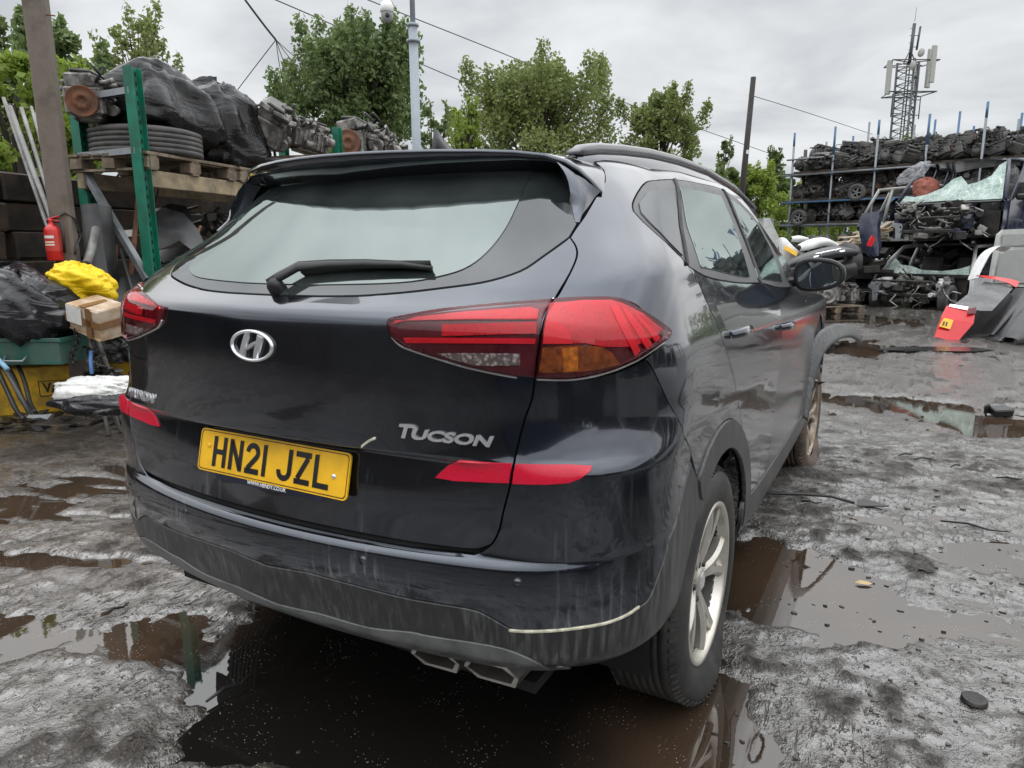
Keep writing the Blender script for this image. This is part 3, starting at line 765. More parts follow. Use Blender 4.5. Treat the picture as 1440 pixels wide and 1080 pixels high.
# ---- door handles, mirrors ----
def handle(y,z):
    u,v=yz(y,z); p,n=SN(u,v); m=MB()
    t=Vector((0,1,0)); t=(t-n*t.dot(n)).normalized(); b=n.cross(t)
    rs_=[]
    for i in range(9):
        s=-1+2*i/8; h=.034*(1-s**4)+.006; wd=.016*(1-.25*s*s)
        c=p+t*(.105*s)-b*.004*s
        rs_.append([c+n*(h-.004)-b*wd,c+n*h-b*wd*.4,c+n*h+b*wd*.5,c+n*(h-.006)+b*wd,c+n*max(.001,h-.016)+b*wd*.8,c+n*max(.001,h-.016)-b*wd*.8])
    m.loft(rs_,True,True)
    return m.build('door_handle',M['paint'],car)
R.append(handle(1.115,1.083)); R.append(handle(2.05,1.01))
mr=MB()
cx,cy,cz=.972,2.62,1.205
def mring(y,sx,sz,dx=0,dz=0,n=20):
    o=[]
    for i in range(n):
        a=2*math.pi*i/n; ca,sa=math.cos(a),math.sin(a)
        x=abs(ca)**.75*math.copysign(1,ca)*sx*(1 if ca>0 else .95); z=abs(sa)**.8*math.copysign(1,sa)*sz*(1-.22*ca*(1 if sa<0 else .6))
        o.append(Vector((cx+dx+x,y,cz+dz+z)))
    return o
mr.loft([mring(cy-.005,.10,.062),mring(cy-.012,.115,.076),mring(cy+.02,.122,.081),mring(cy+.07,.112,.074,.0),mring(cy+.115,.08,.052,.0,.0),mring(cy+.13,.02,.015)],True,True)
mr.box((.865,2.68,1.165),(.10,.05,.045),rotz(.15),.012)
mirror=mr.build('door_mirror',M['black'],car)
mg=MB(); mg.loft([[Vector((cx,cy-.008,cz))]*20,mring(cy-.008,.098,.060)]); mgo=mg.build('mirror_glass',glass_mat('mirror_glass_grey',(.75,.82,.80),9.0),mirror)
# ---- tail lamps ----
LO=[(18,185),(24,172),(45,163),(150,150),(300,131),(560,106),(700,93),(815,82)]
LO2=[(830,80),(900,74),(1000,69),(1080,68),(1135,76),(1165,88),(1230,125),(1300,168),(1345,200),(1366,225),(1369,248),(1350,272),(1310,300),(1220,360),(1130,400),(1060,424),(980,443),(880,455),(738,452)]
LO3=[(722,451),(640,444),(560,430),(480,414),(400,396),(330,375),(260,355),(200,335),(140,315),(90,295),(60,272),(40,248),(24,215)]
LS=[(822,80),(795,118),(775,150),(762,195),(752,270),(742,340),(735,400),(730,452)]
Z=lambda L: [(540+x/3.4286,400+y/3.4286) for x,y in L]
lsm=PX(Z(LS),2)
lt_in=PX(Z(LO),3)+lsm+PX(Z(LO3),3)
lt_out=PX(Z(LO2),3)+lsm[::-1]
def lamp(nm,outl,subs,lens=True):
    base=panel(nm,outl,M['reddark'],car,off=.002,gap=.003,rim=.01,grid=.025)
    kids=[]
    for sn,ol,mt,of in subs: kids.append(panel(sn,PX(Z(ol),1,False),mt,base,off=of,gap=0,rim=.003,grid=.03))
    kids.append(panel('lamp_lens',outl,M['lens'],base,off=.013,gap=.0035,rim=.012,grid=.025,dome=.005))
    seal=None
    return base,kids
inner_lamp,k1=lamp('tail_lamp',lt_in,[
 ('lamp_panel',[(50,192),(160,163),(400,140),(700,118),(745,130),(738,172),(400,172),(60,176)],M['red'],.0065),
 ('light_strip',[(285,196),(735,186),(733,236),(285,248)],M['red'],.0080),
 ('light_strip',[(100,258),(728,262),(726,286),(112,280)],M['redbright'],.0080),
 ('reverse_lamp',[(262,332),(655,334),(655,388),(520,390),(430,385),(340,362)],M['clear'],.0080)])
outer_lamp,k2=lamp('tail_lamp',lt_out,[
 ('lamp_panel',[(800,100),(960,84),(1090,82),(1140,95),(1240,145),(1330,215),(1310,240),(1190,300),(1060,300),(960,282),(775,280),(782,170)],M['red'],.0065),
 ('light_strip',[(778,185),(840,188),(890,225),(905,285),(765,285),(770,230)],M['redbright'],.0085),
 ('light_strip',[(1085,110),(1120,112),(1165,200),(1225,320),(1200,345),(1140,230)],M['redbright'],.0085),
 ('light_strip',[(1140,120),(1165,126),(1230,210),(1280,290),(1255,312),(1205,235)],M['redbright'],.0085),
 ('light_strip',[(1195,150),(1222,160),(1295,228),(1318,260),(1298,280),(1255,220)],M['redbright'],.0085),
 ('indicator_core',[(855,310),(925,300),(930,415),(862,418)],M['ambercore'],.0095),
 ('indicator_lamp',[(765,305),(860,298),(970,294),(1040,302),(1090,330),(1128,385),(1010,412),(880,424),(745,424)],M['amber'],.0080)])
for b,k in((inner_lamp,k1),(outer_lamp,k2)):
    m2=mirror_of(b,car)
    for q in k: mirror_of(q,m2)
# bright edge under the lamps
# ---- reflectors ----
RF1=[(613,671.5),(620,665),(641,650),(646,648),(720,652),(716,679),(640,676)]
RF2=[(726,653),(800,654),(832,656.5),(829,663),(815,673),(800,678.5),(770,681),(721,680)]
R.append(panel('reflector',PX(RF1,1,False),M['refl'],car,off=.004,gap=0,rim=.006,grid=.03))
R.append(panel('reflector',PX(RF2,1,False),M['refl'],car,off=.004,gap=0,rim=.006,grid=.03))
for o in R: mirror_of(o,car)
mm=mirror_of(mirror,car); mirror_of(mgo,mm)
# ---- pale scuffs and bright lamp edges ----
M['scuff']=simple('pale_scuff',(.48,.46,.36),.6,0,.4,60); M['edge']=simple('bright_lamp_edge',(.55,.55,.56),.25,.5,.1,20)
def strip_px(name,pts,w,mat,mirror=False):
    up=[(x,y-w/2) for x,y in pts]; lo=[(x,y+w/2) for x,y in pts][::-1]
    o=panel(name,PX(up,3)+PX(lo,3),mat,car,off=.004,gap=0,rim=.004,grid=.03)
    if mirror: mirror_of(o,car)
strip_px('scuff_line',[(716,886),(735,887.5),(760,887.5),(800,884.5),(850,876.5),(880,865),(898,853)],2.2,M['scuff'])
strip_px('scratch',[(509,628),(516,622),(524,617.5),(528,616)],2.6,M['scuff'])
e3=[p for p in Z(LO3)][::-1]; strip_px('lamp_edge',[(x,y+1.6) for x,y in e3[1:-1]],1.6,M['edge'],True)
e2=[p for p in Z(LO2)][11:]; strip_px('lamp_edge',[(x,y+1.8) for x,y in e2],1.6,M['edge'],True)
# ---- parking sensors and towing-eye cover ----
def disc_on(px,py,r,name,mat,mirror=False,h=.002):
    u,v=pu(px,py); p,n=SN(u,v); m=MB(); Rm=n.to_track_quat('Z','Y').to_matrix()
    m.lathe([(0,.0004),(r*.80,.0004),(r*.84,-.0015),(r*.93,-.0015),(r*.97,.0008),(r*1.06,-.001)],p,'z',24,R=Rm)
    o=m.build(name,mat,car)
    if mirror: mirror_of(o,car)
disc_on(510,788,.011,'parking_sensor',M['paint'],True); disc_on(727.4,820,.011,'parking_sensor',M['paint'],True)
disc_on(601,874,.028,'tow_eye_cover',M['clad'],False,.004)
# ---- spoiler ----
LIP=[(0,.31,1.582),(.1,.318,1.582),(.2,.340,1.582),(.3,.378,1.582),(.4,.430,1.581),(.47,.475,1.579),(.53,.525,1.573),(.575,.550,1.557),(.605,.565,1.537),(.628,.592,1.510),(.644,.624,1.484)]
FRT=[(0,.76,1.606),(.1,.762,1.606),(.2,.77,1.605),(.3,.78,1.603),(.4,.795,1.598),(.46,.80,1.592),(.515,.80,1.584),(.562,.785,1.573),(.593,.757,1.556),(.618,.715,1.532),(.650,.632,1.483)]
def colm(l,f,i):
    l,f=Vector(l),Vector(f); t=max(0,1-i/9.5); o=[]
    o.append(l+Vector((0,.055,-.060))*t+Vector((0,.16,-.03))*t)   # underside, forward
    o.append(l+Vector((0,.05,-.045))*t)
    o.append(l+Vector((0,.012,-.024))*min(1,t+.25))
    o.append(l+Vector((0,.002,-.006)))
    o.append(l+Vector((0,.004,.001)))
    for q in(.15,.35,.6,.85,1): o.append(l+(f-l)*q+Vector((0,0,.010*math.sin(math.pi*q)*t)))
    return o
cols=[colm(l,f,i) for i,(l,f) in enumerate(zip(LIP,FRT))]
cols=[[Vector((-p.x,p.y,p.z)) for p in c] for c in cols[:0:-1]]+cols
mb=MB(); mb.loft(cols,False,False); spo=mb.build('rear_spoiler',M['paint'],car)
for d in spo.data.polygons: pass
mb=MB()
def fin(pts,th):
    n=(pts[1]-pts[0]).cross(pts[2]-pts[0]).normalized()
    if n.x<0: n=-n
    k=len(pts); vs=[p+n*.002 for p in pts]+[p-n*th for p in pts]
    mb.add(vs,[tuple(range(k)),tuple(range(k,2*k))[::-1]]+[(i,(i+1)%k,k+(i+1)%k,k+i) for i in range(k)])
def s3(px,py): u,v=pu(px,py); return SN(u,v)[0]
O_=[Vector((.643,.622,1.482)),s3(836,278),s3(829,289),s3(822,299),s3(815,309),s3(811.5,313)]
I_=[Vector((.560,.538,1.553)),Vector((.582,.532,1.530)),Vector((.598,.526,1.503)),Vector((.609,.516,1.470)),s3(809,290)+Vector((0,-.02,0)),s3(810,312)+Vector((0,-.004,0))]
def res3(P,n):
    P=crv3(P,6); L=[0]
    for i in range(1,len(P)): L.append(L[-1]+(P[i]-P[i-1]).length)
    out=[]
    for k in range(n):
        t=L[-1]*k/(n-1); j=min(max(0,next((i for i in range(len(L)) if L[i]>=t-1e-9),1)),len(L)-1); j=max(j,1); q=(t-L[j-1])/max(1e-9,L[j]-L[j-1]); out.append(P[j-1].lerp(P[j],q))
    return out
O_,I_=res3(O_,12),res3(I_,12)
mb.loft([[o.lerp(i,q)+Vector((.010*math.sin(math.pi*q),-.003*math.sin(math.pi*q),0)) for o,i in zip(O_,I_)] for q in(0,.2,.4,.6,.8,.95,1)],False)
mb.loft([[p+Vector((-.0,0,0)) for p in I_],[p+Vector((-.006,.006,0)) for p in I_],[p+Vector((-.030,.05,-.004)) for p in I_]],False)
fo=mb.build('spoiler_fin',M['paint'],car); mirror_of(fo,car)
mb=MB(); mb.loft([[Vector((x,.405+.75*x*x+.0,1.553)),Vector((x,.400+.75*x*x,1.537)),Vector((x,.43+.75*x*x,1.535))] for x in np.linspace(-.17,.17,9)],False)
mb.build('brake_light',M['reddark'],car)
# roof aerial
mb=MB(); mb.loft([[Vector((w_,y,z)) for w_,z in((-.028*q,1.62),(.028*q,1.62),(.012*q,1.62+h*.6),(.003*q,1.62+h),(-.003*q,1.62+h),(-.012*q,1.62+h*.6))] for y,h,q in((.80,.03,.3),(.815,.088,.7),(.83,.092,.9),(.87,.062,1),(.92,.042,1),(.97,.026,.7),(1.0,.012,.2))],True,True)
mb.build('roof_aerial',M['black'],car)
# ---- wiper ----
wp=[]
for a,h in [((374,395),.018),((392,389),.022),((428,385),.022),((470,382),.022),((520,380.5),.020),((570,381),.018),((610,384),.013)]:
    u,v=pu(*a); p,n=SN(u,v); wp.append((p,n,h))
mb=MB(); rings=[]
for i,(p,n,h) in enumerate(wp):
    q=wp[min(i+1,6)][0]-wp[max(i-1,0)][0]; q.normalize(); up=n.cross(q).normalized()
    if up.z<0: up=-up
    w_=[.022,.028,.027,.024,.020,.016,.010][i]; th=[.02,.016,.014,.012,.012,.010,.008][i]
    c=p+n*h
    rings.append([c-up*w_*.55,c-up*w_*.5+n*th*.6,c+n*th,c+up*w_*.45+n*th*.7,c+up*w_*.5,c-n*.006])
mb.loft(rings,True,True)
wiper=mb.build('rear_wiper',M['black'],car)
mb=MB()
bl=[];b2=[]
for t in np.linspace(0,1,9):
    px_=430+(609-430)*t; py_=390-10*t+ -4*math.sin(math.pi*t); u,v=pu(px_,py_); p,n=SN(u,v); bl.append(p+n*.012); b2.append(n)
mb.loft([[p-n*.010,p+n*.012+Vector((0,0,.004)),p+n*.012-Vector((0,0,.006))] for p,n in zip(bl,b2)],True,True)
mb.build('wiper_blade',M['rubberseal'],wiper)
u,v=pu(385,398); p,n=SN(u,v); mb=MB(); mb.lathe([(.022,0),(.020,.02),(.012,.034),(0,.036)],p,'z',16,R=n.to_track_quat('Z','Y').to_matrix()); mb.build('wiper_pivot',M['black'],wiper)
# ---- number plate ----
def text_mesh(name,body,size,mat,parent,Mx,extrude=.0008,bold=0,sx=1,shear=0,spacing=1,font_res=6):
    cu=bpy.data.curves.new(name,'FONT'); cu.body=body; cu.size=size; cu.extrude=extrude; cu.offset=bold; cu.shear=shear; cu.align_x='CENTER'; cu.align_y='CENTER'; cu.space_character=spacing; cu.resolution_u=font_res
    o=bpy.data.objects.new(name,cu); COL.objects.link(o); dg=bpy.context.evaluated_depsgraph_get(); dg.update()
    me=bpy.data.meshes.new_from_object(o.evaluated_get(dg)); bpy.data.objects.remove(o)
    me.transform(Mx@Matrix.Diagonal((sx,1,1,1))); me.materials.clear(); me.materials.append(mat); me.name=name
    o=bpy.data.objects.new(name,me); return link(o,parent)
pc=Vector((0,.0715,.824)); ph=.246; Xp=Vector((1,0,0)); Yp=Vector((0,math.sin(ph),math.cos(ph))); Np=Xp.cross(Yp)
MP=Matrix(((Xp.x,Yp.x,Np.x,pc.x),(Xp.y,Yp.y,Np.y,pc.y),(Xp.z,Yp.z,Np.z,pc.z),(0,0,0,1)))
def rrect(w,h,r,n=5):
    o=[]
    for cx_,cy_,a in((w/2-r,h/2-r,0),(-w/2+r,h/2-r,90),(-w/2+r,-h/2+r,180),(w/2-r,-h/2+r,270)):
        for i in range(n+1): q=rad(a+90*i/n); o.append((cx_+r*math.cos(q),cy_+r*math.sin(q)))
    return o
mb=MB(); mb.prism(rrect(.520,.111,.012),.005); mb.xform(MP); plate=mb.build('number_plate',M['plate'],car)
mb=MB(); mb.prism([(-.20,-.052),(.20,-.052),(.185,-.066),(.17,-.070),(-.17,-.070),(-.185,-.066)],.004); mb.xform(MP); fr=mb.build('plate_surround',simple('navy_plastic',(.012,.014,.03),.35),plate)
T=lambda x,y,z: MP@Matrix.Translation((x,y,z))
# plate characters drawn as strokes in the British plate shape (50 x 79 mm, 14 mm strokes)
def strokes(ch):
    w_,h=.050,.079; s=.0135; r=[]
    def bar(x0,y0,x1,y1,wd=s): r.append((x0,y0,x1,y1,wd))
    a=s/2
    if ch=='H': bar(a,0,a,h);bar(w_-a,0,w_-a,h);bar(s,h/2,w_-s,h/2)
    if ch=='N': bar(a,0,a,h);bar(w_-a,0,w_-a,h);bar(a+.001,h-.006,w_-a-.001,.006)
    if ch=='1': bar(a,0,a,h)
    if ch=='L': bar(a,0,a,h);bar(s,a,w_,a)
    if ch=='Z': bar(0,h-a,w_,h-a);bar(0,a,w_,a);bar(w_-.010,h-s,.010,s)
    if ch=='2': pass
    return r
mb=MB()
def ribbon(pts,wd,z0=.0052,z1=.0062):
    L=[];Rr=[]
    for i,(x,y) in enumerate(pts):
        x0,y0=pts[max(i-1,0)];x1,y1=pts[min(i+1,len(pts)-1)]; d=math.hypot(x1-x0,y1-y0); nx_,ny_=-(y1-y0)/d,(x1-x0)/d
        L.append((x+nx_*wd/2,y+ny_*wd/2));Rr.append((x-nx_*wd/2,y-ny_*wd/2))
    k=len(pts); vs=[(x,y,z1) for x,y in L]+[(x,y,z1) for x,y in Rr]
    mb.add(vs,[(i,k+i,k+i+1,i+1) for i in range(k-1)])
X0=-.205; X=X0; yb=-.0395
for ch in 'HN21 JZL':
    w_={'1':.014,' ':.026}.get(ch,.050); h=.079; s=.0140
    o=lambda pts: [(X+x,yb+y) for x,y in pts]
    for x0,y0,x1,y1,wd in strokes(ch): ribbon(o([(x0,y0),(x1,y1)]),wd)
    if ch=='2':
        c_=[(s/2,.056)]+[(.025+.018*math.cos(rad(a)),.0545+.0175*math.sin(rad(a))) for a in range(180,-41,-20)]+[(.009,.012)]
        ribbon(o(c_),s); ribbon(o([(0,s/2),(w_,s/2)]),s)
    if ch=='J':
        c_=[(w_-s/2,h),(w_-s/2,.023)]+[(.025+.018*math.cos(rad(a)),.0235+.0168*math.sin(rad(a))) for a in range(0,-181,-20)]+[(s/2,.026)]
        ribbon(o(c_),s)
    X+=w_+(.011 if ch!=' ' else 0)
mb.xform(MP); mb.build('plate_letters',M['plateblk'],plate)
mb=MB()
def frame(pts,wd,z):
    k=len(pts); vs=[(x,y,z) for x,y in pts]+[(x*(1-2*wd/.52),y*(1-2*wd/.111),z) for x,y in pts]; mb.add(vs,[(i,(i+1)%k,k+(i+1)%k,k+i) for i in range(k)])
frame(rrect(.512,.103,.010),.0022,.0056); mb.xform(MP); mb.build('plate_border',M['plateblk'],plate)
text_mesh('dealer_text','WWW.HENDY.CO.UK',.0135,M['white'],plate,T(0,-.0615,.0046),.0003,.0002)
text_mesh('plate_small_print','HENDY MOTORS',.0055,M['plateblk'],plate,T(.19,-.0485,.0056),.0001) if False else None
for x in(-.222,.215):
    mb=MB(); mb.lathe([(0,.009),(.004,.009),(.0062,.007),(.0068,.005)],(x,.012 if x<0 else -.004,0),'z',14); mb.xform(MP); mb.build('plate_screw',M['chrome'] if x>0 else M['plate'],plate)
# ---- emblem and badges: laid on the bodywork ----
FB=BVHTree.FromPolygons([Vector((-p.x if sg else p.x,p.y,p.z)) for sg in(0,1) for p in _V],[tuple(k+len(_V)*sg for k in t) for sg in(0,1) for t in tris])
def badge_frame(p,n):
    X=Vector((1,0,0)); X=(X-n*X.dot(n)).normalized()
    if p.x>5: X=-X
    Y=n.cross(X).normalized(); 
    return Matrix(((X.x,Y.x,n.x,p.x),(X.y,Y.y,n.y,p.y),(X.z,Y.z,n.z,p.z),(0,0,0,1)))
def conform(o,n):   # drop a flat badge on to the curved body along the badge's own normal
    for v in o.data.vertices:
        l,nn,i,d=FB.ray_cast(v.co+n*.06,-n)
        if l is not None:
            h=v.co.z*0
            v.co=l+n*(v['h'] if False else hh[v.index])
    o.data.update()
def laid(o,Mx,n,lift):
    inv=Mx.inverted(); 
    for v in o.data.vertices:
        h=(inv@v.co).z; l,nn,i,d=FB.ray_cast(v.co+n*.08,-n)
        if l is not None: v.co=l+n*(h+lift)
    o.data.update()
u,v=pu(355.2,485); p,n=SN(0,v); p=Vector((0,p.y,p.z)); Mx=badge_frame(p,n)
mb=MB(); N_=40
def ell(a,b,h): return [Vector((a*math.cos(2*math.pi*i/N_),b*math.sin(2*math.pi*i/N_),h)) for i in range(N_)]
A_,B_=.072,.0385
mb.loft([ell(A_,B_,.0005),ell(A_*.995,B_*.99,.006),ell(A_*.95,B_*.91,.0085),ell(A_*.90,B_*.82,.0065),ell(A_*.89,B_*.80,.0005)])
def slab(poly,h0=.0005,h1=.0065,ins=.86):
    k=len(poly); cx_=sum(a for a,b in poly)/k; cy_=sum(b for a,b in poly)/k
    mb.add([(a,b,h0) for a,b in poly]+[(cx_+(a-cx_)*ins,cy_+(b-cy_)*ins,h1) for a,b in poly],[tuple(range(k,2*k))]+[(i,(i+1)%k,k+(i+1)%k,k+i) for i in range(k)])
slab([(-.043,-.024),(-.024,-.031),(-.019,-.012),(-.009,.014),(-.006,.034),(-.019,.031),(-.029,.010)])
slab([(.043,.024),(.024,.031),(.019,.012),(.009,-.014),(.006,-.034),(.019,-.031),(.029,-.010)])
slab([(-.026,-.011),(-.014,-.012),(.006,-.003),(.024,.010),(.014,.012),(-.006,.003)],.001,.0072)
mb.xform(Mx); em=mb.build('emblem',M['chrome'],car); laid(em,Mx,n,.001)
def badge(name,body,pa,pb,size,sx,shear,big=None,left=False,bold=.0012):
    if left: # read from the left half: mirrored surface
        pp=[]
        for q in(pa,pb):
            d=px_dir(*q).normalized(); l,nn,i,ds=FB.ray_cast(CP,d); pp.append((l,nn))
    else:
        pp=[SN(*pu(*pa)),SN(*pu(*pb))]
    c=(pp[0][0]+pp[1][0])/2; n=(pp[0][1]+pp[1][1]).normalized()
    if n.y>0: n=-n
    X=(pp[1][0]-pp[0][0]).normalized(); X=(X-n*X.dot(n)).normalized(); Y=n.cross(X)
    L=(pp[1][0]-pp[0][0]).length
    Mx=Matrix(((X.x,Y.x,n.x,c.x),(X.y,Y.y,n.y,c.y),(X.z,Y.z,n.z,c.z),(0,0,0,1)))
    o=text_mesh(name,body,size,M['chrome'],car,Matrix.Identity(4),.0022,bold,1,shear)
    xs=[v.co.x for v in o.data.vertices]; k=L/(max(xs)-min(xs)); x0=(max(xs)+min(xs))/2
    if big:
        xmin=min(xs); 
        for v in o.data.vertices:
            if v.co.x<big*(max(xs)-min(xs))+xmin: v.co.y=v.co.y*1.35+size*.10
    for v in o.data.vertices: v.co.x=(v.co.x-x0)*k; v.co.z=v.co.z+.0022
    o.data.transform(Mx); laid(o,Mx,n,.0008); return o
badge('model_badge','TUCSON',(562,608),(695,622),.031,1,.22,.20)
badge('maker_badge','HYUNDAI',(183,551),(218,562),.036,1,.05,None,True,.0003)
# ---- wheels ----
def wheel(x,y,z,side,flat=0,mats=('tyre','alloy'),R_=.353,steer=0):
    w=bpy.data.objects.new('wheel',None); link(w,car); w.location=(x,y,z); w.rotation_euler=(0,0,steer)
    s=side
    t=MB(); ho=.112
    prof=[(.236,-.100),(.262,-.114),(.300,-.117),(.328,-.108),(.343,-.094),(R_-.003,-.078)]
    for k in range(7):
        c=-.066+k*.022; prof+=[(R_,c-.0085),(R_,c+.0085),(R_-.007,c+.0095),(R_-.007,c+.0125)] if k<6 else [(R_,c-.0085),(R_,c+.0085)]
    prof+=[(R_-.003,.078),(.343,.094),(.328,.108),(.300,.117),(.262,.114),(.236,.100)]
    t.lathe(prof,(0,0,0),'x',72)
    # shoulder sipes
    for i in range(72):
        a=2*math.pi*(i+.5)/72; Rm=rotx(a)
        for sd in(-1,1):
            t.box(Rm@Vector((sd*.094,0,.3445)),(.022,.0075,.007),Rm@roty(sd*.75))
    if flat:
        lim=-(R_-flat)
        for k,v in enumerate(t.v):
            if v.z<lim+.10:
                d=max(0,lim-v.z); q=min(1,max(0,(lim+.10-v.z)/.1))
                t.v[k]=Vector((v.x*(1+.35*q),v.y*(1+.05*q),max(v.z,lim+.0)))
    ty=t.build('tyre',M[mats[0]],w)
    r=MB(); o=.105*s
    rp=[(.243,o),(.243,o-.012*s),(.232,o-.014*s),(.226,o-.028*s),(.214,o-.05*s),(.212,-.09*s),(.238,-.1*s),(.245,-.102*s)]
    r.lathe([(.2455,o-.004*s),(.2455,o+.003*s),(.240,o+.006*s),(.232,o+.004*s),(.228,o-.006*s),(.222,o-.03*s),(.2215,o-.031*s)],(0,0,0),'x',72)
    bb=MB(); bb.lathe([(.2225,o-.028*s),(.216,o-.05*s),(.210,o-.08*s),(.206,-.10*s),(.03,-.10*s)],(0,0,0),'x',60); bb.build('rim_barrel',M['barrel'],w)
    # five twin spokes, each blade a tapering, dished bar
    for i in range(5):
        a0=2*math.pi*i/5+.35
        for d,tw in((-.20,-1),(.20,1)):
            rings=[]
            for q in np.linspace(0,1,9):
                rr=.040+(.230-.040)*q; a=a0+d*(.22+1.0*q**1.15); wd=.041-.012*math.sin(math.pi*q*.8)+.006*q**3; dep=o-(.006+.026*(1-q)**1.5-.004*math.sin(math.pi*q))*s
                c=Vector((dep,rr*math.sin(a),rr*math.cos(a))); tg=Vector((0,math.cos(a),-math.sin(a)))
                rings.append([c-tg*wd*.42+Vector((-.034*s,0,0)),c-tg*wd/2-Vector(((.002 if tw>0 else .011)*s,0,0)),c+tg*wd*.18*tw,c+tg*wd/2-Vector(((.011 if tw>0 else .002)*s,0,0)),c+tg*wd*.42+Vector((-.034*s,0,0))])
            r.loft(rings,True,True,smooth=False)
    r.lathe([(.0,o-.022*s),(.030,o-.022*s),(.034,o-.026*s),(.062,o-.040*s),(.072,o-.06*s),(.075,o-.09*s)],(0,0,0),'x',36)
    rim=r.build('rim',M[mats[1]],w)
    c=MB(); c.lathe([(0,o-.0175*s),(.022,o-.018*s),(.027,o-.022*s)],(0,0,0),'x',28); c.build('centre_cap',M['chrome'] if mats[1]=='alloy' else M['alloymud'],w)
    b=MB(); b.lathe([(.03,o-.085*s),(.155,o-.085*s),(.155,o-.115*s),(.03,o-.115*s)],(0,0,0),'x',36); b.box((o-.10*s,-.10,.09),(.07,.10,.13),rotx(.8),.015); b.build('brake_disc',M['steel'],w)
    for i in range(5):
        n_=MB(); a=2*math.pi*i/5+.35+.63; n_.cyl((o-.045*s,.057*math.sin(a),.057*math.cos(a)),(o-.026*s,.057*math.sin(a),.057*math.cos(a)),.0095,6)
        n_.build('wheel_nut',M['black'],w)
    return w
wheel(.800,.905,.347,1,.008)
wheel(-.800,.905,.347,-1,.008)
wheel(.800,3.575,.276,1,.072,('tyremud','alloymud'),steer=-.03)
wheel(-.800,3.575,.30,-1,.05,('tyremud','alloymud'))
# ---- torn front arch flare, bowed outwards ----
FO=[(1127,585,3.86),(1131,556,3.9),(1135,520,3.95),(1140,490,4.02),(1148,471,4.1),(1160,461,4.2),(1178,455,4.35),(1197,459,4.5),(1212,471,4.65)]
FI=[(1136,592,3.84),(1140,570,3.88),(1146,535,3.93),(1154,508,4.0),(1162,493,4.08),(1172,483,4.18),(1185,476,4.33),(1199,475,4.48),(1210,483,4.62)]
fo_=crv3([at_depth(*p) for p in FO]); fi_=crv3([at_depth(*p) for p in FI]); fr_=[]
for i,(a_,b_) in enumerate(zip(fo_,fi_)):
    t_=(fo_[min(i+1,len(fo_)-1)]-fo_[max(i-1,0)]).normalized(); w_=b_-a_; n_=w_.cross(t_).normalized()
    if n_.y>0: n_=-n_
    fr_.append([a_-n_*.008,a_+n_*.002,a_+w_*.2+n_*.006,a_+w_*.8+n_*.007,b_+n_*.003,b_-n_*.008,a_+w_*.5-n_*.001])
mb=MB(); mb.loft(fr_,True,True); mb.build('torn_arch_flare',M['clad'],car)
mb=MB(); TL=[(.88,3.12,.60),(.915,3.17,.592),(.955,3.21,.575),(1.0,3.25,.572),(.955,3.23,.552),(.92,3.16,.50),(.90,3.13,.45),(.88,3.10,.40)]
mb.add(TL+[(x-.006,y+.005,z) for x,y,z in TL],[tuple(range(8)),tuple(range(8,16))[::-1]]+[(i,(i+1)%8,8+(i+1)%8,8+i) for i in range(8)]); mb.build('torn_arch_liner',M['black'],car)
# ---- exhaust tips ----
for x0,x1 in((.362,.497),(.505,.648)):
    mb=MB(); rg_=[]
    for y,g,dz in((.40,.0,0),(.16,0,0),(.135+.12*(x0-.3),.0,0),(.135+.12*(x0-.3),-.011,0),(.26,-.016,0)):
        k=g; rg_.append([Vector((x0+.012-k,y,.395+k*.6)),Vector((x1-.025+k,y,.400+k*.6)),Vector((x1+k,y+.01,.372)),Vector((x1-.010+k,y+.012,.345-k*.6)),Vector((x0+.03-k,y+.012,.340-k*.6)),Vector((x0-k,y,.368))])
    mb.loft(rg_,True,False,smooth=False); mb.add(rg_[-1],[(0,1,2,3,4,5)]); e=mb.build('exhaust_tip',M['steel'],car)
mb=MB(); mb.box((.54,.9,.33),(.3,.5,.16),None,.05); mb.tube([(.55,1.1,.33),(.3,1.5,.30),(.1,2.2,.30)],.03); mb.build('silencer',M['shell'],car)
# ================= trees and hedges =================
def leaf_mat(name,c0,c1):
    m,t,b=newmat(name); n=noise(t,1.1,3,.6,coord='Object'); n2=noise(t,23,2)
    c=ramp2(t,n.outputs['Fac'],.3,.7,c0,c1); c=mixc(t,.35,c,ramp2(t,n2.outputs['Fac'],.3,.7,tuple(k*.6 for k in c0),tuple(k*1.3 for k in c1)))
    t.links.new(c,b.inputs['Base Color']); b.inputs['Roughness'].default_value=.5
    out=[k for k in t.nodes if k.type=='OUTPUT_MATERIAL'][0]; tl=nd(t,'ShaderNodeBsdfTranslucent'); t.links.new(c,tl.inputs['Color'])
    ms=nd(t,'ShaderNodeMixShader'); ms.inputs[0].default_value=.45; t.links.new(b.outputs[0],ms.inputs[1]); t.links.new(tl.outputs[0],ms.inputs[2]); t.links.new(ms.outputs[0],out.inputs[0]); return m
M['leaf_mid']=leaf_mat('mid_green_leaves',(.085,.125,.04),(.165,.225,.07))
M['leaf_dark']=leaf_mat('dark_green_leaves',(.11,.17,.065),(.21,.285,.105))
M['leaf_bright']=leaf_mat('bright_green_leaves',(.16,.235,.035),(.29,.385,.065))
M['leaf_olive']=leaf_mat('olive_leaves',(.145,.185,.06),(.25,.30,.095))
M['bark']=simple('bark',(.06,.05,.04),.9,0,.35,6,.4)
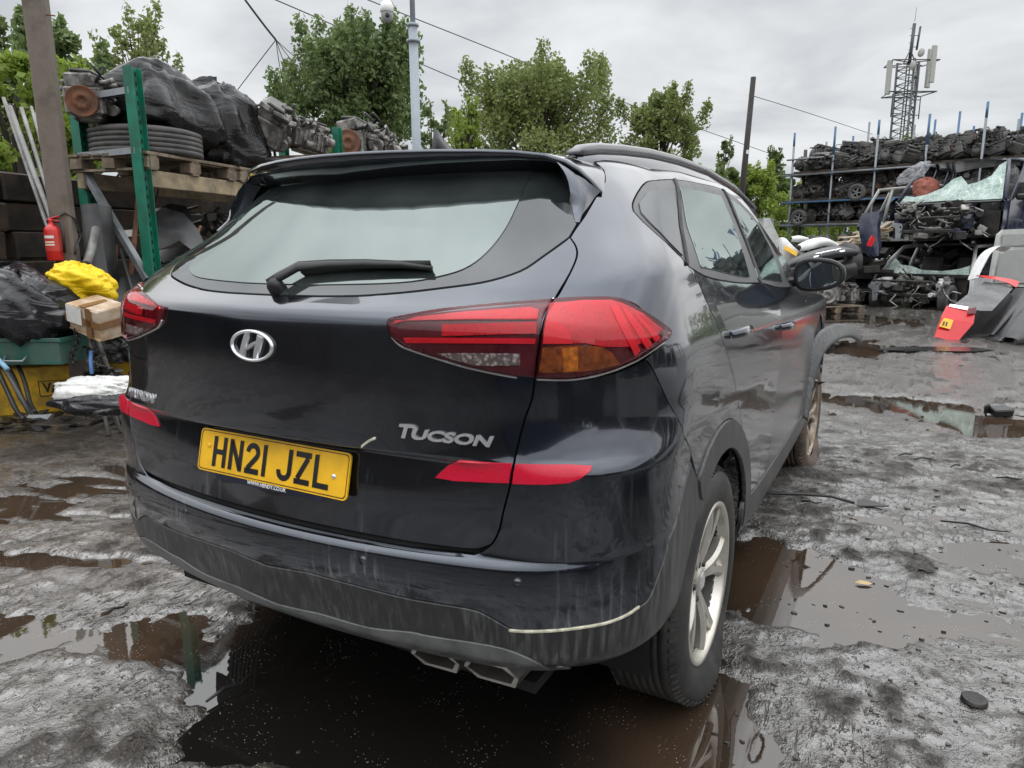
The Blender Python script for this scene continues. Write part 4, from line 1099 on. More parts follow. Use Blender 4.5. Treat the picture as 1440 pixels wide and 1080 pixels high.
def leaves_mesh(name,centers,radii,per,size,mat,parent,rng,up=.35,spray=.0):
    n=sum(per); V=np.empty((n*4,3),np.float32); k=0
    for c,r,p in zip(centers,radii,per):
        d=rng.normal(size=(p,3)); d/=np.linalg.norm(d,axis=1)[:,None]; rr=rng.random(p)**.45
        pos=np.array(c)+d*rr[:,None]*np.array(r)
        nrm=rng.normal(size=(p,3))+np.array((0,0,up)); nrm/=np.linalg.norm(nrm,axis=1)[:,None]
        a=np.cross(nrm,rng.normal(size=(p,3))); a/=np.linalg.norm(a,axis=1)[:,None]; b=np.cross(nrm,a)
        s=size*(.6+.8*rng.random(p))[:,None]
        q=np.stack([pos-a*s*.5,pos+b*s*.32-a*s*.05,pos+a*s*.55,pos-b*s*.32-a*s*.05],1)
        V[k*4:(k+p)*4]=q.reshape(-1,3); k+=p
    me=bpy.data.meshes.new(name); me.vertices.add(n*4); me.vertices.foreach_set('co',V.ravel())
    me.loops.add(n*4); me.loops.foreach_set('vertex_index',np.arange(n*4,dtype=np.int32))
    me.polygons.add(n); me.polygons.foreach_set('loop_start',np.arange(n,dtype=np.int32)*4); me.polygons.foreach_set('loop_total',np.full(n,4,np.int32)); me.update(); me.materials.append(mat)
    o=bpy.data.objects.new(name,me); return link(o,parent)
def tree(name,label,px,d,top_px,wid_px,base_z,crown_lo,mat,seed,leaf=.13,n=6000,shoots=0,shape='round',group=None,cat='tree',trunk_r=.16):
    """px: column; top_px: row of the tip; wid_px: crown width in the photo; crown_lo: z where the crown starts"""
    rng=np.random.default_rng(seed); r_=random.Random(seed)
    base=ground_at(px,d); top=at_depth(px,top_px,d).z; W=wid_px*d/FPX/2
    t=thing(name,label,cat,(base.x,base.y,base_z),0,group)
    H=top-base_z; c0=crown_lo-base_z; ch=H-c0
    tr=MB(); tr.tube([(0,0,-.2),(.05*H*.1,.02,c0*.6),(0,.05,c0+ch*.35),(.05,0,c0+ch*.75)],[trunk_r*1.3,trunk_r,trunk_r*.7,trunk_r*.25],8)
    cs=[];rs=[];ps=[]
    nb=max(14,int(26*(W*W*ch)**.33/2))
    for i in range(nb):
        q=(i+.5)/nb; a=i*2.39996+r_.uniform(-.4,.4)
        if shape=='round': rad_=W*math.sqrt(max(0.04,1-(2*q-1.0)**2))*r_.uniform(.45,.9)
        elif shape=='cone': rad_=W*(1-q)**.7*r_.uniform(.3,.95)+.1
        else: rad_=W*(1-.45*q)*r_.uniform(.35,.9)
        zz=c0+ch*(.04+.90*q)
        c=Vector((rad_*math.cos(a),rad_*math.sin(a),zz)); br=W*r_.uniform(.26,.42)*(1-.35*q)
        cs.append(c); rs.append((br,br,br*.75)); ps.append(int(n/nb*r_.uniform(.6,1.4)))
        z0=c0*.7+(zz-c0*.7)*.45
        tr.tube([(0,.03,z0),(c.x*.5,c.y*.5,z0+(zz-z0)*.7),tuple(c)],[trunk_r*.4*(1-.6*q),trunk_r*.2,trunk_r*.06],5)
    for i in range(shoots):
        a=r_.uniform(0,6.28); q=r_.uniform(.1,.95); x=W*q*math.cos(a); y=W*q*math.sin(a); z0=c0+ch*r_.uniform(.45,.8); L=ch*r_.uniform(.2,.42)*(1.1-.5*q)
        e=Vector((x*1.15,y*1.15,min(z0+L,H)))
        tr.tube([(x*.6,y*.6,z0-.3),(x,y,z0+L*.3),tuple(e)],[.03,.02,.008],4)
        for j in range(4):
            k=j/3; c=Vector((x,y,z0)).lerp(e,.3+.7*k); cs.append(c); rr=.34*(1-.55*k)*W/2.0+.06; rs.append((rr,rr,rr*1.3)); ps.append(int(n*.006*(1.2-.6*k))+8)
    tr.build('trunk',M['bark'],t)
    leaves_mesh('crown',[tuple(c) for c in cs],rs,ps,leaf,mat,t,rng); return t
# (horizon-row columns in photo pixels, view depths in metres)
TG='trees along the far side of the yard'
tree('bush','bright yellow-green bush behind the leaning pipes at far left',40,10.5,75,210,0,.9,M['leaf_bright'],1,.12,7000,10,cat='bush')
tree('bush','bright green bush between the square pole and the green upright of the rack',140,11.5,110,120,0,.9,M['leaf_bright'],2,.12,4000,6,cat='bush')
tree('tree','mid green tree at the left edge, cut off by the photo frame',-8,15,10,130,0,2.2,M['leaf_mid'],3,.15,5000,10,group=TG)
tree('tree','dark green tree showing either side of the square pole',105,17,52,150,0,2.6,M['leaf_dark'],4,.16,6500,10,group=TG)
tree('tree','small pale birch-like tree above the wrapped engines on the left',218,25,34,110,0,3.6,M['leaf_olive'],5,.16,2200,16,'tall',group=TG,trunk_r=.12)
tree('tree','tall dark green tree with upright shoots left of the camera mast',499,19,52,185,0,1.7,M['leaf_dark'],6,.115,17000,46,'tall',group=TG)
tree('tree','low slender sapling right of the camera mast',612,21,150,70,0,1.5,M['leaf_dark'],16,.13,1300,8,'tall',group=TG,trunk_r=.07)
tree('tree','large rounded olive green tree behind the car roof',755,27,98,225,0,2.0,M['leaf_olive'],7,.135,24000,22,group=TG,trunk_r=.2)
tree('bush','pale yellowish bush left of the large rounded tree',658,24,150,85,0,1.4,M['leaf_bright'],17,.14,2600,10,'tall',cat='bush')
tree('tree','medium tree with open crown between the rounded tree and the leaning pole',925,28,140,120,0,3.0,M['leaf_olive'],8,.14,9000,18,group=TG)
tree('tree','thin conical tree just left of the leaning pole',1012,44,196,32,0,3.5,M['leaf_mid'],9,.17,1500,4,'cone',group=TG,trunk_r=.1)
tree('tree','thin conical tree right of the leaning pole above the hedge',1085,40,212,44,0,3.2,M['leaf_mid'],10,.17,1600,8,'cone',group=TG,trunk_r=.1)
for i,(px,d,tp,w_,lb) in enumerate([(985,38,236,70,'leftmost hedge bush, partly behind the car roof rail'),(1020,36,232,80,'hedge bush directly behind the leaning pole'),(1060,36,236,90,'broad hedge bush right of the leaning pole'),(1098,38,244,70,'hedge bush beside the left end of the scaffold rack'),(1130,40,250,80,'hedge bush seen through the left bay of the scaffold rack'),(1275,46,196,110,'bush behind the foot of the phone mast, above the scaffold shelves'),(1180,44,262,90,'bush low behind the middle of the scaffold rack'),(1330,46,196,70,'rightmost bush above the scaffold shelves')]):
    tree('bush',lb,px,d,tp,w_,0,.3,M['leaf_mid'] if i%2 else M['leaf_bright'],30+i,.19,6500,7,group='hedge bushes beyond the scaffold rack',cat='bush',trunk_r=.08)
tg=[]
rng=np.random.default_rng(99); cs=[];rs=[];ps=[]
for px in range(-420,1900,40):
    d=62+10*rng.random(); p=ground_at(px,d); h=3.4+2.2*rng.random(); cs.append((p.x,p.y,h*.5)); rs.append((3.0,3.0,h*.62)); ps.append(620)
far=leaves_mesh('far_hedge',cs,rs,ps,.42,M['leaf_mid'],None,rng); tag(far,'distant dark hedge line closing off the yard','hedge',kind='stuff')
# ================= left side: rack, timber wall, scrap =================
M['green']=simple('green_rack_paint',(.008,.17,.105),.42,0,.15,9,dirt=(.03,.06,.045),dirt_amt=.5)
M['galv']=simple('galvanised_steel',(.30,.32,.34),.45,.6,.2,12)
M['greypaint']=simple('grey_pole_paint',(.30,.34,.38),.5,.1,.1,9)
M['oldwood']=simple('old_pallet_wood',(.22,.17,.12),.8,0,.35,9,.3,dirt=(.05,.04,.03),dirt_amt=.7)
M['palewood']=simple('weathered_beam_wood',(.30,.24,.15),.75,0,.3,7,.3,dirt=(.10,.08,.06),dirt_amt=.7)
M['sleeper']=simple('tarred_timber',(.017,.014,.012),.75,0,.5,5,.5,dirt=(.07,.042,.025),dirt_amt=.6)
M['polewood']=simple('weathered_grey_wood',(.17,.14,.115),.8,0,.25,5,.35,dirt=(.08,.065,.055),dirt_amt=.7)
def film(name,col,rough,scale,strength,dist=.03,clear=0):
    m,t,b=newmat(name); n=noise(t,scale,3,.5,dist=1.6,stretch=(.8,.8,3.0)); n2=noise(t,scale*2.2,2,.5,dist=1.0,stretch=(2.4,.8,.8))
    b.inputs['Base Color'].default_value=(*col,1); b.inputs['Roughness'].default_value=rough; b.inputs['IOR'].default_value=1.4
    if clear:
        f=ramp2(t,n.outputs['Fac'],.55,.68,0,clear); c=mixc(t,f,col,(.5,.5,.52)); t.links.new(c,b.inputs['Base Color'])
    bump(t,b,mixc(t,.35,n.outputs['Fac'],n2.outputs['Fac']),strength,dist); return m
M['blackfilm']=film('black_plastic_film',(.006,.006,.007),.24,2.2,.45,.07)
M['wrapfilm']=film('shiny_stretch_wrap',(.02,.02,.023),.2,2.8,.5,.07,.75)
M['whitefilm']=film('white_plastic_film',(.62,.62,.60),.45,4,.8,.05)
M['yellowfilm']=film('yellow_plastic_bag',(.82,.56,.01),.38,3.5,.7,.06)
M['engal']=simple('dirty_cast_aluminium',(.27,.26,.245),.5,.55,.4,14,.3,dirt=(.04,.035,.03),dirt_amt=.85,dscale=8)
M['engdark']=simple('oily_black_metal',(.018,.018,.019),.4,.2,.5,16,.3,dirt=(.07,.06,.05),dirt_amt=.5,dscale=9)
M['rust']=simple('rusty_steel',(.20,.085,.045),.75,.2,.35,14,.3,dirt=(.08,.045,.03),dirt_amt=.7)
M['hose']=simple('black_rubber_hose',(.02,.02,.021),.45,0,.2,8)
M['pvc']=simple('dull_grey_pipe',(.23,.23,.225),.5,.25,.25,6,dirt=(.10,.085,.07),dirt_amt=.6)
M['greyplastic']=simple('matt_grey_plastic',(.034,.035,.038),.5,0,.2,5,dirt=(.09,.085,.08),dirt_amt=.4)
RF=Vector((math.cos(YAW),math.sin(YAW),0)); FF=Vector((-math.sin(YAW),math.cos(YAW),0))
def frame_at(px,d,e1):  # local frame: x along e1, y away from the camera, z up
    o=ground_at(px,d); X=e1.normalized(); Y=Vector((-X.y,X.x,0))
    return o,X,Y
# rack directions
A1=ground_at(211,6.0); B1=ground_at(482,9.25); E1=(B1-A1).normalized(); E2=Vector((-E1.y,E1.x,0))
RZ=math.atan2(E1.y,E1.x)
def upright(name,pos,h,label):
    t=thing(name,label,'rack upright',pos,RZ,'green rack uprights')
    m=MB(); w=.052; d=.045
    m.box((0,0,h/2),(w*2,.004,h)); m.box((-w,d/2,h/2),(.004,d,h)); m.box((w,d/2,h/2),(.004,d,h)); m.box((-w*.8,d,h/2),(w*.4,.004,h)); m.box((w*.8,d,h/2),(w*.4,.004,h))
    m.box((-w,-d/2+.0,h/2),(.004,d,h)); m.box((w,-d/2,h/2),(.004,d,h))
    p=m.build('post',M['green'],t)
    s=MB()
    for k in range(int(h/.075)):
        z=.05+k*.075
        for x in(-.026,.026): s.box((x,-.0035,z),(.013,.003,.034))
    s.build('slot_holes',M['shell'],t)
    f=MB(); f.box((0,0,.004),(.14,.12,.008)); f.build('foot_plate',M['green'],t); return t
HU=2.80
up_f=upright('rack_upright',A1,HU,'nearest green slotted rack upright, left of the car boot')
AR=ground_at(132,6.35)
up_r=upright('rack_upright',AR,HU-.05,'green slotted upright beside the square wooden pole')
up_2=upright('rack_upright',B1,HU+.05,'green upright farther along, just above the car spoiler')
up_3=upright('rack_upright',B1+E2*.78,HU+.05,'green upright behind the rusty flywheel, mostly hidden'); up_3.location.z-=.15
def strut(name,a,b,w,label,mat='galv',cat='rack brace',group='galvanised rack braces',dims=None):
    a,b=Vector(a),Vector(b); t=(b-a); L=t.length; q=t.to_track_quat('X','Z')
    m=MB(); m.box((L/2,0,0),(L,w,.004)); m.box((L/2,-w/2,-w/2),(L,.004,w)) ; m.box((L/2,w/2,-w/2),(L,.004,w))
    o=m.build(name,M[mat]); o.location=a; o.rotation_euler=q.to_euler(); return tag(o,label,cat,group)
Z=lambda v,z: Vector((v.x,v.y,z))
strut('rack_brace',Z(A1-E1*.03,2.64),Z(AR-E1*.03,2.64),.05,'top horizontal brace between the two near green uprights')
strut('rack_brace',Z(A1-E1*.03,2.17),Z(AR-E1*.03,2.17),.05,'lower horizontal brace of the near rack frame')
strut('rack_brace',Z(A1-E1*.05,1.10),Z(AR-E1*.05,2.13),.05,'long diagonal brace of the near rack frame')
strut('rack_brace',Z(A1-E1*.05,1.02),Z(AR-E1*.05,.30),.05,'lower diagonal brace meeting the near upright under the first one')
strut('rack_brace',Z(B1-E1*.03,2.68),Z(B1+E2*.78-E1*.03,2.68),.05,'brace of the farther rack frame beside the engines')
# timber beams of the shelf
SH=2.00
for y0,lb in((.02,'front timber beam of the rack shelf under the pallets'),(.70,'rear timber beam of the rack shelf under the pallets')):
    m=MB(); m.box((2.25,y0,SH-.07),(4.5,.07,.14),None,.006)
    o=m.build('shelf_beam',M['palewood']); o.location=A1-E1*.0+E1*.05; o.rotation_euler=(0,0,RZ); tag(o,lb,'shelf beam','timber shelf beams')
def pallet_mesh():
    m=MB()
    for i in range(7): m.box((0,-.36+i*.12,.135),(1.2,.095,.02),None,.002)
    for x in(-.53,0,.53):
        m.box((x,0,.115),(.10,.8,.02))
        for y in(-.34,0,.34): m.box((x,y,.062),(.14,.12,.085),None,.003)
        m.box((x,0,.01),(.10,.8,.02))
    m.jitter(.004,3); return m
pal=pallet_mesh().build('pallet',M['oldwood'])
def put(o,base,dx,dy,z,rz=0):
    p=base+E1*dx+E2*dy; o.location=(p.x,p.y,z); o.rotation_euler=(0,0,RZ+rz); return o
put(pal,A1,.62,.36,SH); tag(pal,'weathered pallet carrying the big tyre on the green rack','pallet','pallets on the green rack')
for dx,lb in((1.88,'pallet under the second black-wrapped engine on the green rack'),(3.15,'third pallet along the rack, close to the farther upright')):
    c=pal.copy(); COL.objects.link(c); put(c,A1,dx,.36,SH); c['label']=lb
def tyre_mb(R,w,n=40):
    m=MB(); h=w/2
    pr=[(R*.58,-h*.8),(R*.66,-h),(R*.85,-h),(R*.95,-h*.88)]
    for k in range(5):
        c=-h*.66+k*h*.33; pr+=[(R,c-h*.14),(R,c+h*.14),(R-.007,c+h*.15),(R-.007,c+h*.18)] if k<4 else [(R,c-h*.14),(R,c+h*.14)]
    pr+=[(R*.95,h*.88),(R*.85,h),(R*.66,h),(R*.58,h*.8),(R*.60,0)]
    m.lathe(pr,(0,0,h),'z',n,closed=True); return m
M['oldtyre']=simple('old_tyre_rubber',(.04,.04,.042),.6,0,.3,9,.2,dirt=(.12,.11,.10),dirt_amt=.5)
ty=tyre_mb(.47,.25).build('tyre',M['oldtyre']); put(ty,A1,.52,.38,SH+.145); tag(ty,'big truck tyre lying flat on the first rack pallet','tyre','tyres lying on the rack')
ty2=tyre_mb(.33,.19).build('tyre',M['oldtyre']); put(ty2,A1,2.30,.25,SH+.145); tag(ty2,'smaller car tyre lying under the bare aluminium engine','tyre','tyres lying on the rack')
# ---- engines ----
def engine_parts(seed,k=1.0):
    r=random.Random(seed)
    b=MB(); b.cur=0
    b.box((0,0,.20),(.50,.34,.26),None,.02); b.box((0,.02,.39),(.46,.26,.14),rotx(r.uniform(-.25,.25)),.02); b.box((0,0,.06),(.40,.26,.10),None,.03,.9 if False else 1)
    for i in range(7): b.box((-.21+.07*i,-.18,.20),(.014,.03,.22))
    for i in range(4): b.cyl((-.16+.11*i,-.14,.37),(-.16+.11*i,-.26,.40+r.uniform(-.05,.03)),.026,8)
    b.cyl((.16,-.20,.24),(.30,-.20,.24),.065,12); b.cyl((-.12,-.22,.13),(.02,-.22,.13),.055,12)
    for i in range(9): b.box((r.uniform(-.25,.25),r.uniform(-.2,.2),r.uniform(.1,.46)),(r.uniform(.04,.13),r.uniform(.04,.12),r.uniform(.03,.10)),rotz(r.uniform(0,3))@rotx(r.uniform(-.6,.6)),.006)
    d=MB()
    for i in range(6): d.box((r.uniform(-.24,.24),r.uniform(-.22,.2),r.uniform(.12,.5)),(r.uniform(.06,.2),r.uniform(.05,.15),r.uniform(.04,.10)),rotz(r.uniform(0,3))@rotx(r.uniform(-.6,.6)),.01)
    d.box((0,.0,.475),(.42,.2,.045),rotx(.05),.015)
    for i in range(6):
        p=Vector((r.uniform(-.24,.24),r.uniform(-.24,.1),r.uniform(.15,.48))); q=[p]
        for j in range(4): p=p+Vector((r.uniform(-.14,.14),r.uniform(-.10,.08),r.uniform(-.12,.09))); q.append(p)
        d.tube(q,r.uniform(.008,.02),6)
    f=MB(); f.lathe([(.0,.0),(.035,.0),(.04,-.012),(.075,-.012),(.085,-.004),(.125,-.004),(.14,-.012),(.148,-.012),(.148,.012),(.0,.014)],(0,0,0),'x',32)
    for i in range(6): a=math.pi*i/3; f.cyl((-.018,.055*math.sin(a),.055*math.cos(a)),(.002,.055*math.sin(a),.055*math.cos(a)),.008,6)
    p=MB(); p.lathe([(0,0),(.02,0),(.022,-.02),(.05,-.02),(.06,-.028),(.07,-.02),(.07,.02),(0,.02)],(0,0,0),'x',20)
    return b,d,f,p
def engine(label,loc,rz,seed,group,scale=1.0,tilt=(0,0),fly=True,flyrust=True):
    t=thing('engine',label,'engine',loc,rz,group,(tilt[0],tilt[1],rz)); t.scale=(scale,)*3
    b,d,f,p=engine_parts(seed)
    b.build('engine_block',M['engal'],t); d.build('ancillaries',M['engdark'],t)
    if fly: o=f.build('flywheel',M['rust'] if flyrust else M['engal'],t); o.location=(-.275,0,.19)
    o=p.build('pulley',M['engdark'],t); o.location=(.28,.03,.17); o.rotation_euler=(0,0,math.pi)
    o2=p.build('pulley',M['engal'],t); o2.location=(.27,-.12,.32); o2.rotation_euler=(0,0,math.pi); o2.scale=(.8,)*3
    return t
EG='scrap engines on the green rack'
def erack(label,dx,dy,z,rz,seed,scale=1.0,tilt=(0,0),**k):
    p=A1+E1*dx+E2*dy; return engine(label,(p.x,p.y,z),RZ+rz,seed,EG,scale,tilt,**k)
TZ=SH+.145+.25
erack('engine with rusty flywheel facing out, standing on the big tyre',.18,.62,TZ+.02,YAW+math.pi/2+.25-RZ,11,.85,(.0,-.08))
erack('aluminium engine leaning over the smaller tyre beside the black wrap',2.15,.30,TZ+.10,.5,12,1.0,(.5,-.35),fly=False)
erack('dark engine behind the leaning aluminium one',2.75,.55,SH+.50,.2,13,1.0,(.1,0),fly=False)
erack('engine with a rusty flywheel just right of the farther green upright',4.12,.10,SH+.50,YAW+math.pi/2-.1-RZ,14,1.15,(0,.0))
erack('dark engine right of the rusty flywheel with pale curved pipe',4.80,.20,SH+.48,-.3,15,1.15,(0,0),fly=False)
erack('last dark engine on the rack, beside the camera mast',5.5,.25,SH+.48,.4,16,1.1,(.1,0),fly=False)
erack('small black engine between the green upright and the dark one',3.05,.25,SH+.48,-.6,17,.85,(.1,.2),fly=False)
m=MB(); m.tube([(0,0,0),(.05,0,.22),(.13,0,.30),(.22,0,.22),(.26,0,.02)],.022,8); o=m.build('bent_pipe',M['pvc']); put(o,A1,4.80,.0,SH+.80); tag(o,'pale bent coolant pipe standing on the dark engine','pipe')
m=MB(); m.box((1.15,0,SH+.32),(3.6,.07,.14),None,.006); m.box((1.15,.68,SH+.32),(3.6,.07,.14),None,.006); m.box((1.15,.34,SH+.41),(3.6,.78,.04))
o=m.build('rack_shelf',M['oldwood']); p=B1; o.location=p-E1*.1; o.rotation_euler=(0,0,RZ); tag(o,'shelf deck of the farther rack bay under the dark engines','shelf')
# ---- wrapped bundles ----
def blob(name,label,cat,c,size,rz,mat,seed,wr=.05,p=3.0,group=None,tilt=(0,0),n=(64,40),drape=0):
    rng=random.Random(seed); ox,oy=rng.uniform(0,50),rng.uniform(0,50)
    vs=[];nu_,nv_=n
    th=np.linspace(0,2*np.pi,nu_,endpoint=False); ph=np.linspace(-np.pi/2,np.pi/2,nv_)
    T,Pm=np.meshgrid(th,ph); e=2/p
    sg=lambda a: np.sign(a)*np.abs(a)**e
    X=sg(np.cos(Pm))*sg(np.cos(T)); Y=sg(np.cos(Pm))*sg(np.sin(T)); Zz=sg(np.sin(Pm))
    big=fbm(np.cos(T)*1.6+ox+Pm,np.sin(T)*1.6+oy+Pm*1.3,3,seed); rid=1-np.abs(fbm(T*1.5*np.cos(Pm)+ox,Pm*1.6+oy+T*1.1+np.sin(T)*1.5,2,seed+5))*2.4
    k=1+big*.26+wr*.9*np.maximum(-.5,rid)*.6
    if drape: X=X*(1-.28*np.clip(Zz,-1,1)); Y=Y*(1-.28*np.clip(Zz,-1,1))
    P=np.stack([X*size[0]/2*k,Y*size[1]/2*k,Zz*size[2]/2*k],-1)
    vs=P.reshape(-1,3).tolist(); fs=[(i*nu_+j,i*nu_+(j+1)%nu_,(i+1)*nu_+(j+1)%nu_,(i+1)*nu_+j) for i in range(nv_-1) for j in range(nu_)]
    o=mesh_obj(name,vs,fs,mat); o.location=c; o.rotation_euler=(tilt[0],tilt[1],rz); return tag(o,label,cat,group)
def rk(dx,dy,z): p=A1+E1*dx+E2*dy; return (p.x,p.y,z)
blob('wrapped_engine','large heap wrapped in black plastic film on the big tyre','wrapped engine',rk(.78,.42,TZ+.27),(.95,.72,.70),RZ,M['blackfilm'],21,.06,3,'engines wrapped in black film',(0,.08),drape=1)
blob('wrapped_engine','second black-wrapped heap on the rack, right of the big tyre','wrapped engine',rk(1.66,.42,SH+.145+.41),(.84,.74,.92),RZ,M['blackfilm'],22,.07,3,'engines wrapped in black film',(0,0),drape=1)
# ---- stacked timber wall behind the rack ----
WO=A1+E2*1.35
for col in range(3):
    for row in range(8):
        rr=random.Random(col*20+row); m=MB(); L=2.55+rr.uniform(-.06,.06)
        m.box((0,0,0),(L,.26+rr.uniform(-.02,.02),.245),None,.018)
        # split and worn ends
        for k in range(len(m.v)): m.v[k]=m.v[k]+Vector((rr.uniform(-.012,.012),rr.uniform(-.012,.012),rr.uniform(-.006,.006)))
        o=m.build('timber_sleeper',M['sleeper']); p=WO+E1*(-1.55+col*2.62+rr.uniform(-.04,.04))+E2*rr.uniform(-.04,.05)
        if col==1 and row==7: pass
        o.location=(p.x,p.y,.125+row*.25); o.rotation_euler=(0,rr.uniform(-.006,.006),RZ+rr.uniform(-.012,.012))
        tag(o,['tarred timber sleeper stacked in the wall behind the square pole','tarred timber sleeper stacked in the wall behind the green rack','tarred timber sleeper stacked in the wall hidden behind the car'][col],'timber sleeper','stacked timber sleepers')
# ---- square wooden pole with extinguisher ----
pp=ground_at(93,5.55); t=thing('pole',"tall square weathered wooden pole at the left, with a cable looped round it",'pole',(pp.x,pp.y,0),YAW+.25)
m=MB(); m.box((0,0,3.6),(.15,.15,7.4),None,.02)
m.build('post',M['polewood'],t)
m=MB(); m.tube([(-.085,-.09,1.55),(.05,-.09,1.62),(.088,-.02,1.58),(.09,.08,1.45),(.088,-.06,1.36),(.082,-.085,1.30)],.008,6); m.build('cable_loop',M['hose'],t)
m=MB(); m.cyl((.07,-.05,3.05),(.14,-.07,3.04),.005,6); m.build('nail',M['rust'],t)
ep=at_depth(75,338,5.42); t=thing('fire_extinguisher','small red fire extinguisher hanging on the square pole','fire extinguisher',(ep.x,ep.y,ep.z-.155),YAW)
M['extred']=simple('extinguisher_red',(.55,.022,.018),.3,0,.12,6)
m=MB(); m.lathe([(0,0),(.05,0),(.056,.008),(.056,.225),(.05,.25),(.028,.268),(.02,.275),(.02,.29)],(0,0,0),'z',24); m.build('cylinder',M['extred'],t)
m=MB(); m.lathe([(.0572,.075),(.0572,.20)],(0,0,0),'z',24); l=m.build('instruction_label',simple('faded_label_red',(.50,.05,.04),.4,0,.1),t)
for z,w_,h in((.17,.05,.020),(.135,.045,.012),(.115,.05,.012)):
    m=MB(); m.lathe([(.0580,z),(.0580,z+h)],(0,0,0),'z',48)
    m.f=[f for f in m.f if sum((m.v[i] for i in f),Vector()).y/4<-.045]; m.m=m.m[:len(m.f)]; m.sm=m.sm[:len(m.f)]
    m.build('label_panel',simple('label_cream',(.75,.62,.5),.5,0,.1) if z<.16 else simple('label_white',(.7,.7,.7),.5,0,.1),l)
m=MB(); m.box((0,0,.30),(.03,.03,.03),None,.005); m.box((.02,-.0,.325),(.10,.014,.010),roty(-.25),.003); m.box((.025,0,.305),(.08,.014,.010),roty(.15),.003); m.build('valve_handle',M['extred'],t)
m=MB(); m.tube([(.02,.0,.30),(.07,.01,.29),(.082,.0,.20),(.075,.0,.06)],.011,8); m.build('hose',M['hose'],t)
# ---- leaning pipes ----
for i,(a,b,dd,r_,lb) in enumerate([((14,150),(78,320),5.9,.021,'thickest grey pipe leaning left of the square pole'),((30,152),(84,318),5.95,.017,'second thick grey pipe of the leaning bunch'),((44,150),(90,318),6.0,.012,'thin dark pipe leaning in the bunch'),((50,160),(82,300),6.1,.014,'thinnest pipe at the right of the leaning bunch'),((5,138),(72,330),6.0,.016,'pipe reaching highest at the left of the bunch')]):
    p0=at_depth(*a,dd+.35); p1=at_depth(*b,dd-.15); p2=p1+(p1-p0)*1.2; p2=p0+(p1-p0)*((p0.z-.02)/(p0.z-p1.z))
    m=MB(); n_=8; m.tube([p0.lerp(p2,k/n_)+Vector((0,0,-.04*math.sin(math.pi*k/n_))) for k in range(n_+1)],r_,10); o=m.build('pipe',M['pvc']); tag(o,lb,'pipe','pipes leaning by the square pole')
# ---- grey sheets, rods and panels behind the scrap ----
def sheet(name,label,cat,pts,th,mat,group=None):
    pts=[Vector(p) for p in pts]; n=(pts[1]-pts[0]).cross(pts[-1]-pts[0]).normalized(); k=len(pts); m=MB()
    vs=pts+[p+n*th for p in pts]; m.add(vs,[tuple(range(k))[::-1],tuple(range(k,2*k))]+[(i,(i+1)%k,k+(i+1)%k,k+i) for i in range(k)]); return tag(m.build(name,mat),label,cat,group)
def curved_sheet(name,label,cat,A,B,mat,bulge=.1,th=.006,group=None,n=10):
    """a bent sheet between two pixel/depth edges A and B (lists of equal length)"""
    m=MB(); ra=[at_depth(*p) for p in A]; rb=[at_depth(*p) for p in B]; grid=[]
    for i in range(n+1):
        q=i/n; row=[a.lerp(b,q)-FF*bulge*math.sin(math.pi*q) for a,b in zip(ra,rb)]; grid.append(row)
    m.loft(grid,False); g2=[[p+FF*th for p in r] for r in grid]; m.loft(g2,False)
    edge=lambda l: l
    o=m.build(name,mat); return tag(o,label,cat,group)
curved_sheet('plastic_sheet','curled grey plastic sheet standing right of the square pole','plastic sheet',[(113,290,5.9),(118,350,5.85),(128,440,5.8)],[(138,286,5.9),(146,350,5.85),(158,430,5.8)],M['greyplastic'],.08)
curved_sheet('plastic_sheet','second grey plastic sheet overlapping the curled one','plastic sheet',[(132,288,6.0),(140,350,5.95),(150,430,5.9)],[(156,290,6.0),(162,340,5.95),(168,425,5.9)],M['greyplastic'],-.03)
curved_sheet('plastic_sheet','grey wing liner arching behind the near green upright','wing liner',[(214,300,6.6),(232,292,6.6),(258,300,6.6),(278,322,6.55),(288,345,6.5)],[(214,352,6.2),(226,350,6.2),(240,345,6.2),(252,338,6.2),(270,352,6.2)],M['greyplastic'],.05)
curved_sheet('plastic_sheet','darker wing liner behind the grey one, under the shelf','wing liner',[(218,294,6.9),(240,286,6.9),(262,290,6.9),(272,310,6.9)],[(218,330,6.8),(240,325,6.8),(258,325,6.8),(268,335,6.8)],M['black'],.05)
curved_sheet('plastic_sheet','black bumper skin lying low behind the near upright','bumper',[(170,390,6.0),(215,380,6.2),(260,372,6.5)],[(172,470,5.8),(215,455,6.0),(262,430,6.4)],M['black'],.12)
curved_sheet('plastic_sheet','black door card leaning against the timber wall','door card',[(222,352,6.9),(262,345,7.0),(300,340,7.2)],[(222,420,6.6),(262,410,6.7),(300,395,7.0)],M['black'],.06)
for a,b,d0,r_,mt,lb,ct in [((196,262),(178,440),6.15,.022,'rust','long rusty rod leaning behind the near green upright','rod'),((163,345),(160,425),6.0,.016,'rust','short rusty rod standing left of the long one','rod'),((207,368),(203,398),6.1,.012,'rust','thin rusty rod right of the near upright','rod'),((282,318),(258,362),6.4,.014,'rust','rusty bar poking up beside the rear window','rod'),((135,322),(122,372),5.6,.034,'pvc','broken pale pipe with torn end beside the pole','pipe'),((126,350),(150,425),5.75,.036,'pvc','thick grey drain pipe leaning right of the pole','pipe'),((170,350),(190,420),5.9,.016,'hose','black bar leaning across the rusty rods','bar'),((232,220),(208,330),6.5,.008,'hose','thin black cable hanging from the shelf','cable')]:
    p0=at_depth(*a,d0+.2); p1=at_depth(*b,d0-.1); k=p0+(p1-p0)*(1.25 if ct in('rod','bar') else 1.0)
    m=MB(); m.tube([p0,p0.lerp(k,.5)+Vector((0,0,-.02)),k],r_,9); tag(m.build('scrap_rod' if ct in('rod','bar') else ('pipe' if ct=='pipe' else 'cable'),M[mt]),lb,ct)
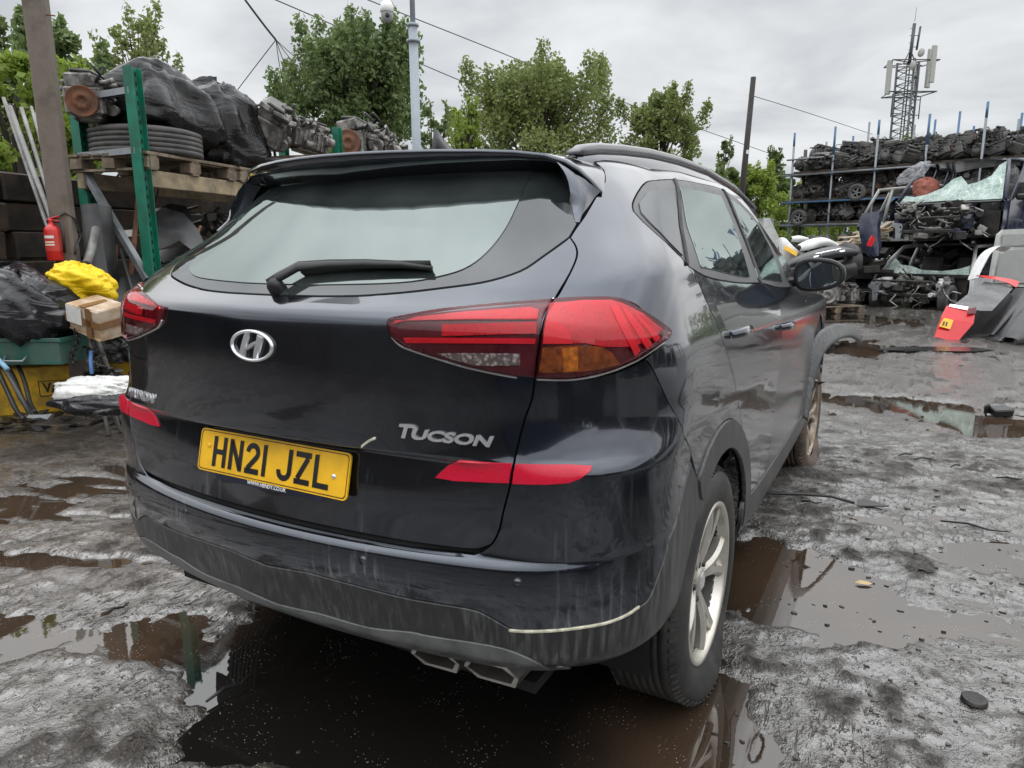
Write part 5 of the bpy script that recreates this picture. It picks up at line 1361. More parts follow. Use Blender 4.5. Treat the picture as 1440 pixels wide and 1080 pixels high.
o=sheet('metal_plate','small white steel plate with a hole behind the rusty rod','plate',[at_depth(170,333,6.3),at_depth(173,324,6.35),at_depth(194,322,6.35),at_depth(192,332,6.3)],.004,simple('white_enamel',(.6,.6,.57),.45,0,.1))
# ---- yellow steel barrier with black rail ----
M['yellow']=simple('worn_yellow_paint',(.80,.47,.012),.5,0,.15,7,.1,dirt=(.07,.055,.035),dirt_amt=.55,dscale=5)
b0=on_z(-70,592,0); b1=on_z(235,568,0); bx=(b1-b0); bl_=bx.length; ba=math.atan2(bx.y,bx.x)
t=thing('steel_barrier','worn yellow steel barrier box with a black rail, lettered VAN','barrier',(b0.x,b0.y,0),ba)
m=MB(); m.box((bl_/2,.20,.20),(bl_,.40,.40),None,.012); m.build('yellow_box',M['yellow'],t)
m=MB(); m.box((bl_/2,.16,.475),(bl_*1.02,.50,.12),None,.015); m.build('black_rail',simple('black_painted_timber',(.025,.024,.024),.55,0,.4,6,.3,dirt=(.09,.085,.08),dirt_amt=.5),t)
# VAN lettering found from the photograph's place on the box
pv=at_depth(80,545,1.0)-CP; nrm=Vector((-math.sin(ba),math.cos(ba),0)); kk=(b0-CP).dot(nrm)/pv.dot(nrm); pv=CP+pv*kk
Mt=Matrix.Translation(((pv-b0).dot(bx.normalized()),-.0025,pv.z))@Matrix.Rotation(math.pi/2,4,'X')
text_mesh('van_lettering','VAN',.115,M['plateblk'],t,Mt,.001,.003,.82)
m=MB(); 
for a,b_,c,d_ in((-.125,.06,.25,.006),(-.125,-.065,.25,.006)): m.box((a+c/2,0,b_),(c,.002,.006))
for a in(-.125,.125): m.box((a,0,0),(.006,.002,.13))
o=m.build('lettering_frame',M['plateblk'],t); o.location=Mt.translation
# ---- scrap on the barrier ----
blob('wrapped_bundle','big black bundle in shiny stretch wrap at the left edge','wrapped bundle',at_depth(20,428,5.0),(.85,.62,.50),YAW-.1,M['wrapfilm'],31,.06,3,None,(0,.28))
blob('plastic_bag','crumpled bright yellow plastic bag behind the cardboard box','plastic bag',at_depth(112,397,5.15),(.44,.36,.27),YAW+.2,M['yellowfilm'],32,.12,2.4,None,(.2,.2))
M['card']=simple('cardboard',(.36,.235,.13),.7,0,.15,8,.1,dirt=(.62,.57,.5),dirt_amt=.55,dscale=6)
bp=at_depth(138,446,4.95); t=thing('cardboard_box','taped cardboard box with a white label on the scrap heap','box',bp,YAW,None,(.15,.22,YAW-.35))
m=MB(); m.box((0,0,0),(.31,.24,.21),None,.012); m.jitter(.014,5); m.build('box_body',M['card'],t)
m=MB(); m.box((0,-.126,.0),(.318,.003,.05)); m.box((.1605,0,0),(.003,.25,.05)); m.box((.06,-.1265,0),(.05,.002,.215)); m.box((0,0,.1085),(.05,.25,.002)); m.build('brown_tape',simple('brown_tape',(.19,.10,.045),.25,0,.1),t)
m=MB(); m.box((-.07,-.1295,.03),(.14,.002,.12)); m.build('white_label',simple('paper_label',(.66,.66,.64),.5,0,.12,30),t)
gp=at_depth(62,490,5.0); t=thing('plastic_crate','dirty green plastic crate under the wrapped bundle','crate',(gp.x,gp.y,gp.z-.09),YAW-.03)
m=MB(); M['crategreen']=simple('dirty_green_plastic',(.012,.10,.075),.5,0,.3,8,dirt=(.10,.10,.09),dirt_amt=.6)
m.box((0,-.15,.09),(.44,.012,.18)); m.box((0,.15,.09),(.44,.012,.18)); m.box((-.22,0,.09),(.012,.30,.18)); m.box((.22,0,.09),(.012,.30,.18)); m.box((0,0,.006),(.44,.30,.012)); m.build('crate_body',M['crategreen'],t)
m=MB(); m.box((0,-.16,.17),(.46,.014,.028),None,.004); m.box((0,.16,.17),(.46,.014,.028),None,.004); m.box((-.232,0,.17),(.014,.33,.028)); m.box((.232,0,.17),(.014,.33,.028)); m.build('crate_rim',M['crategreen'],t)
m=MB(); m.tube([(-.16,-.17,.06),(-.15,-.20,.03),(-.02,-.20,.03),(-.01,-.17,.06)],.008,6); m.build('wire_handle',M['galv'],t)
blob('plastic_sack','white plastic sack with its lower half in black wrap, lying against the yellow barrier','sack',at_depth(140,548,4.75),(.52,.34,.17),YAW,M['whitefilm'],33,.10,2.6)
blob('plastic_sack','torn black plastic wrap lying under the white sack','plastic wrap',at_depth(140,566,4.68),(.54,.30,.15),YAW,M['wrapfilm'],34,.12,2.4)
blob('plastic_sack','small black refuse heap left of the white sack','refuse bag',at_depth(12,470,5.1),(.5,.5,.3),YAW,M['blackfilm'],35,.1,2.5)
# ---- hoses, chain, tools ----
hs=[([(2,505),(18,530),(30,560),(48,585)],5.0,.020,'thick black hose draped over the yellow barrier'),([(20,500),(34,535),(42,565),(50,580)],5.0,.014,'thinner black hose right of the thick one'),([(-6,515),(8,545),(22,575),(34,590)],4.9,.016,'black hose at the left edge of the barrier')]
for pts,d0,r_,lb in hs:
    P=[at_depth(x,y,d0-.28*i/3) for i,(x,y) in enumerate(pts)]
    for p in P: p.z=max(p.z,r_+.02)
    m=MB(); m.tube(crv3(P,4),r_,8); tag(m.build('rubber_hose',M['hose']),lb,'hose','hoses over the yellow barrier')
m=MB()
for i in range(11):
    p=at_depth(106+4*math.sin(i*.6),465+i*4.6,4.92); R_=rotz(YAW+(i%2)*1.57); m.lathe([(.017+.006*math.cos(a),.006*math.sin(a)) for a in np.linspace(0,2*math.pi,7)[:-1]],p,'x',10,R=R_,closed=True)
tag(m.build('chain',M['engdark']),'dark steel chain hanging over the black rail beside the box','chain')
m=MB(); m.tube([at_depth(128,494,4.9),at_depth(127,508,4.85),at_depth(129,525,4.82)],.012,8); tag(m.build('blue_strap',simple('blue_strap_cloth',(.05,.13,.32),.6,0,.2)),'short blue strap hanging on the black rail','strap')
ap=on_z(66,586,.03); t=thing('axe','axe with a steel head leaning from the hoses to the mud','axe',(0,0,0))
m=MB(); m.tube([at_depth(-4,500,4.75),at_depth(20,542,4.7),at_depth(44,586,4.6)],[.013,.014,.015],8); m.build('handle',M['greyplastic'],t)
m=MB(); m.tube([at_depth(-2,506,4.73),at_depth(11,520,4.72)],.0165,8); m.build('blue_grip',simple('light_blue_grip',(.25,.45,.62),.45),t)
c=at_depth(56,588,4.55); m=MB(); m.prism([(-.07,-.012),(-.03,-.02),(.02,-.012),(.07,-.03),(.08,.02),(.02,.012),(-.07,.012)],.02,c,RF,(Vector((0,0,.55))+FF*.8).normalized()); m.build('axe_head',simple('dull_axe_steel',(.14,.15,.16),.5,.4,.3,20),t)
# dark debris skirt of broken plastic along the foot of the heap
rr=random.Random(5)
for i in range(26):
    px=rr.uniform(-10,185); p=on_z(px,rr.uniform(582,606),.012); m=MB(); n_=rr.randint(4,6); a0=rr.uniform(0,6)
    m.prism([(rr.uniform(.03,.11)*math.cos(a0+6.28*k/n_),rr.uniform(.02,.06)*math.sin(a0+6.28*k/n_)) for k in range(n_)],rr.uniform(.004,.014))
    o=m.build('plastic_shard',M['black'] if i%4 else M['greyplastic']); o.location=(p.x,p.y,h_at(p.x,p.y)+.012); o.rotation_euler=(rr.uniform(-.35,.35),rr.uniform(-.35,.35),rr.uniform(0,6)); tag(o,'broken dark plastic shard lying at the foot of the yellow barrier','debris','shards at the foot of the barrier')
# filler scrap behind the box and under the shelf
for i,(px,py,d0,sz,lb) in enumerate([(170,470,5.4,.42,'black heap of car trim behind the cardboard box'),(215,440,5.9,.5,'black heap of bumpers under the near upright'),(265,400,6.6,.55,'dark heap of parts under the rack shelf'),(150,500,5.1,.3,'greasy black lump right of the chain'),(300,330,7.6,.6,'dark pile of parts deep under the rack')]):
    p=at_depth(px,py,d0); t=thing('scrap_heap',lb,'scrap heap',(p.x,p.y,max(.0,p.z-sz*.5)),YAW); r=random.Random(70+i); m=MB(); g=MB()
    for k in range(26):
        q=m if k%5 else g
        if k%3==0:
            a=Vector((r.uniform(-.5,.5),r.uniform(-.4,.4),r.uniform(0,.9)))*sz; pts=[a]
            for j in range(4): pts.append(pts[-1]+Vector((r.uniform(-.25,.25),r.uniform(-.2,.2),r.uniform(-.15,.15)))*sz)
            q.tube(pts,r.uniform(.01,.03)*sz*2,6)
        else: q.box((r.uniform(-.5,.5)*sz,r.uniform(-.4,.4)*sz,r.uniform(-.2,.8)*sz),(r.uniform(.1,.5)*sz,r.uniform(.05,.3)*sz,r.uniform(.03,.2)*sz),rotz(r.uniform(0,3))@rotx(r.uniform(-.8,.8)),.01)
    m.build('black_parts',M['engdark'],t)['kind']='stuff'; g.build('grey_parts',M['greyplastic'],t)['kind']='stuff'
# ================= right side: scaffold rack, hulks, scrap =================
M['scaf']=simple('scaffold_tube_steel',(.20,.215,.23),.5,.5,.2,6)
M['scafblue']=simple('blue_scaffold_tube',(.06,.13,.235),.45,.2,.2,6)
M['darkwood']=simple('dark_wet_wood',(.045,.037,.03),.8,0,.4,6,.3)
C0=ground_at(1107,25.0); C1=ground_at(1500,19.6); CE=(C1-C0).normalized(); CN=Vector((-CE.y,CE.x,0)); CRZ=math.atan2(CE.y,CE.x); CL=(C1-C0).length
def cp(a,b,z): p=C0+CE*a+CN*b; return Vector((p.x,p.y,z))
def col_at(px):       # distance along the rack front at a photo column
    lo,hi=-1,CL+2
    for _ in range(40):
        m=(lo+hi)/2; p=cp(m,0,1.35)-CP
        x=720+FPX*p.dot(CR)/p.dot(CF)
        if x<px: lo=m
        else: hi=m
    return (lo+hi)/2
def tube_thing(name,label,cat,a,b,r,mat,group):
    m=MB(); m.cyl(a,b,r,8); return tag(m.build(name,M[mat]),label,cat,group)
fp=[col_at(x) for x in(1107,1162,1221,1289,1366,1450)]
tops=[5.15,5.2,5.25,5.25,5.4,5.4]
ORD=['leftmost','second','third','fourth','fifth','sixth']
for i,(a,tz) in enumerate(zip(fp,tops)):
    t=thing('scaffold_pole',f'{ORD[i]} front upright of the scaffold rack counted from the hedge','scaffold pole',tuple(cp(a,0,0)),0,'front uprights of the scaffold rack')
    m=MB(); m.cyl((0,0,0),(0,0,tz-.9 if i%2 else tz-.45),.036,8); m.build('tube',M['scaf'],t)
    m=MB(); m.cyl((0,0,tz-.9 if i%2 else tz-.45),(0,0,tz),.036,8); m.build('blue_end',M['scafblue'],t)
    m=MB()
    for z in(2.02,2.80,3.72): m.box((0,-.03,z),(.11,.11,.09),None,.01)
    m.build('clamp',M['scafblue'],t)
bk=[(col_at(x),b) for x,b in((1128,1.5),(1149,2.6),(1186,1.5),(1204,2.6),(1250,1.5),(1312,1.5),(1345,2.6),(1400,1.5),(1420,2.6),(1335,1.4),(1385,2.7),(1265,2.6))]
for i,(a,b) in enumerate(bk):
    tube_thing('scaffold_pole','back upright of the scaffold rack, its tip showing above the top shelf','scaffold pole',cp(a,b,0),cp(a,b,4.95+.25*(i%3)),.034,'scafblue' if i%2 else 'scaf','back uprights of the scaffold rack')
for j,(z,lb) in enumerate(((2.02,'lowest'),(2.80,'middle'),(3.72,'top'))):
    for b,w_ in((-.06,'front'),(1.5,'back')):
        tube_thing('scaffold_rail',f'{w_} rail under the {lb} shelf of the scaffold rack','scaffold rail',cp(-.3,b,z),cp(CL+1,b,z),.032,'scafblue' if (j==1 and b<0) else 'scaf','scaffold shelf rails')
    m=MB(); r=random.Random(j)
    for k in range(9): m.box((CL/2,.05+k*.19,.05),(CL+.6,.17,.045)); 
    for k in range(14): m.box((.5+k*CL/13,.75,.1),(.9,1.5,.05))
    o=m.build('shelf_boards',M['darkwood']); o.location=cp(0,0,z); o.rotation_euler=(0,0,CRZ); tag(o,f'dark boards of the {lb} shelf of the scaffold rack','shelf boards','scaffold shelf boards')
tube_thing('scaffold_rail','guard rail above the top shelf at the left end of the scaffold','scaffold rail',cp(-.2,-.05,4.25),cp(fp[1],-.05,4.25),.03,'scaf',None)
tube_thing('scaffold_rail','long silver rail sloping over the engines on the top shelf','scaffold rail',cp(fp[2],.6,4.35),cp(CL+1,.6,4.5),.03,'scaf',None)
tube_thing('scaffold_rail','blue diagonal tube bracing the third bay of the scaffold','scaffold brace',cp(fp[2]-.1,-.08,2.05),cp(fp[2]+.7,-.08,2.8),.03,'scafblue',None)
tube_thing('scaffold_pole','dark square post beside the leftmost scaffold upright','post',cp(.25,.4,0),cp(.25,.4,4.6),.06,'engdark',None)
# one mesh per engine shape, many small engines
protos=[]
for s in range(7):
    b,d,f,p=engine_parts(200+s); m=MB()
    for q,ci in((b,0),(d,1)):
        o=len(m.v); m.v+=q.v; m.f+=[[i+o for i in g] for g in q.f]; m.m+=[ci]*len(q.f); m.sm+=q.sm
    m.cur=2 if s%2 else 0; m.lathe([(0,-.02),(.14,-.02),(.14,.02),(0,.02)],(-.27,0,.2),'x',20); m.cur=1; m.lathe([(.05,-.03),(.12,-.03),(.12,.03),(.05,.03)],(.05,-.24,.22),'y',18,closed=True)
    protos.append(m)
pm=[M['engal'],M['engdark'],M['rust']]
M['rustdark']=simple('dark_rust',(.07,.035,.022),.7,.2,.4,10)
M['engdirty']=simple('sooty_aluminium',(.085,.084,.08),.55,.4,.5,10,.2,dirt=(.02,.02,.02),dirt_amt=.8,dscale=5)
pmeshes=[]
for m in protos:
    o=m.build('engine',[M['engdirty'],M['engdark'],M['rustdark']]); pmeshes.append(o.data); bpy.data.objects.remove(o)
r=random.Random(17)
for z,lb,rows in((2.02+.10,'lowest',3),(2.80+.10,'middle',3),(3.72+.12,'top',3)):
    for b in range(rows):
        a=.15+ .25*b
        while a<CL+.4:
            o=bpy.data.objects.new('engine',r.choice(pmeshes)); COL.objects.link(o); s=r.uniform(.95,1.25)
            o.location=cp(a,.32+(b if b<2 else .75)*.55,z+(.32 if (b==2) else 0)+r.uniform(0,.03)); o.rotation_euler=(r.uniform(-.5,.5),r.uniform(-.45,.45),r.uniform(0,6.28)); o.scale=(s,s,s*r.uniform(.8,1.05)); a+=r.uniform(.36,.52)
            tag(o,f'greasy scrap engine heaped on the {lb} shelf of the scaffold rack','engine',f'engines on the {lb} scaffold shelf')
M['oldalloy']=simple('dull_alloy',(.2,.2,.2),.4,.5,.1)
for px,b,z,lb in((1199,.0,2.98,'spoked wheel lying upright among engines on the middle scaffold shelf'),(1121,.0,2.22,'dark wheel at the left end of the lowest scaffold shelf')):
    p=cp(col_at(px),b,z+.05); t=thing('wheel',lb,'wheel',p,CRZ); m=MB(); m.lathe([(.16,-.08),(.19,-.1),(.27,-.1),(.29,-.07),(.29,.07),(.27,.1),(.19,.1),(.16,.08)],(0,0,0),'y',24); m.build('tyre',M['oldtyre'],t)
    m=MB(); m.lathe([(.17,-.06),(.16,-.085),(.14,-.05),(.14,.05)],(0,0,0),'y',24)
    for k in range(5): a=k*1.2566; m.box((.07*math.cos(a),-.06,.07*math.sin(a)),(.15,.02,.04),roty(-a))
    m.build('rim',M['oldalloy'],t)
# ---- stripped car hulks ----
M['crackglass']=None
def crack_mat():
    m,t,b=newmat('shattered_windscreen'); v=nd(t,'ShaderNodeTexVoronoi'); v.feature='DISTANCE_TO_EDGE'; v.inputs['Scale'].default_value=9; c=nd(t,'ShaderNodeTexCoord'); t.links.new(c.outputs['Object'],v.inputs['Vector'])
    n=noise(t,4,5); col=ramp2(t,n.outputs['Fac'],.35,.7,(.16,.24,.21),(.42,.52,.48)); col=mixc(t,ramp2(t,v.outputs['Distance'],0,.04,.7,0),col,(.75,.82,.8)); t.links.new(col,b.inputs['Base Color']); b.inputs['Roughness'].default_value=.18; return m
M['crackglass']=crack_mat()
M['hulkblue']=simple('dark_blue_paint',(.012,.018,.045),.2,0,.3,5,dirt=(.10,.10,.10),dirt_amt=.35); M['hulksilver']=simple('silver_white_paint',(.52,.53,.54),.3,0,.1,5,dirt=(.2,.19,.18),dirt_amt=.35)
M['hulkblack']=simple('black_car_paint',(.012,.012,.014),.35,0,.3,5,dirt=(.08,.08,.08),dirt_amt=.3); M['hulkred']=simple('red_car_paint',(.60,.012,.018),.22,0,.12,5,dirt=(.2,.08,.07),dirt_amt=.25)
M['hulkwhite']=simple('white_car_paint',(.62,.63,.63),.3,0,.08,5,dirt=(.25,.24,.22),dirt_amt=.4); M['hulkgrey']=simple('pale_grey_van_paint',(.30,.31,.29),.35,0,.1,4,dirt=(.16,.15,.13),dirt_amt=.4)
M['hulkdark']=simple('dark_rusted_paint',(.04,.028,.022),.6,0,.4,2)
M['hulkmetal']=simple('bare_mixed_metal',(.34,.33,.31),.4,.5,.6,4,.2,dirt=(.03,.03,.03),dirt_amt=.9,dscale=5)
M['clearfilm']=film('torn_clear_film',(.38,.39,.42),.3,5,.9,.06)
def _clear(m):
    t=m.node_tree; b=t.nodes['Principled BSDF']; n=noise(t,6,4,.6,dist=1); t.links.new(ramp2(t,n.outputs['Fac'],.4,.65,.18,.75),b.inputs['Alpha'])
_clear(M['clearfilm'])
def hulk(label,loc,rz,paint,seed,W=1.78,H=1.38,L=3.6,glass='full',tilt=(0,0),group='stacked stripped car hulks',wheels=False,belt=.62):
    """a car stripped of its front end; x right, y back from the bumper line, z up"""
    t=thing('car_hulk',label,'car hulk',loc,rz,group,(tilt[0],tilt[1],rz)); r=random.Random(seed); w=W/2
    # cabin: lofted shell from scuttle back
    def sec(y,wl,wb,wr,zb,zr):
        return [Vector((-wl,y,.18)),Vector((-wl*1.02,y,.45)),Vector((-wb,y,zb)),Vector((-wr,y,zr-.05)),Vector((-wr+.10,y,zr)),Vector((wr-.10,y,zr)),Vector((wr,y,zr-.05)),Vector((wb,y,zb)),Vector((wl*1.02,y,.45)),Vector((wl,y,.18))]
    yA=.95; yR=1.55
    m=MB()
    # sides below the belt with door cuts, roof, rear
    for s in(-1,1):
        m.loft([[Vector((s*w*.97,y,.18)),Vector((s*w,y,.42)),Vector((s*w*.99,y,belt)),Vector((s*w*.95,y,belt+.05))] for y in(.75,1.5,2.4,3.2,L)],False)
        for y0,y1 in((yA-.05,yR),(2.35,2.30),(3.05,2.95),(L-.02,L-.35)):
            m.tube([(s*w*.95,y0,belt+.03),(s*w*.86,(y0+y1)/2,(belt+H)/2+.03),(s*w*.74,y1,H-.03)],[.045,.04,.04],6)
        m.tube([(s*w*.74,yR,H-.03),(s*w*.76,2.3,H),(s*w*.74,L-.35,H-.05)],.04,6)
    m.loft([[Vector((-w*.74,y,H-.03+dz)),Vector((-w*.4,y,H+.03+dz)),Vector((0,y,H+.045+dz)),Vector((w*.4,y,H+.03+dz)),Vector((w*.74,y,H-.03+dz))] for y,dz in((yR-.03,-.01),(1.9,.01),(2.6,.01),(L-.35,-.04))],False)
    m.box((0,L-.05,.5),(W*.95,.06,.65))
    m.build('body_shell',paint,t)
    m=MB(); m.box((0,2.2,.20),(W*.93,2.8,.06)); m.box((0,.86,.42),(W*.93,.05,.55)); m.box((0,1.05,.66),(W*.9,.42,.05),rotx(.1)); m.box((0,1.35,.60),(W*.86,.30,.20),None,.05)
    for x in(-.38,.38): m.box((x,2.0,.48),(.46,.5,.2),None,.07); m.box((x,2.25,.78),(.46,.14,.6),rotx(-.2),.06)
    m.build('dark_interior',M['engdark'],t)
    if glass:
        g=MB(); a0=Vector((-w*.90,yA-.03,belt+.06)); a1=Vector((w*.90,yA-.03,belt+.06)); b0=Vector((-w*.72,yR-.03,H-.05)); b1=Vector((w*.72,yR-.03,H-.05))
        q=lambda u,v: (a0.lerp(a1,u)).lerp(b0.lerp(b1,u),v)
        if glass=='broken': poly=[q(0,0),q(1,0),q(1,.98),q(.93,.90),q(.86,.62),q(.74,.48),q(.64,.42),q(.53,.66),q(.45,.60),q(.38,.38),q(.25,.22),q(.12,.16),q(.02,.20)]
        else: poly=[q(0,0),q(1,0),q(1,.35),q(.88,.22),q(.7,.13),q(.45,.16),q(.3,.3),q(.16,.34),q(0,.6)]
        nn=Vector((0,-.7,.7)); k=len(poly); g.add(poly+[p+nn*.006 for p in poly],[tuple(range(k))[::-1],tuple(range(k,2*k))]+[(i,(i+1)%k,k+(i+1)%k,k+i) for i in range(k)]); g.build('windscreen',M['crackglass'],t)
    m=MB(); m.box((0,.86,belt+.02),(W*.92,.16,.03),rotx(.25)); m.tube([(-.5,.82,belt+.05),(0,.80,belt+.065),(.35,.80,belt+.05)],.011,5); m.build('scuttle_panel',M['black'],t)
    # bare engine bay
    for s in(-1,1):
        m=MB()
        m.tube([(s*.62,.9,.55),(s*.64,.45,.56),(s*.66,.08,.50)],.055,6); m.tube([(s*.50,.9,.30),(s*.52,.4,.28),(s*.55,.02,.30)],.05,6)
        m.box((s*.64,.42,.44),(.05,.4,.22)); m.lathe([(0,.0),(.10,0),(.11,-.1),(.09,-.16)],(s*.58,.55,.62),'z',12)
        m.build('inner_wing',paint,t)
    m=MB(); m.box((0,.05,.28),(1.2,.05,.07),None,.01); m.box((-.05,.06,.56),(1.25,.04,.05),None,.01); m.build('bumper_beam',M['engdark'],t)
    m=MB(); g=MB()
    kz=belt/.62
    for k in range(95):
        q=m if k%2 else g
        c=Vector((r.uniform(-.66,.66)*W/1.78,r.uniform(.04,.84),r.uniform(.10,.62)*kz))
        if k%4==0:
            pts=[c]
            for j in range(4): pts.append(pts[-1]+Vector((r.uniform(-.2,.2),r.uniform(-.12,.1),r.uniform(-.16,.14))))
            q.tube(pts,r.uniform(.008,.022),5)
        elif k%4==1: q.cyl(c,c+Vector((r.uniform(-.1,.1),r.uniform(-.1,.1),r.uniform(-.08,.08))),r.uniform(.03,.09),10)
        else: q.box(c,(r.uniform(.05,.26),r.uniform(.05,.2),r.uniform(.04,.16)),rotz(r.uniform(0,3))@rotx(r.uniform(-.6,.6)),.008)
    e=m.build('engine_bay_parts',M['engdark'],t); e['kind']='stuff'; e=g.build('bare_metal_parts',M['hulkmetal'],t); e['kind']='stuff'
    m=MB()
    for s in(-1,): m.prism([(0,0),(.10,.02),(.13,.28),(.09,.34),(-.08,.36),(-.12,.30),(-.02,.24)],.012,(s*.62,.03,.12),(1,0,0),(0,0,1))
    m.build('headlamp_bracket',M['galv'],t)
    m=MB(); m.prism([(.98,.2),(2.32,.2),(2.32,belt+.02),(2.28,H-.10),(1.62,H-.09),(1.02,belt+.04)],.03,(w*.985,0,0),(0,1,0),(0,0,1)); d=m.build('front_door',paint,t)
    m=MB(); m.prism([(1.12,belt+.05),(2.22,belt+.05),(2.2,H-.16),(1.66,H-.15)],.036,(w*.985-.003,0,0),(0,1,0),(0,0,1)); m.build('side_glass',M['frit'],d)
    m=MB(); m.box((w+.03,2.15,belt-.06),(.03,.14,.03),None,.008); m.build('door_handle',M['black'],d)
    m=MB(); m.box((w+.13,1.22,belt+.10),(.2,.09,.13),None,.035); m.build('door_mirror',M['black'],d)
    if wheels:
        for x in(-.68,.72):
            q=tyre_mb(.30,.19,24); q.xform((Matrix.Translation((x-.0,.45,.20))@Matrix.Rotation(math.pi/2,4,'Y')@Matrix.Translation((0,0,-.1)))); q.build('tyre',M['oldtyre'],t)
    return t
hp=on_z(1277,436,0); hz=YAW+.0
hd=(hp-CP).dot(CF)
hl=lambda px,z,d=hd,off=0: (lambda p: (p.x,p.y,z))(at_depth(px,346,d))
hulk('silver-white stripped car hulk at the bottom of the stack, with its front end missing',hl(1275,.02,hd),YAW-.92,M['hulksilver'],41,1.98,1.30,3.4,'low',group='stacked stripped car hulks',wheels=True)
hulk('dark blue stripped car hulk on top of the silver one, windscreen shattered',hl(1300,1.33,hd+.1),YAW-.92,M['hulkblue'],42,2.25,1.78,3.6,'broken',belt=.86)
p=at_depth(1222,425,hd-.2); m=MB(); curved_sheet('hanging_wing','x','x',[(1212,300,hd-.3),(1208,325,hd-.35),(1213,352,hd-.3),(1222,362,hd-.3)],[(1242,296,hd-.3),(1238,320,hd-.3),(1240,345,hd-.35),(1236,358,hd-.35)],M['hulkblue'],.14); tag(COL.objects['hanging_wing'],'crumpled dark wing panel hanging from the left of the upper hulk','wing panel')
blob('torn_film','torn clear film bunched over the right pillar of the upper hulk','plastic film',at_depth(1410,262,hd+.6),(.55,.5,.95),YAW,M['clearfilm'],51,.10,2.4)
blob('torn_film','strip of clear film clinging to the left edge of the upper hulk roof','plastic film',at_depth(1285,243,hd+.5),(.75,.3,.25),YAW,M['clearfilm'],52,.16,2.4,None,(0,-.5))
blob('cloth_bundle','faded red seat cover seen through the broken windscreen','seat cover',at_depth(1302,268,hd+1.4),(.5,.35,.5),YAW,simple('faded_red_cloth',(.35,.12,.09),.8,0,.2),53,.08,2.5)
# cars behind at the far right
hulk('grey hulk with side window behind the wrapped pillar at the right edge',hl(1450,1.25,hd+2.0),YAW+.9,M['hulkgrey'],43,1.75,1.5,3.6,'low',group=None)
hulk('dark hulk under the grey one at the right edge',hl(1460,.02,hd+2.2),YAW+.9,M['hulkblack'],44,1.75,1.3,3.6,'low',group=None)
# ---- red tailgate, panels, van side ----
rp=on_z(1352,478,0); rd_=(rp-CP).dot(CF)
def loft_px(m,A,B,th=.03):
    ra=[at_depth(*p) for p in A]; rb=[at_depth(*p) for p in B]; k=len(ra)
    off=FF*th
    m.loft([ra,rb],False); m.loft([[p+off for p in ra],[p+off for p in rb]],False)
    rim=ra+rb[::-1]; n=len(rim); m.add(rim+[p+off for p in rim],[(i,(i+1)%n,n+(i+1)%n,n+i) for i in range(n)])
t=thing('red_tailgate','red car tailgate propped on the mud with a yellow number plate','tailgate',(rp.x,rp.y,0)); ti=Matrix.Translation((-rp.x,-rp.y,0))
D=rd_
m=MB(); loft_px(m,[(1333,430,D+.25),(1345,430,D+.2),(1362,433,D+.12),(1372,437,D+.06)],[(1325,446,D+.15),(1339,449,D+.10),(1356,452,D+.04),(1369,455,D)]); loft_px(m,[(1325,446,D+.15),(1339,449,D+.10),(1356,452,D+.04),(1369,455,D)],[(1315,474,D+.05),(1329,477,D),(1341,479,D-.02),(1348,479,D-.03)]); m.xform(ti); m.build('outer_skin',M['hulkred'],t)
m=MB(); loft_px(m,[(1385,396,D+.75),(1398,398,D+.72),(1416,401,D+.66),(1425,405,D+.62)],[(1339,431,D+.25),(1357,433,D+.18),(1377,437,D+.1),(1395,437,D+.02)],.012); m.xform(ti); m.build('rear_glass',simple('dusty_grey_glass',(.06,.064,.066),.4,0,.2,6,dirt=(.2,.2,.2),dirt_amt=.4),t)
m=MB(); loft_px(m,[(1375,387,D+.80),(1395,388,D+.8),(1420,392,D+.74),(1434,396,D+.7)],[(1385,391,D+.72),(1400,393,D+.70),(1418,398,D+.64),(1429,404,D+.6)],.05); m.xform(ti); m.build('spoiler',M['hulkred'],t)
m=MB(); loft_px(m,[(1372,437,D+.06),(1385,434,D+.2),(1415,408,D+.66)],[(1350,478,D+.0),(1386,478,D+.2),(1440,430,D+.7)],.05); m.xform(ti); m.build('black_inner_edge',M['black'],t)
m=MB(); loft_px(m,[(1337,427.5,D+.235),(1362,431.5,D+.10)],[(1335,431,D+.225),(1360,436,D+.09)],.02); m.xform(ti); m.build('chrome_strip',M['chrome'],t)
m=MB(); loft_px(m,[(1365,434,D+.06),(1373,432,D+.10)],[(1362,441,D+.03),(1372,441,D+.03)],.03); m.xform(ti); m.build('lamp_remnant',M['reddark'],t)
m=MB(); loft_px(m,[(1328,447,D+.095),(1341,450,D+.05)],[(1321,459,D+.06),(1336,463,D+.015)],.008); m.xform(ti); np_=m.build('number_plate',M['plate'],t)
m=MB(); 
for a,b,c,d_ in((1327,451.5,1330,457),(1331,452.5,1334,458)):
    loft_px(m,[(a,b,D+.06),(a+2,b+.4,D+.05)],[(c-4.4,d_,D+.04),(c-2.6,d_+.4,D+.035)],.004)
m.xform(ti); m.build('plate_letters',M['plateblk'],np_)
m=MB(); loft_px(m,[(1348,462,D+.02),(1361,464,D-.02)],[(1346,466,D+.01),(1359,468,D-.03)],.004) if False else None
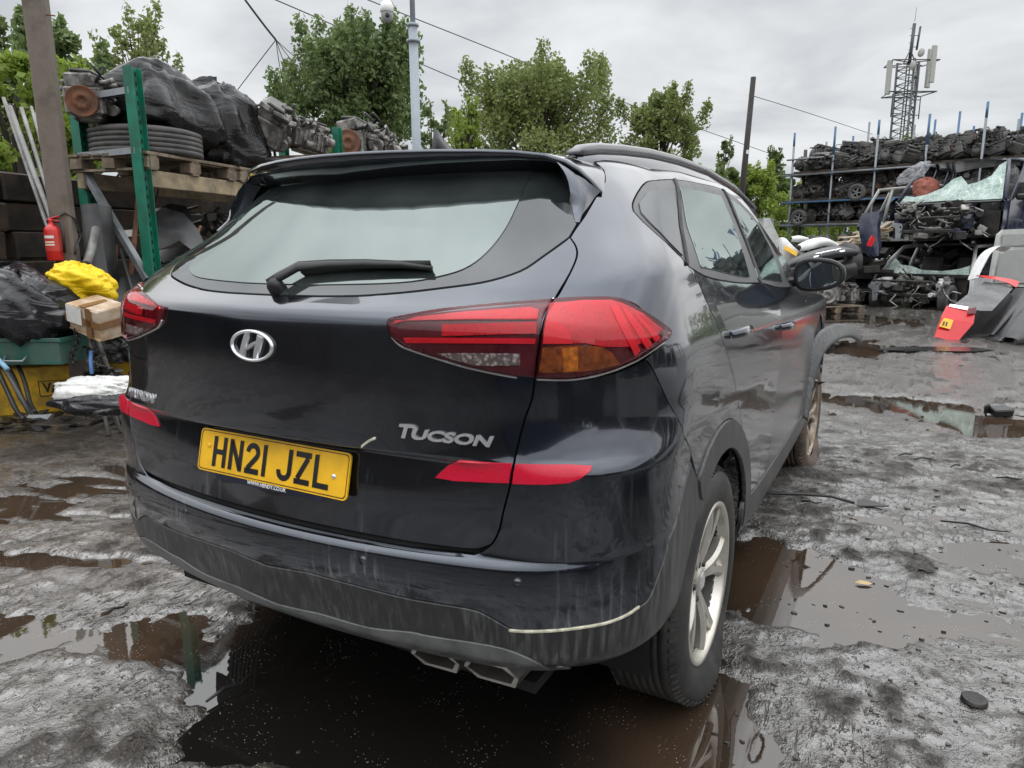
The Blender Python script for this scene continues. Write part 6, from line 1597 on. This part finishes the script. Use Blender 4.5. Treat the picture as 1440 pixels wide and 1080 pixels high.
def panel_px(name,label,cat,A,B,mat,th=.06,group=None):
    m=MB(); ra=crv3([at_depth(*p) for p in A],4); rb=crv3([at_depth(*p) for p in B],4); rows=[[a.lerp(b,q)-FF*.16*math.sin(math.pi*q)+Vector((0,0,.05*math.sin(math.pi*q))) for a,b in zip(ra,rb)] for q in(0,.1,.3,.5,.7,.9,1)]
    k=len(ra); back=[[p+FF*th for p in r] for r in rows]
    m.loft(rows,False); m.loft(back,False); m.loft([rows[0],back[0]],False); m.loft([rows[-1],back[-1]],False); m.loft([[r[0] for r in rows],[r[0] for r in back]],False); m.loft([[r[-1] for r in rows],[r[-1] for r in back]],False)
    return tag(m.build(name,mat),label,cat,group)
panel_px('scrap_metal','black bonnet panel leaning right of the red tailgate','car panel',[(1386,480,D-.1),(1405,462,D+.0),(1425,432,D+.3),(1446,412,D+.6)],[(1408,484,D-.25),(1440,470,D-.1),(1466,440,D+.3),(1480,420,D+.6)],M['hulkblack'])
panel_px('scrap_metal','dark grey car door leaning at the right edge of the photo','car door',[(1412,474,D-.35),(1428,450,D-.2),(1450,425,D+.1),(1470,405,D+.4)],[(1425,487,D-.5),(1470,480,D-.4),(1500,460,D-.1),(1520,440,D+.2)],simple('dark_slate_paint',(.016,.017,.019),.45,0,.2,5,dirt=(.1,.1,.1),dirt_amt=.4))
panel_px('scrap_metal','silver edged black panel behind the black bonnet','car panel',[(1380,470,D+.1),(1396,446,D+.3),(1430,405,D+.9)],[(1392,478,D+.0),(1420,450,D+.2),(1450,415,D+.8)],M['black'],.03)
t=thing('van_side','pale grey van side panel with a recessed window blank at the right edge','van panel',hl(1415,0,11.4)); tv=Matrix.Translation(-Vector(hl(1415,0,11.4)))
m=MB(); loft_px(m,[(1404,330,11.6),(1412,323,11.6),(1480,320,12.0)],[(1392,400,11.3),(1400,402,11.3),(1480,405,11.8)],.06); m.xform(tv); m.build('outer_skin',M['hulkgrey'],t)
m=MB(); loft_px(m,[(1411,330,11.53),(1480,327,11.93)],[(1409,346,11.5),(1480,344,11.9)],.02); m.xform(tv); m.build('upper_recess',simple('grey_recess',(.20,.205,.20),.4,0,.1),t)
m=MB(); loft_px(m,[(1407,352,11.49),(1480,350,11.88)],[(1399,398,11.27),(1480,398,11.75)],.02); m.xform(tv); m.build('lower_recess',simple('grey_recess',(.17,.175,.17),.4,0,.1),t)
panel_px('door_frame','thin white door frame standing left of the grey van side','door frame',[(1368,394,11.0),(1383,366,11.1),(1398,352,11.2),(1412,354,11.2)],[(1364,394,11.0),(1379,362,11.1),(1396,348.5,11.2),(1412,351,11.2)],M['hulkwhite'],.06)
# ---- pile of bumpers, engines on the ground, sticks ----
def bumper(label,A,B,mat,bul=.25,grp='bumpers in the scrap pile'):
    m=MB(); ra=crv3([at_depth(*p) for p in A],4); rb=crv3([at_depth(*p) for p in B],4); rows=[]
    for q in(0,.2,.45,.7,.9,1): rows.append([a.lerp(b,q)-FF*bul*math.sin(math.pi*q)*.6+Vector((0,0,.03*math.sin(math.pi*q))) for a,b in zip(ra,rb)])
    m.loft(rows,False); m.loft([[p+FF*.012 for p in r] for r in rows],False); return tag(m.build('bumper',mat),label,'bumper',grp)
bumper('white bumper standing on end at the left of the bumper pile',[(1090,338,15.4),(1097,334,15.2),(1106,336,15.1),(1118,352,15)],[(1094,364,15.3),(1100,368,15.1),(1112,366,15),(1124,360,15)],M['hulkwhite'])
bumper('small white bumper lying on top of the bumper pile',[(1112,333,16),(1124,331,15.9),(1134,334,15.9)],[(1112,340,15.9),(1124,341,15.8),(1136,340,15.8)],M['hulkwhite'],.15)
bumper('white and black bumper lying across the back of the pile',[(1122,344,15.4),(1140,336,15.3),(1160,334,15.2),(1176,342,15.2)],[(1124,354,15.2),(1142,350,15.0),(1160,346,15.0),(1174,350,15)],M['hulkwhite'])
bumper('big dark grey bumper lying across the front of the pile',[(1100,371,14.6),(1118,362,14.4),(1145,352,14.3),(1175,346,14.3),(1200,350,14.4)],[(1108,378,14.4),(1125,374,14.2),(1150,368,14.0),(1180,362,14.0),(1204,360,14.2)],M['hulkblack'],.35)
bumper('black bumper with open grille under the dark grey one',[(1110,380,14.5),(1130,375,14.3),(1160,370,14.2),(1196,364,14.3)],[(1128,396,14.4),(1145,392,14.2),(1170,388,14.1),(1206,386,14.2)],M['black'],.2)
bumper('black bumper standing upright at the right of the pile',[(1180,345,14.6),(1190,340,14.5),(1206,345,14.5)],[(1186,376,14.4),(1196,382,14.3),(1212,378,14.3)],M['black'],.2)
m=MB(); m.box((0,0,0),(.62,.02,.03),rotz(.0)); m.box((0,0,.06),(.5,.02,.02)); m.box((-.15,0,.03),(.02,.02,.08)); m.box((.15,0,.03),(.02,.02,.08)); o=m.build('grille',M['chrome']); o.location=at_depth(1166,357,13.95); o.rotation_euler=(-.5,-.2,YAW); tag(o,'chrome grille piece lying on the dark grey bumper','grille')
m=MB(); m.box((0,0,0),(.30,.02,.10)); o=m.build('number_plate',M['plate']); o.location=at_depth(1112,353,14.85); o.rotation_euler=(-.4,.5,YAW); tag(o,'loose yellow number plate on the white bumper','number plate')
m=MB(); m.prism([(-.07,-.10),(.02,-.12),(.09,.02),(.02,.10),(-.03,.02)],.02,at_depth(1224,338,13.6),RF,(0,0,1)); tag(m.build('scrap_metal',M['hulkred']),'small red plastic piece by the upper hulk','panel piece')
for i,(px,d,lb,s) in enumerate([(1150,14.2,'scrap engine standing on the ground below the bumper pile, leftmost',.85),(1172,14.0,'large scrap engine on the ground between bumper pile and silver hulk',1.15),(1196,14.4,'scrap engine on the ground touching the silver hulk',.9),(1135,14.6,'scrap engine half hidden by the door mirror',.9),(1165,15.0,'scrap engine behind the large one under the bumpers',1.0)]):
    p=ground_at(px,d); engine(lb,(p.x,p.y,.12),YAW+i*1.1,90+i,'scrap engines on the ground at the right',s,(.1*i-.2,.1),fly=i%2==1,flyrust=False)
pl=pal.copy(); COL.objects.link(pl); p=ground_at(1168,14.1); pl.location=(p.x,p.y,.0); pl.rotation_euler=(0,0,YAW+.2); pl['label']='dark wet pallet on the ground under the right-hand engines'; pl['group']='pallets on the ground'
M['stick']=simple('pale_stripped_wood',(.42,.34,.24),.7,0,.25,8)
r=random.Random(8)
for i in range(30):
    px=r.uniform(1188,1244); py=345-(px-1186)*.55*r.uniform(.35,1.0); d=15.8+r.uniform(-.4,.5); a=at_depth(px,py,d); L=r.uniform(.5,1.2); dr=(RF*r.uniform(.6,1)+FF*r.uniform(-.5,.5)+Vector((0,0,r.uniform(-.1,.55)))).normalized()
    m=MB(); m.tube([a-dr*L/2,a+Vector((0,0,.02)),a+dr*L/2],r.uniform(.018,.032),6); tag(m.build('stick',M['stick']),'pale broken stick in the heap left of the upper hulk','stick','pale sticks heaped beside the hulks')
t=thing('scrap_heap','dark scrap heap carrying the pale sticks and bumpers','scrap heap',tuple(ground_at(1180,16.2)),YAW); r=random.Random(3); m=MB()
for k in range(70):
    h=r.random(); m.box((r.uniform(-1.4,1.2)*(1-.4*h),r.uniform(-.5,.6),h*1.35),(r.uniform(.2,.9),r.uniform(.1,.5),r.uniform(.05,.25)),rotz(r.uniform(0,3))@rotx(r.uniform(-.7,.7)),.01)
m.build('scrap_parts',M['engdark'],t)['kind']='stuff'
for i,(px,d,w_,h_,lb) in enumerate([(1265,18.5,2.6,2.0,'dark scrap heap behind the silver hulk'),(1330,17.5,2.4,2.3,'dark scrap heap behind the right of the hulk stack'),(1400,16.5,2.4,2.4,'dark scrap heap behind the grey van side'),(1160,21.5,3.2,1.5,'low dark scrap heap under the left bays of the scaffold'),(1450,15.5,2.0,2.6,'dark scrap heap at the right edge behind the grey hulk')]):
    t=thing('scrap_heap',lb,'scrap heap',tuple(ground_at(px,d)),YAW,'dark scrap heaps at the right'); r=random.Random(300+i); m=MB(); g=MB()
    for k in range(110):
        h=r.random(); q=m if k%4 else g; c=(r.uniform(-.5,.5)*w_*(1.1-.4*h),r.uniform(-.5,.6),h*h_)
        if k%3==0: q.cyl(c,(c[0]+r.uniform(-.5,.5),c[1]+r.uniform(-.3,.3),c[2]+r.uniform(-.3,.3)),r.uniform(.03,.13),8)
        else: q.box(c,(r.uniform(.15,.7),r.uniform(.1,.5),r.uniform(.05,.3)),rotz(r.uniform(0,3))@rotx(r.uniform(-.7,.7)),.01)
    m.build('dark_parts',M['engdark'],t)['kind']='stuff'; g.build('metal_parts',M['engdirty'],t)['kind']='stuff'
# ---- shed / trailer end left of the scaffold ----
t=thing('trailer_body','small pale trailer end with a dark number standing before the hedge','trailer',tuple(ground_at(1068,22)),YAW+.1)
m=MB(); m.box((0,.5,1.62),(.72,1.0,1.0),None,.02); m.build('box_body',simple('pale_trailer_panel',(.42,.42,.40),.5,0,.1),t)
m=MB(); m.box((.37,-.01,1.62),(.06,.03,1.06)); m.box((-.37,-.01,1.62),(.05,.03,1.06)); m.box((0,-.01,2.14),(.78,.03,.05)); m.build('frame_edge',M['galv'],t)
text_mesh('panel_number','0',.26,M['plateblk'],t,Matrix.Translation((.16,-.004,1.72))@Matrix.Rotation(math.pi/2,4,'X'),.001,.008,.9)
m=MB(); m.box((0,.5,.55),(.7,1.0,1.1),None,.02); m.build('lower_body',M['engdark'],t)
m=MB(); m.prism([(-.2,-.7),(.24,-.7),(.24,.1),(-.05,.62),(-.2,.62)],.05,at_depth(1082,338,20),RF,(0,0,1)); tag(m.build('white_panel',M['hulkwhite']),'white panel with a slanted top left of the bumper pile','panel')
# ---- utility pole, phone mast, camera mast, cables ----
p=ground_at(1034,30); t=thing('utility_pole','dark leaning wooden utility pole behind the hedge','utility pole',(p.x,p.y,0),0,None,(0,.045,YAW))
m=MB(); m.tube([(0,0,0),(0,0,4),(0,0,8.1)],[.15,.125,.105],10); m.build('post',simple('dark_pole_wood',(.035,.032,.03),.85,0,.3,5),t)
m=MB(); m.box((.02,-.12,5.15),(.10,.05,.16),None,.01); m.build('white_tag',M['white'],t)
PT=t.location+Vector((.36*math.cos(YAW),.36*math.sin(YAW),8.0))
p=ground_at(1255,60); t=thing('phone_mast','lattice phone mast with pale panel antennas rising behind the scaffold','phone mast',(p.x,p.y,0),YAW+.35)
M['mast']=simple('mast_steel',(.075,.08,.085),.5,.5,.2,3); M['antenna']=simple('antenna_grey',(.34,.35,.32),.5,0,.08)
HM=z_on(86,p); m=MB(); w=.95
for a in range(3):
    q=a*2.0944; c=Vector((w*math.cos(q),w*math.sin(q),0)); m.cyl(c,c+Vector((0,0,HM)),.10,6)
for i in range(27):
    z=i*HM/27; z2=(i+1)*HM/27
    for a in range(3):
        q0,q1=a*2.0944,(a+1)*2.0944; A_=Vector((w*math.cos(q0),w*math.sin(q0),z)); B_=Vector((w*math.cos(q1),w*math.sin(q1),z2 if i%2 else z)); A2=Vector((A_.x,A_.y,z if i%2 else z2))
        m.cyl(A2,B_,.036,4); m.cyl(Vector((A_.x,A_.y,z)),Vector((w*math.cos(q1),w*math.sin(q1),z)),.025,4)
m.cyl((.1,.1,0),(.1,.1,HM),.05,5); m.cyl((-.1,.2,0),(-.1,.2,HM),.05,5)
m.build('lattice_tower',M['mast'],t)
m=MB()
for z in(HM-2.5,HM-.1):
    pts=[Vector((2.1*math.cos(a),2.1*math.sin(a),z)) for a in(math.pi+.1,math.pi*1.75,.25,math.pi*.6)]
    for i in range(4): m.cyl(pts[i],pts[(i+1)%4],.045,6); m.cyl(pts[i],(0,0,z),.04,6)
for x,s_ in((-1.55,1),(1.5,-1)):
    m.cyl((x,0,HM-4.4),(x,0,HM-2.6),.045,6); m.cyl((x,0,HM-4.1),(s_*-.5,0,HM-4.1),.035,5); m.cyl((x,0,HM-2.9),(s_*-.5,0,HM-2.9),.035,5)
m.cyl((0,0,HM-5),(0,0,HM),.05,6)
m.build('head_frame',M['mast'],t)
for x,y,z,h in((-2.15,0,HM-2.7,2.6),(.75,-1.5,HM-1.9,2.8),(1.75,-.3,HM-2.0,3.0),(1.45,.5,HM-2.2,2.0)):
    m=MB(); m.box((x,y,z+h/2),(.46 if h>2.2 else .34,.22,h),None,.04); m.build('panel_antenna',M['antenna'],t)
for x,y,z in((2.3,-.2,HM+.5),(-.75,-1.0,HM-.6),(.0,-1.0,HM+.4)):
    m=MB(); m.lathe([(0,.10),(.2,.07),(.32,-.05),(.32,-.08),(0,-.04)],(x,y,z),'x',16); m.build('dish',M['antenna'],t)
m=MB(); m.cyl((-.1,0,HM-.3),(.05,0,z_on(33,t.location)),.13,8); m.tube([(-.7,0,HM-.2),(-.1,0,HM+.9),(.6,0,HM-.2)],.05,5); m.cyl((.55,0,HM+.9),(.72,0,z_on(36,t.location)),.09,6); m.cyl((-.1,0,HM+1.9),(.6,0,HM+2.0),.03,4); m.cyl((-.1,0,HM+1.1),(.55,0,HM+1.1),.03,4)
for i in range(4): m.cyl((-.1,0,HM+.8+i*.55),(-.36,0,HM+.82+i*.55),.02,4)
m.cyl((.05,0,HM+3.0),(.12,0,z_on(10,t.location)),.018,5); m.build('whip_antennas',M['mast'],t)
p=ground_at(590,12); t=thing('camera_mast','grey tubular mast with a white dome security camera','camera mast',(p.x,p.y,0),YAW)
m=MB(); m.cyl((0,0,0),(0,0,4.86),.075,14); m.cyl((0,0,4.86),(0,0,6.9),.042,12); m.lathe([(.076,4.6),(.11,4.6),(.11,4.64),(.076,4.64)],(0,0,0),'z',14); m.lathe([(.044,4.84),(.095,4.84),(.095,4.88),(.044,4.88)],(0,0,0),'z',14); m.build('tube',M['greypaint'],t)
m=MB(); m.tube([(0,0,6.5),(-.25,0,6.6),(-.40,0,6.5),(-.41,0,6.25)],.025,8); m.build('arm',M['greypaint'],t)
lc=Vector((-.41,0,z_on(17,p)))
m=MB(); m.lathe([(0,.22),(.035,.21),(.05,.17),(.085,.14),(.108,.08),(.112,0),(.104,-.005),(0,-.005)],lc,'z',20); hs=m.build('camera_housing',M['white'],t)
m=MB(); m.lathe([(.098,-.005),(.098,-.06),(.085,-.11),(.05,-.145),(0,-.155)],lc,'z',20); b=m.build('dome_ball',simple('camera_grey',(.30,.30,.31),.3,0,.05),t)
m=MB(); m.lathe([(0,0),(.035,0),(.035,.02)],lc+Vector((.02,-.098,-.07)),'y',14); m.build('lens',M['plateblk'],b)
def cable(label,pts,r_=.012,sag=True):
    P=crv3([at_depth(*p) for p in pts],6); m=MB(); m.tube(P,r_,5); return tag(m.build('overhead_cable',M['hose']),label,'cable','overhead cables')
cable('cable crossing from above the tall tree down to the rounded tree',[(340,-20,19),(437,21,20),(597,92,24),(677,125,26),(770,160,29)],.016)
cable('longest cable sloping from the camera mast down to the scaffold',[(470,-20,20),(518,0,21),(702,73,25),(840,130,29),(975,178,34),(1100,222,40)],.016)
cable('thin cable running from the leaning pole to the phone mast',[(1053,133,30),(1140,160,36),(1227,189,44)],.016)
cable('heavy cable coming down to the fan of thin service wires',[(320,-35,9),(345,0,9),(372,36,9.2),(388,56,9.3)],.014)
for i,(e,d) in enumerate([((329,133),10),((400,125),12),((413,118),12.5),((427,103),13),((440,99),13.5)]):
    cable(['service wire running left to the wrapped engines','steepest service wire of the fan','service wire second from left in the fan towards the tree','service wire third in the fan towards the tree','rightmost service wire of the fan'][i],[(388,56,9.3),((388+e[0])/2-1,(56+e[1])/2+1,(9.3+d)/2),(*e,d)],.006)
# ---- things on the mud ----
def ground_bit(name,label,cat,px,py,build,mat,rz=0,group=None,lift=0):
    p=on_z(px,py,.01); m=MB(); build(m); o=m.build(name,mat); o.location=(p.x,p.y,h_at(p.x,p.y)+lift); o.rotation_euler=(0,0,rz); return tag(o,label,cat,group)
ground_bit('plastic_part','black broken plastic part lying alone on the mud at the right','plastic part',1406,583,lambda m:(m.box((0,0,.035),(.16,.11,.06),rotx(.2),.01),m.box((-.10,.02,.05),(.07,.02,.07),rotz(.5),.004),m.tube([(-.12,0,.0),(-.14,.0,.07),(-.09,.02,.09)],.008,5)),M['black'],YAW+.1)
ground_bit('plastic_part','flat triangular black shard on the mud right of the puddle','plastic shard',1220,708,lambda m:m.prism([(-.07,-.04),(.09,-.045),(.02,.06),(-.03,.05)],.006),M['greyplastic'],YAW,None,.012)
ground_bit('metal_disc','round dark rubber disc pressed into the mud at lower right','disc',1370,985,lambda m:m.lathe([(0,.006),(.02,.006),(.03,.012),(.034,.010),(.036,0)],(0,0,0),'z',24),M['engdark'],0,None,.004)
ground_bit('leaf','single pale yellow leaf lying in the puddle','leaf',1215,818,lambda m:m.add([(-.035,0,.003),(-.015,.016,.008),(.015,.015,.006),(.035,.002,.004),(.012,-.014,.005),(-.018,-.013,.006)],[(0,1,2,3,4,5)]),simple('yellow_leaf',(.5,.36,.16),.5,0,.15),.3,None,.004)
ground_bit('plastic_sheet','long dark flat sheet lying on the wet mud before the red tailgate','flat sheet',1310,493,lambda m:(m.prism([(-.72,-.05),(-.4,-.16),(.4,-.2),(.72,-.08),(.6,.14),(.1,.22),(-.5,.12)],.010)),simple('wet_black_sheet',(.012,.012,.013),.2,0,.2,5),YAW-.05,None,.02)
ground_bit('plastic_strip','bent black strip lying by the sill of the car','strip',1115,705,lambda m:m.tube([(-.28,.06,.01),(-.12,.02,.022),(.05,-.02,.02),(.18,-.06,.015),(.25,-.15,.008)],.008,6),M['black'],YAW+.15,None,.012)
for i,(px,py,L,rz,lb) in enumerate([(1370,745,.28,-.6,'long thin black twig on the mud at the right'),(1300,650,.14,.1,'short dark strip on the mud near the front wheel'),(1300,812,.05,-.7,'small dark chip standing in the wet film'),(1275,645,.12,.2,'dark sliver beside the short strip'),(1345,660,.10,.4,'dark flake of plastic at mid right'),(325,970,.16,.9,'thin twig lying in the left puddle'),(165,860,.10,.9,'thin twig on the mud at lower left'),(160,697,.13,.1,'dark stick end at the left puddle'),(1420,680,.14,-.3,'dark strip at the right edge'),(1140,715,.1,-.4,'second small strip by the sill')]):
    ground_bit('twig',lb,'twig',px,py,lambda m:m.tube([(-L/2,0,.006),(-L*.1,L*.06,.012),(L*.2,-L*.03,.008),(L/2,.02,.006)],[.004,.006,.005,.003],6),M['engdark'],YAW+rz,'twigs and slivers on the mud',.012)
r=random.Random(55); V=[];F=[]
for i in range(240):
    if r.random()<.72: px,py=r.uniform(1000,1440),r.uniform(490,1080)
    else: px,py=r.uniform(0,480),r.uniform(600,1080)
    p=on_z(px,py,0); 
    if abs(p.x)<.95 and -.0<p.y<4.3: continue
    s=r.uniform(.003,.009)*(1+.35*max(0,p.y)/2); n_=r.randint(3,5); a0=r.uniform(0,6); st_=r.uniform(.3,1.0); z0=h_at(p.x,p.y); k=len(V); hh_=s*r.uniform(.25,.6)
    ring=[(p.x+s*math.cos(a0+6.28*j/n_)*r.uniform(.7,1.3),p.y+s*st_*math.sin(a0+6.28*j/n_)*r.uniform(.7,1.3)) for j in range(n_)]
    V+=[(x,y,z0-.004) for x,y in ring]+[(x+r.uniform(-.3,.3)*s,y+r.uniform(-.3,.3)*s,z0+hh_) for x,y in ring]
    F+=[tuple(range(k+n_,k+2*n_))]+[(k+j,k+(j+1)%n_,k+n_+(j+1)%n_,k+n_+j) for j in range(n_)]
o=mesh_obj('mud_crumbs',V,F,simple('mud_crumb',(.05,.044,.038),.4,0,.5,40),smooth=False); tag(o,'loose mud crumbs and chips scattered over the yard','debris',kind='stuff')
# ---- yard hulks, added dark backdrops: seen as reflections in the car's side and tailgate ----
for i,(x,y,rz,mt,lb) in enumerate([(6.8,1.6,1.75,'hulkgrey','grey stripped hulk to the right of the car, reflected in its doors'),(7.2,4.6,1.5,'hulksilver','silver stripped hulk to the right of the car, reflected in its doors'),(7.6,-1.8,1.9,'hulkblack','black stripped hulk to the right of the camera, reflected in the rear quarter')]):
    hulk(lb,(x,y,.02),rz,M[mt],60+i,1.8,1.35,3.6,'low',group=None)
def _dummy(): pass
LATE=True
def backdrop(label,loc,rz,L,H,mat):  # unseen ribbed wall, added to darken the reflections and light on the car
    t=thing('dark_backdrop',label,'backdrop',loc,rz); m=MB(); n=int(L/.14); pts=[]
    for i in range(n): x=-L/2+L*i/n; pts+=[(x,0 if i%2 else .035),(x+L/n*.7,0 if i%2 else .035)]
    m.loft([[Vector((x,y,.15)) for x,y in pts],[Vector((x,y,H-.1)) for x,y in pts]],False,smooth=False); m.box((0,1.25,H-.05),(L,2.5,.1)); m.box((0,.0,.08),(L+.1,.12,.16)); m.box((0,.0,H-.06),(L+.1,.12,.14)); m.box((L/2,1.2,H/2),(.1,2.4,H)); m.box((-L/2,1.2,H/2),(.1,2.4,H)); m.build('body',mat,t); return t
backdrop('added dark brown container behind the camera, reflected in the tailgate',(-5.5,-8.6,0),math.pi+.06,15,2.7,simple('dark_backdrop_paint',(.05,.04,.035),.55,0,.25,3))
backdrop('added dark container far to the left behind the camera, reflected at the tailgate edge',(-14.2,-3.5,0),math.pi/2+math.pi+.05,11,2.7,simple('black_backdrop_paint',(.035,.032,.03),.55,0,.25,3))
backdrop('added dark container along the right side of the yard, reflected in the car doors',(11.0,3.0,0),-math.pi/2+.04,13,2.3,M['hulkdark'])
backdrop('added dark blue container behind the camera to the right, reflected in the bumper',(9.0,-8.2,0),math.pi-.12,13.5,2.7,simple('navy_backdrop_paint',(.02,.03,.06),.5,0,.25,3))
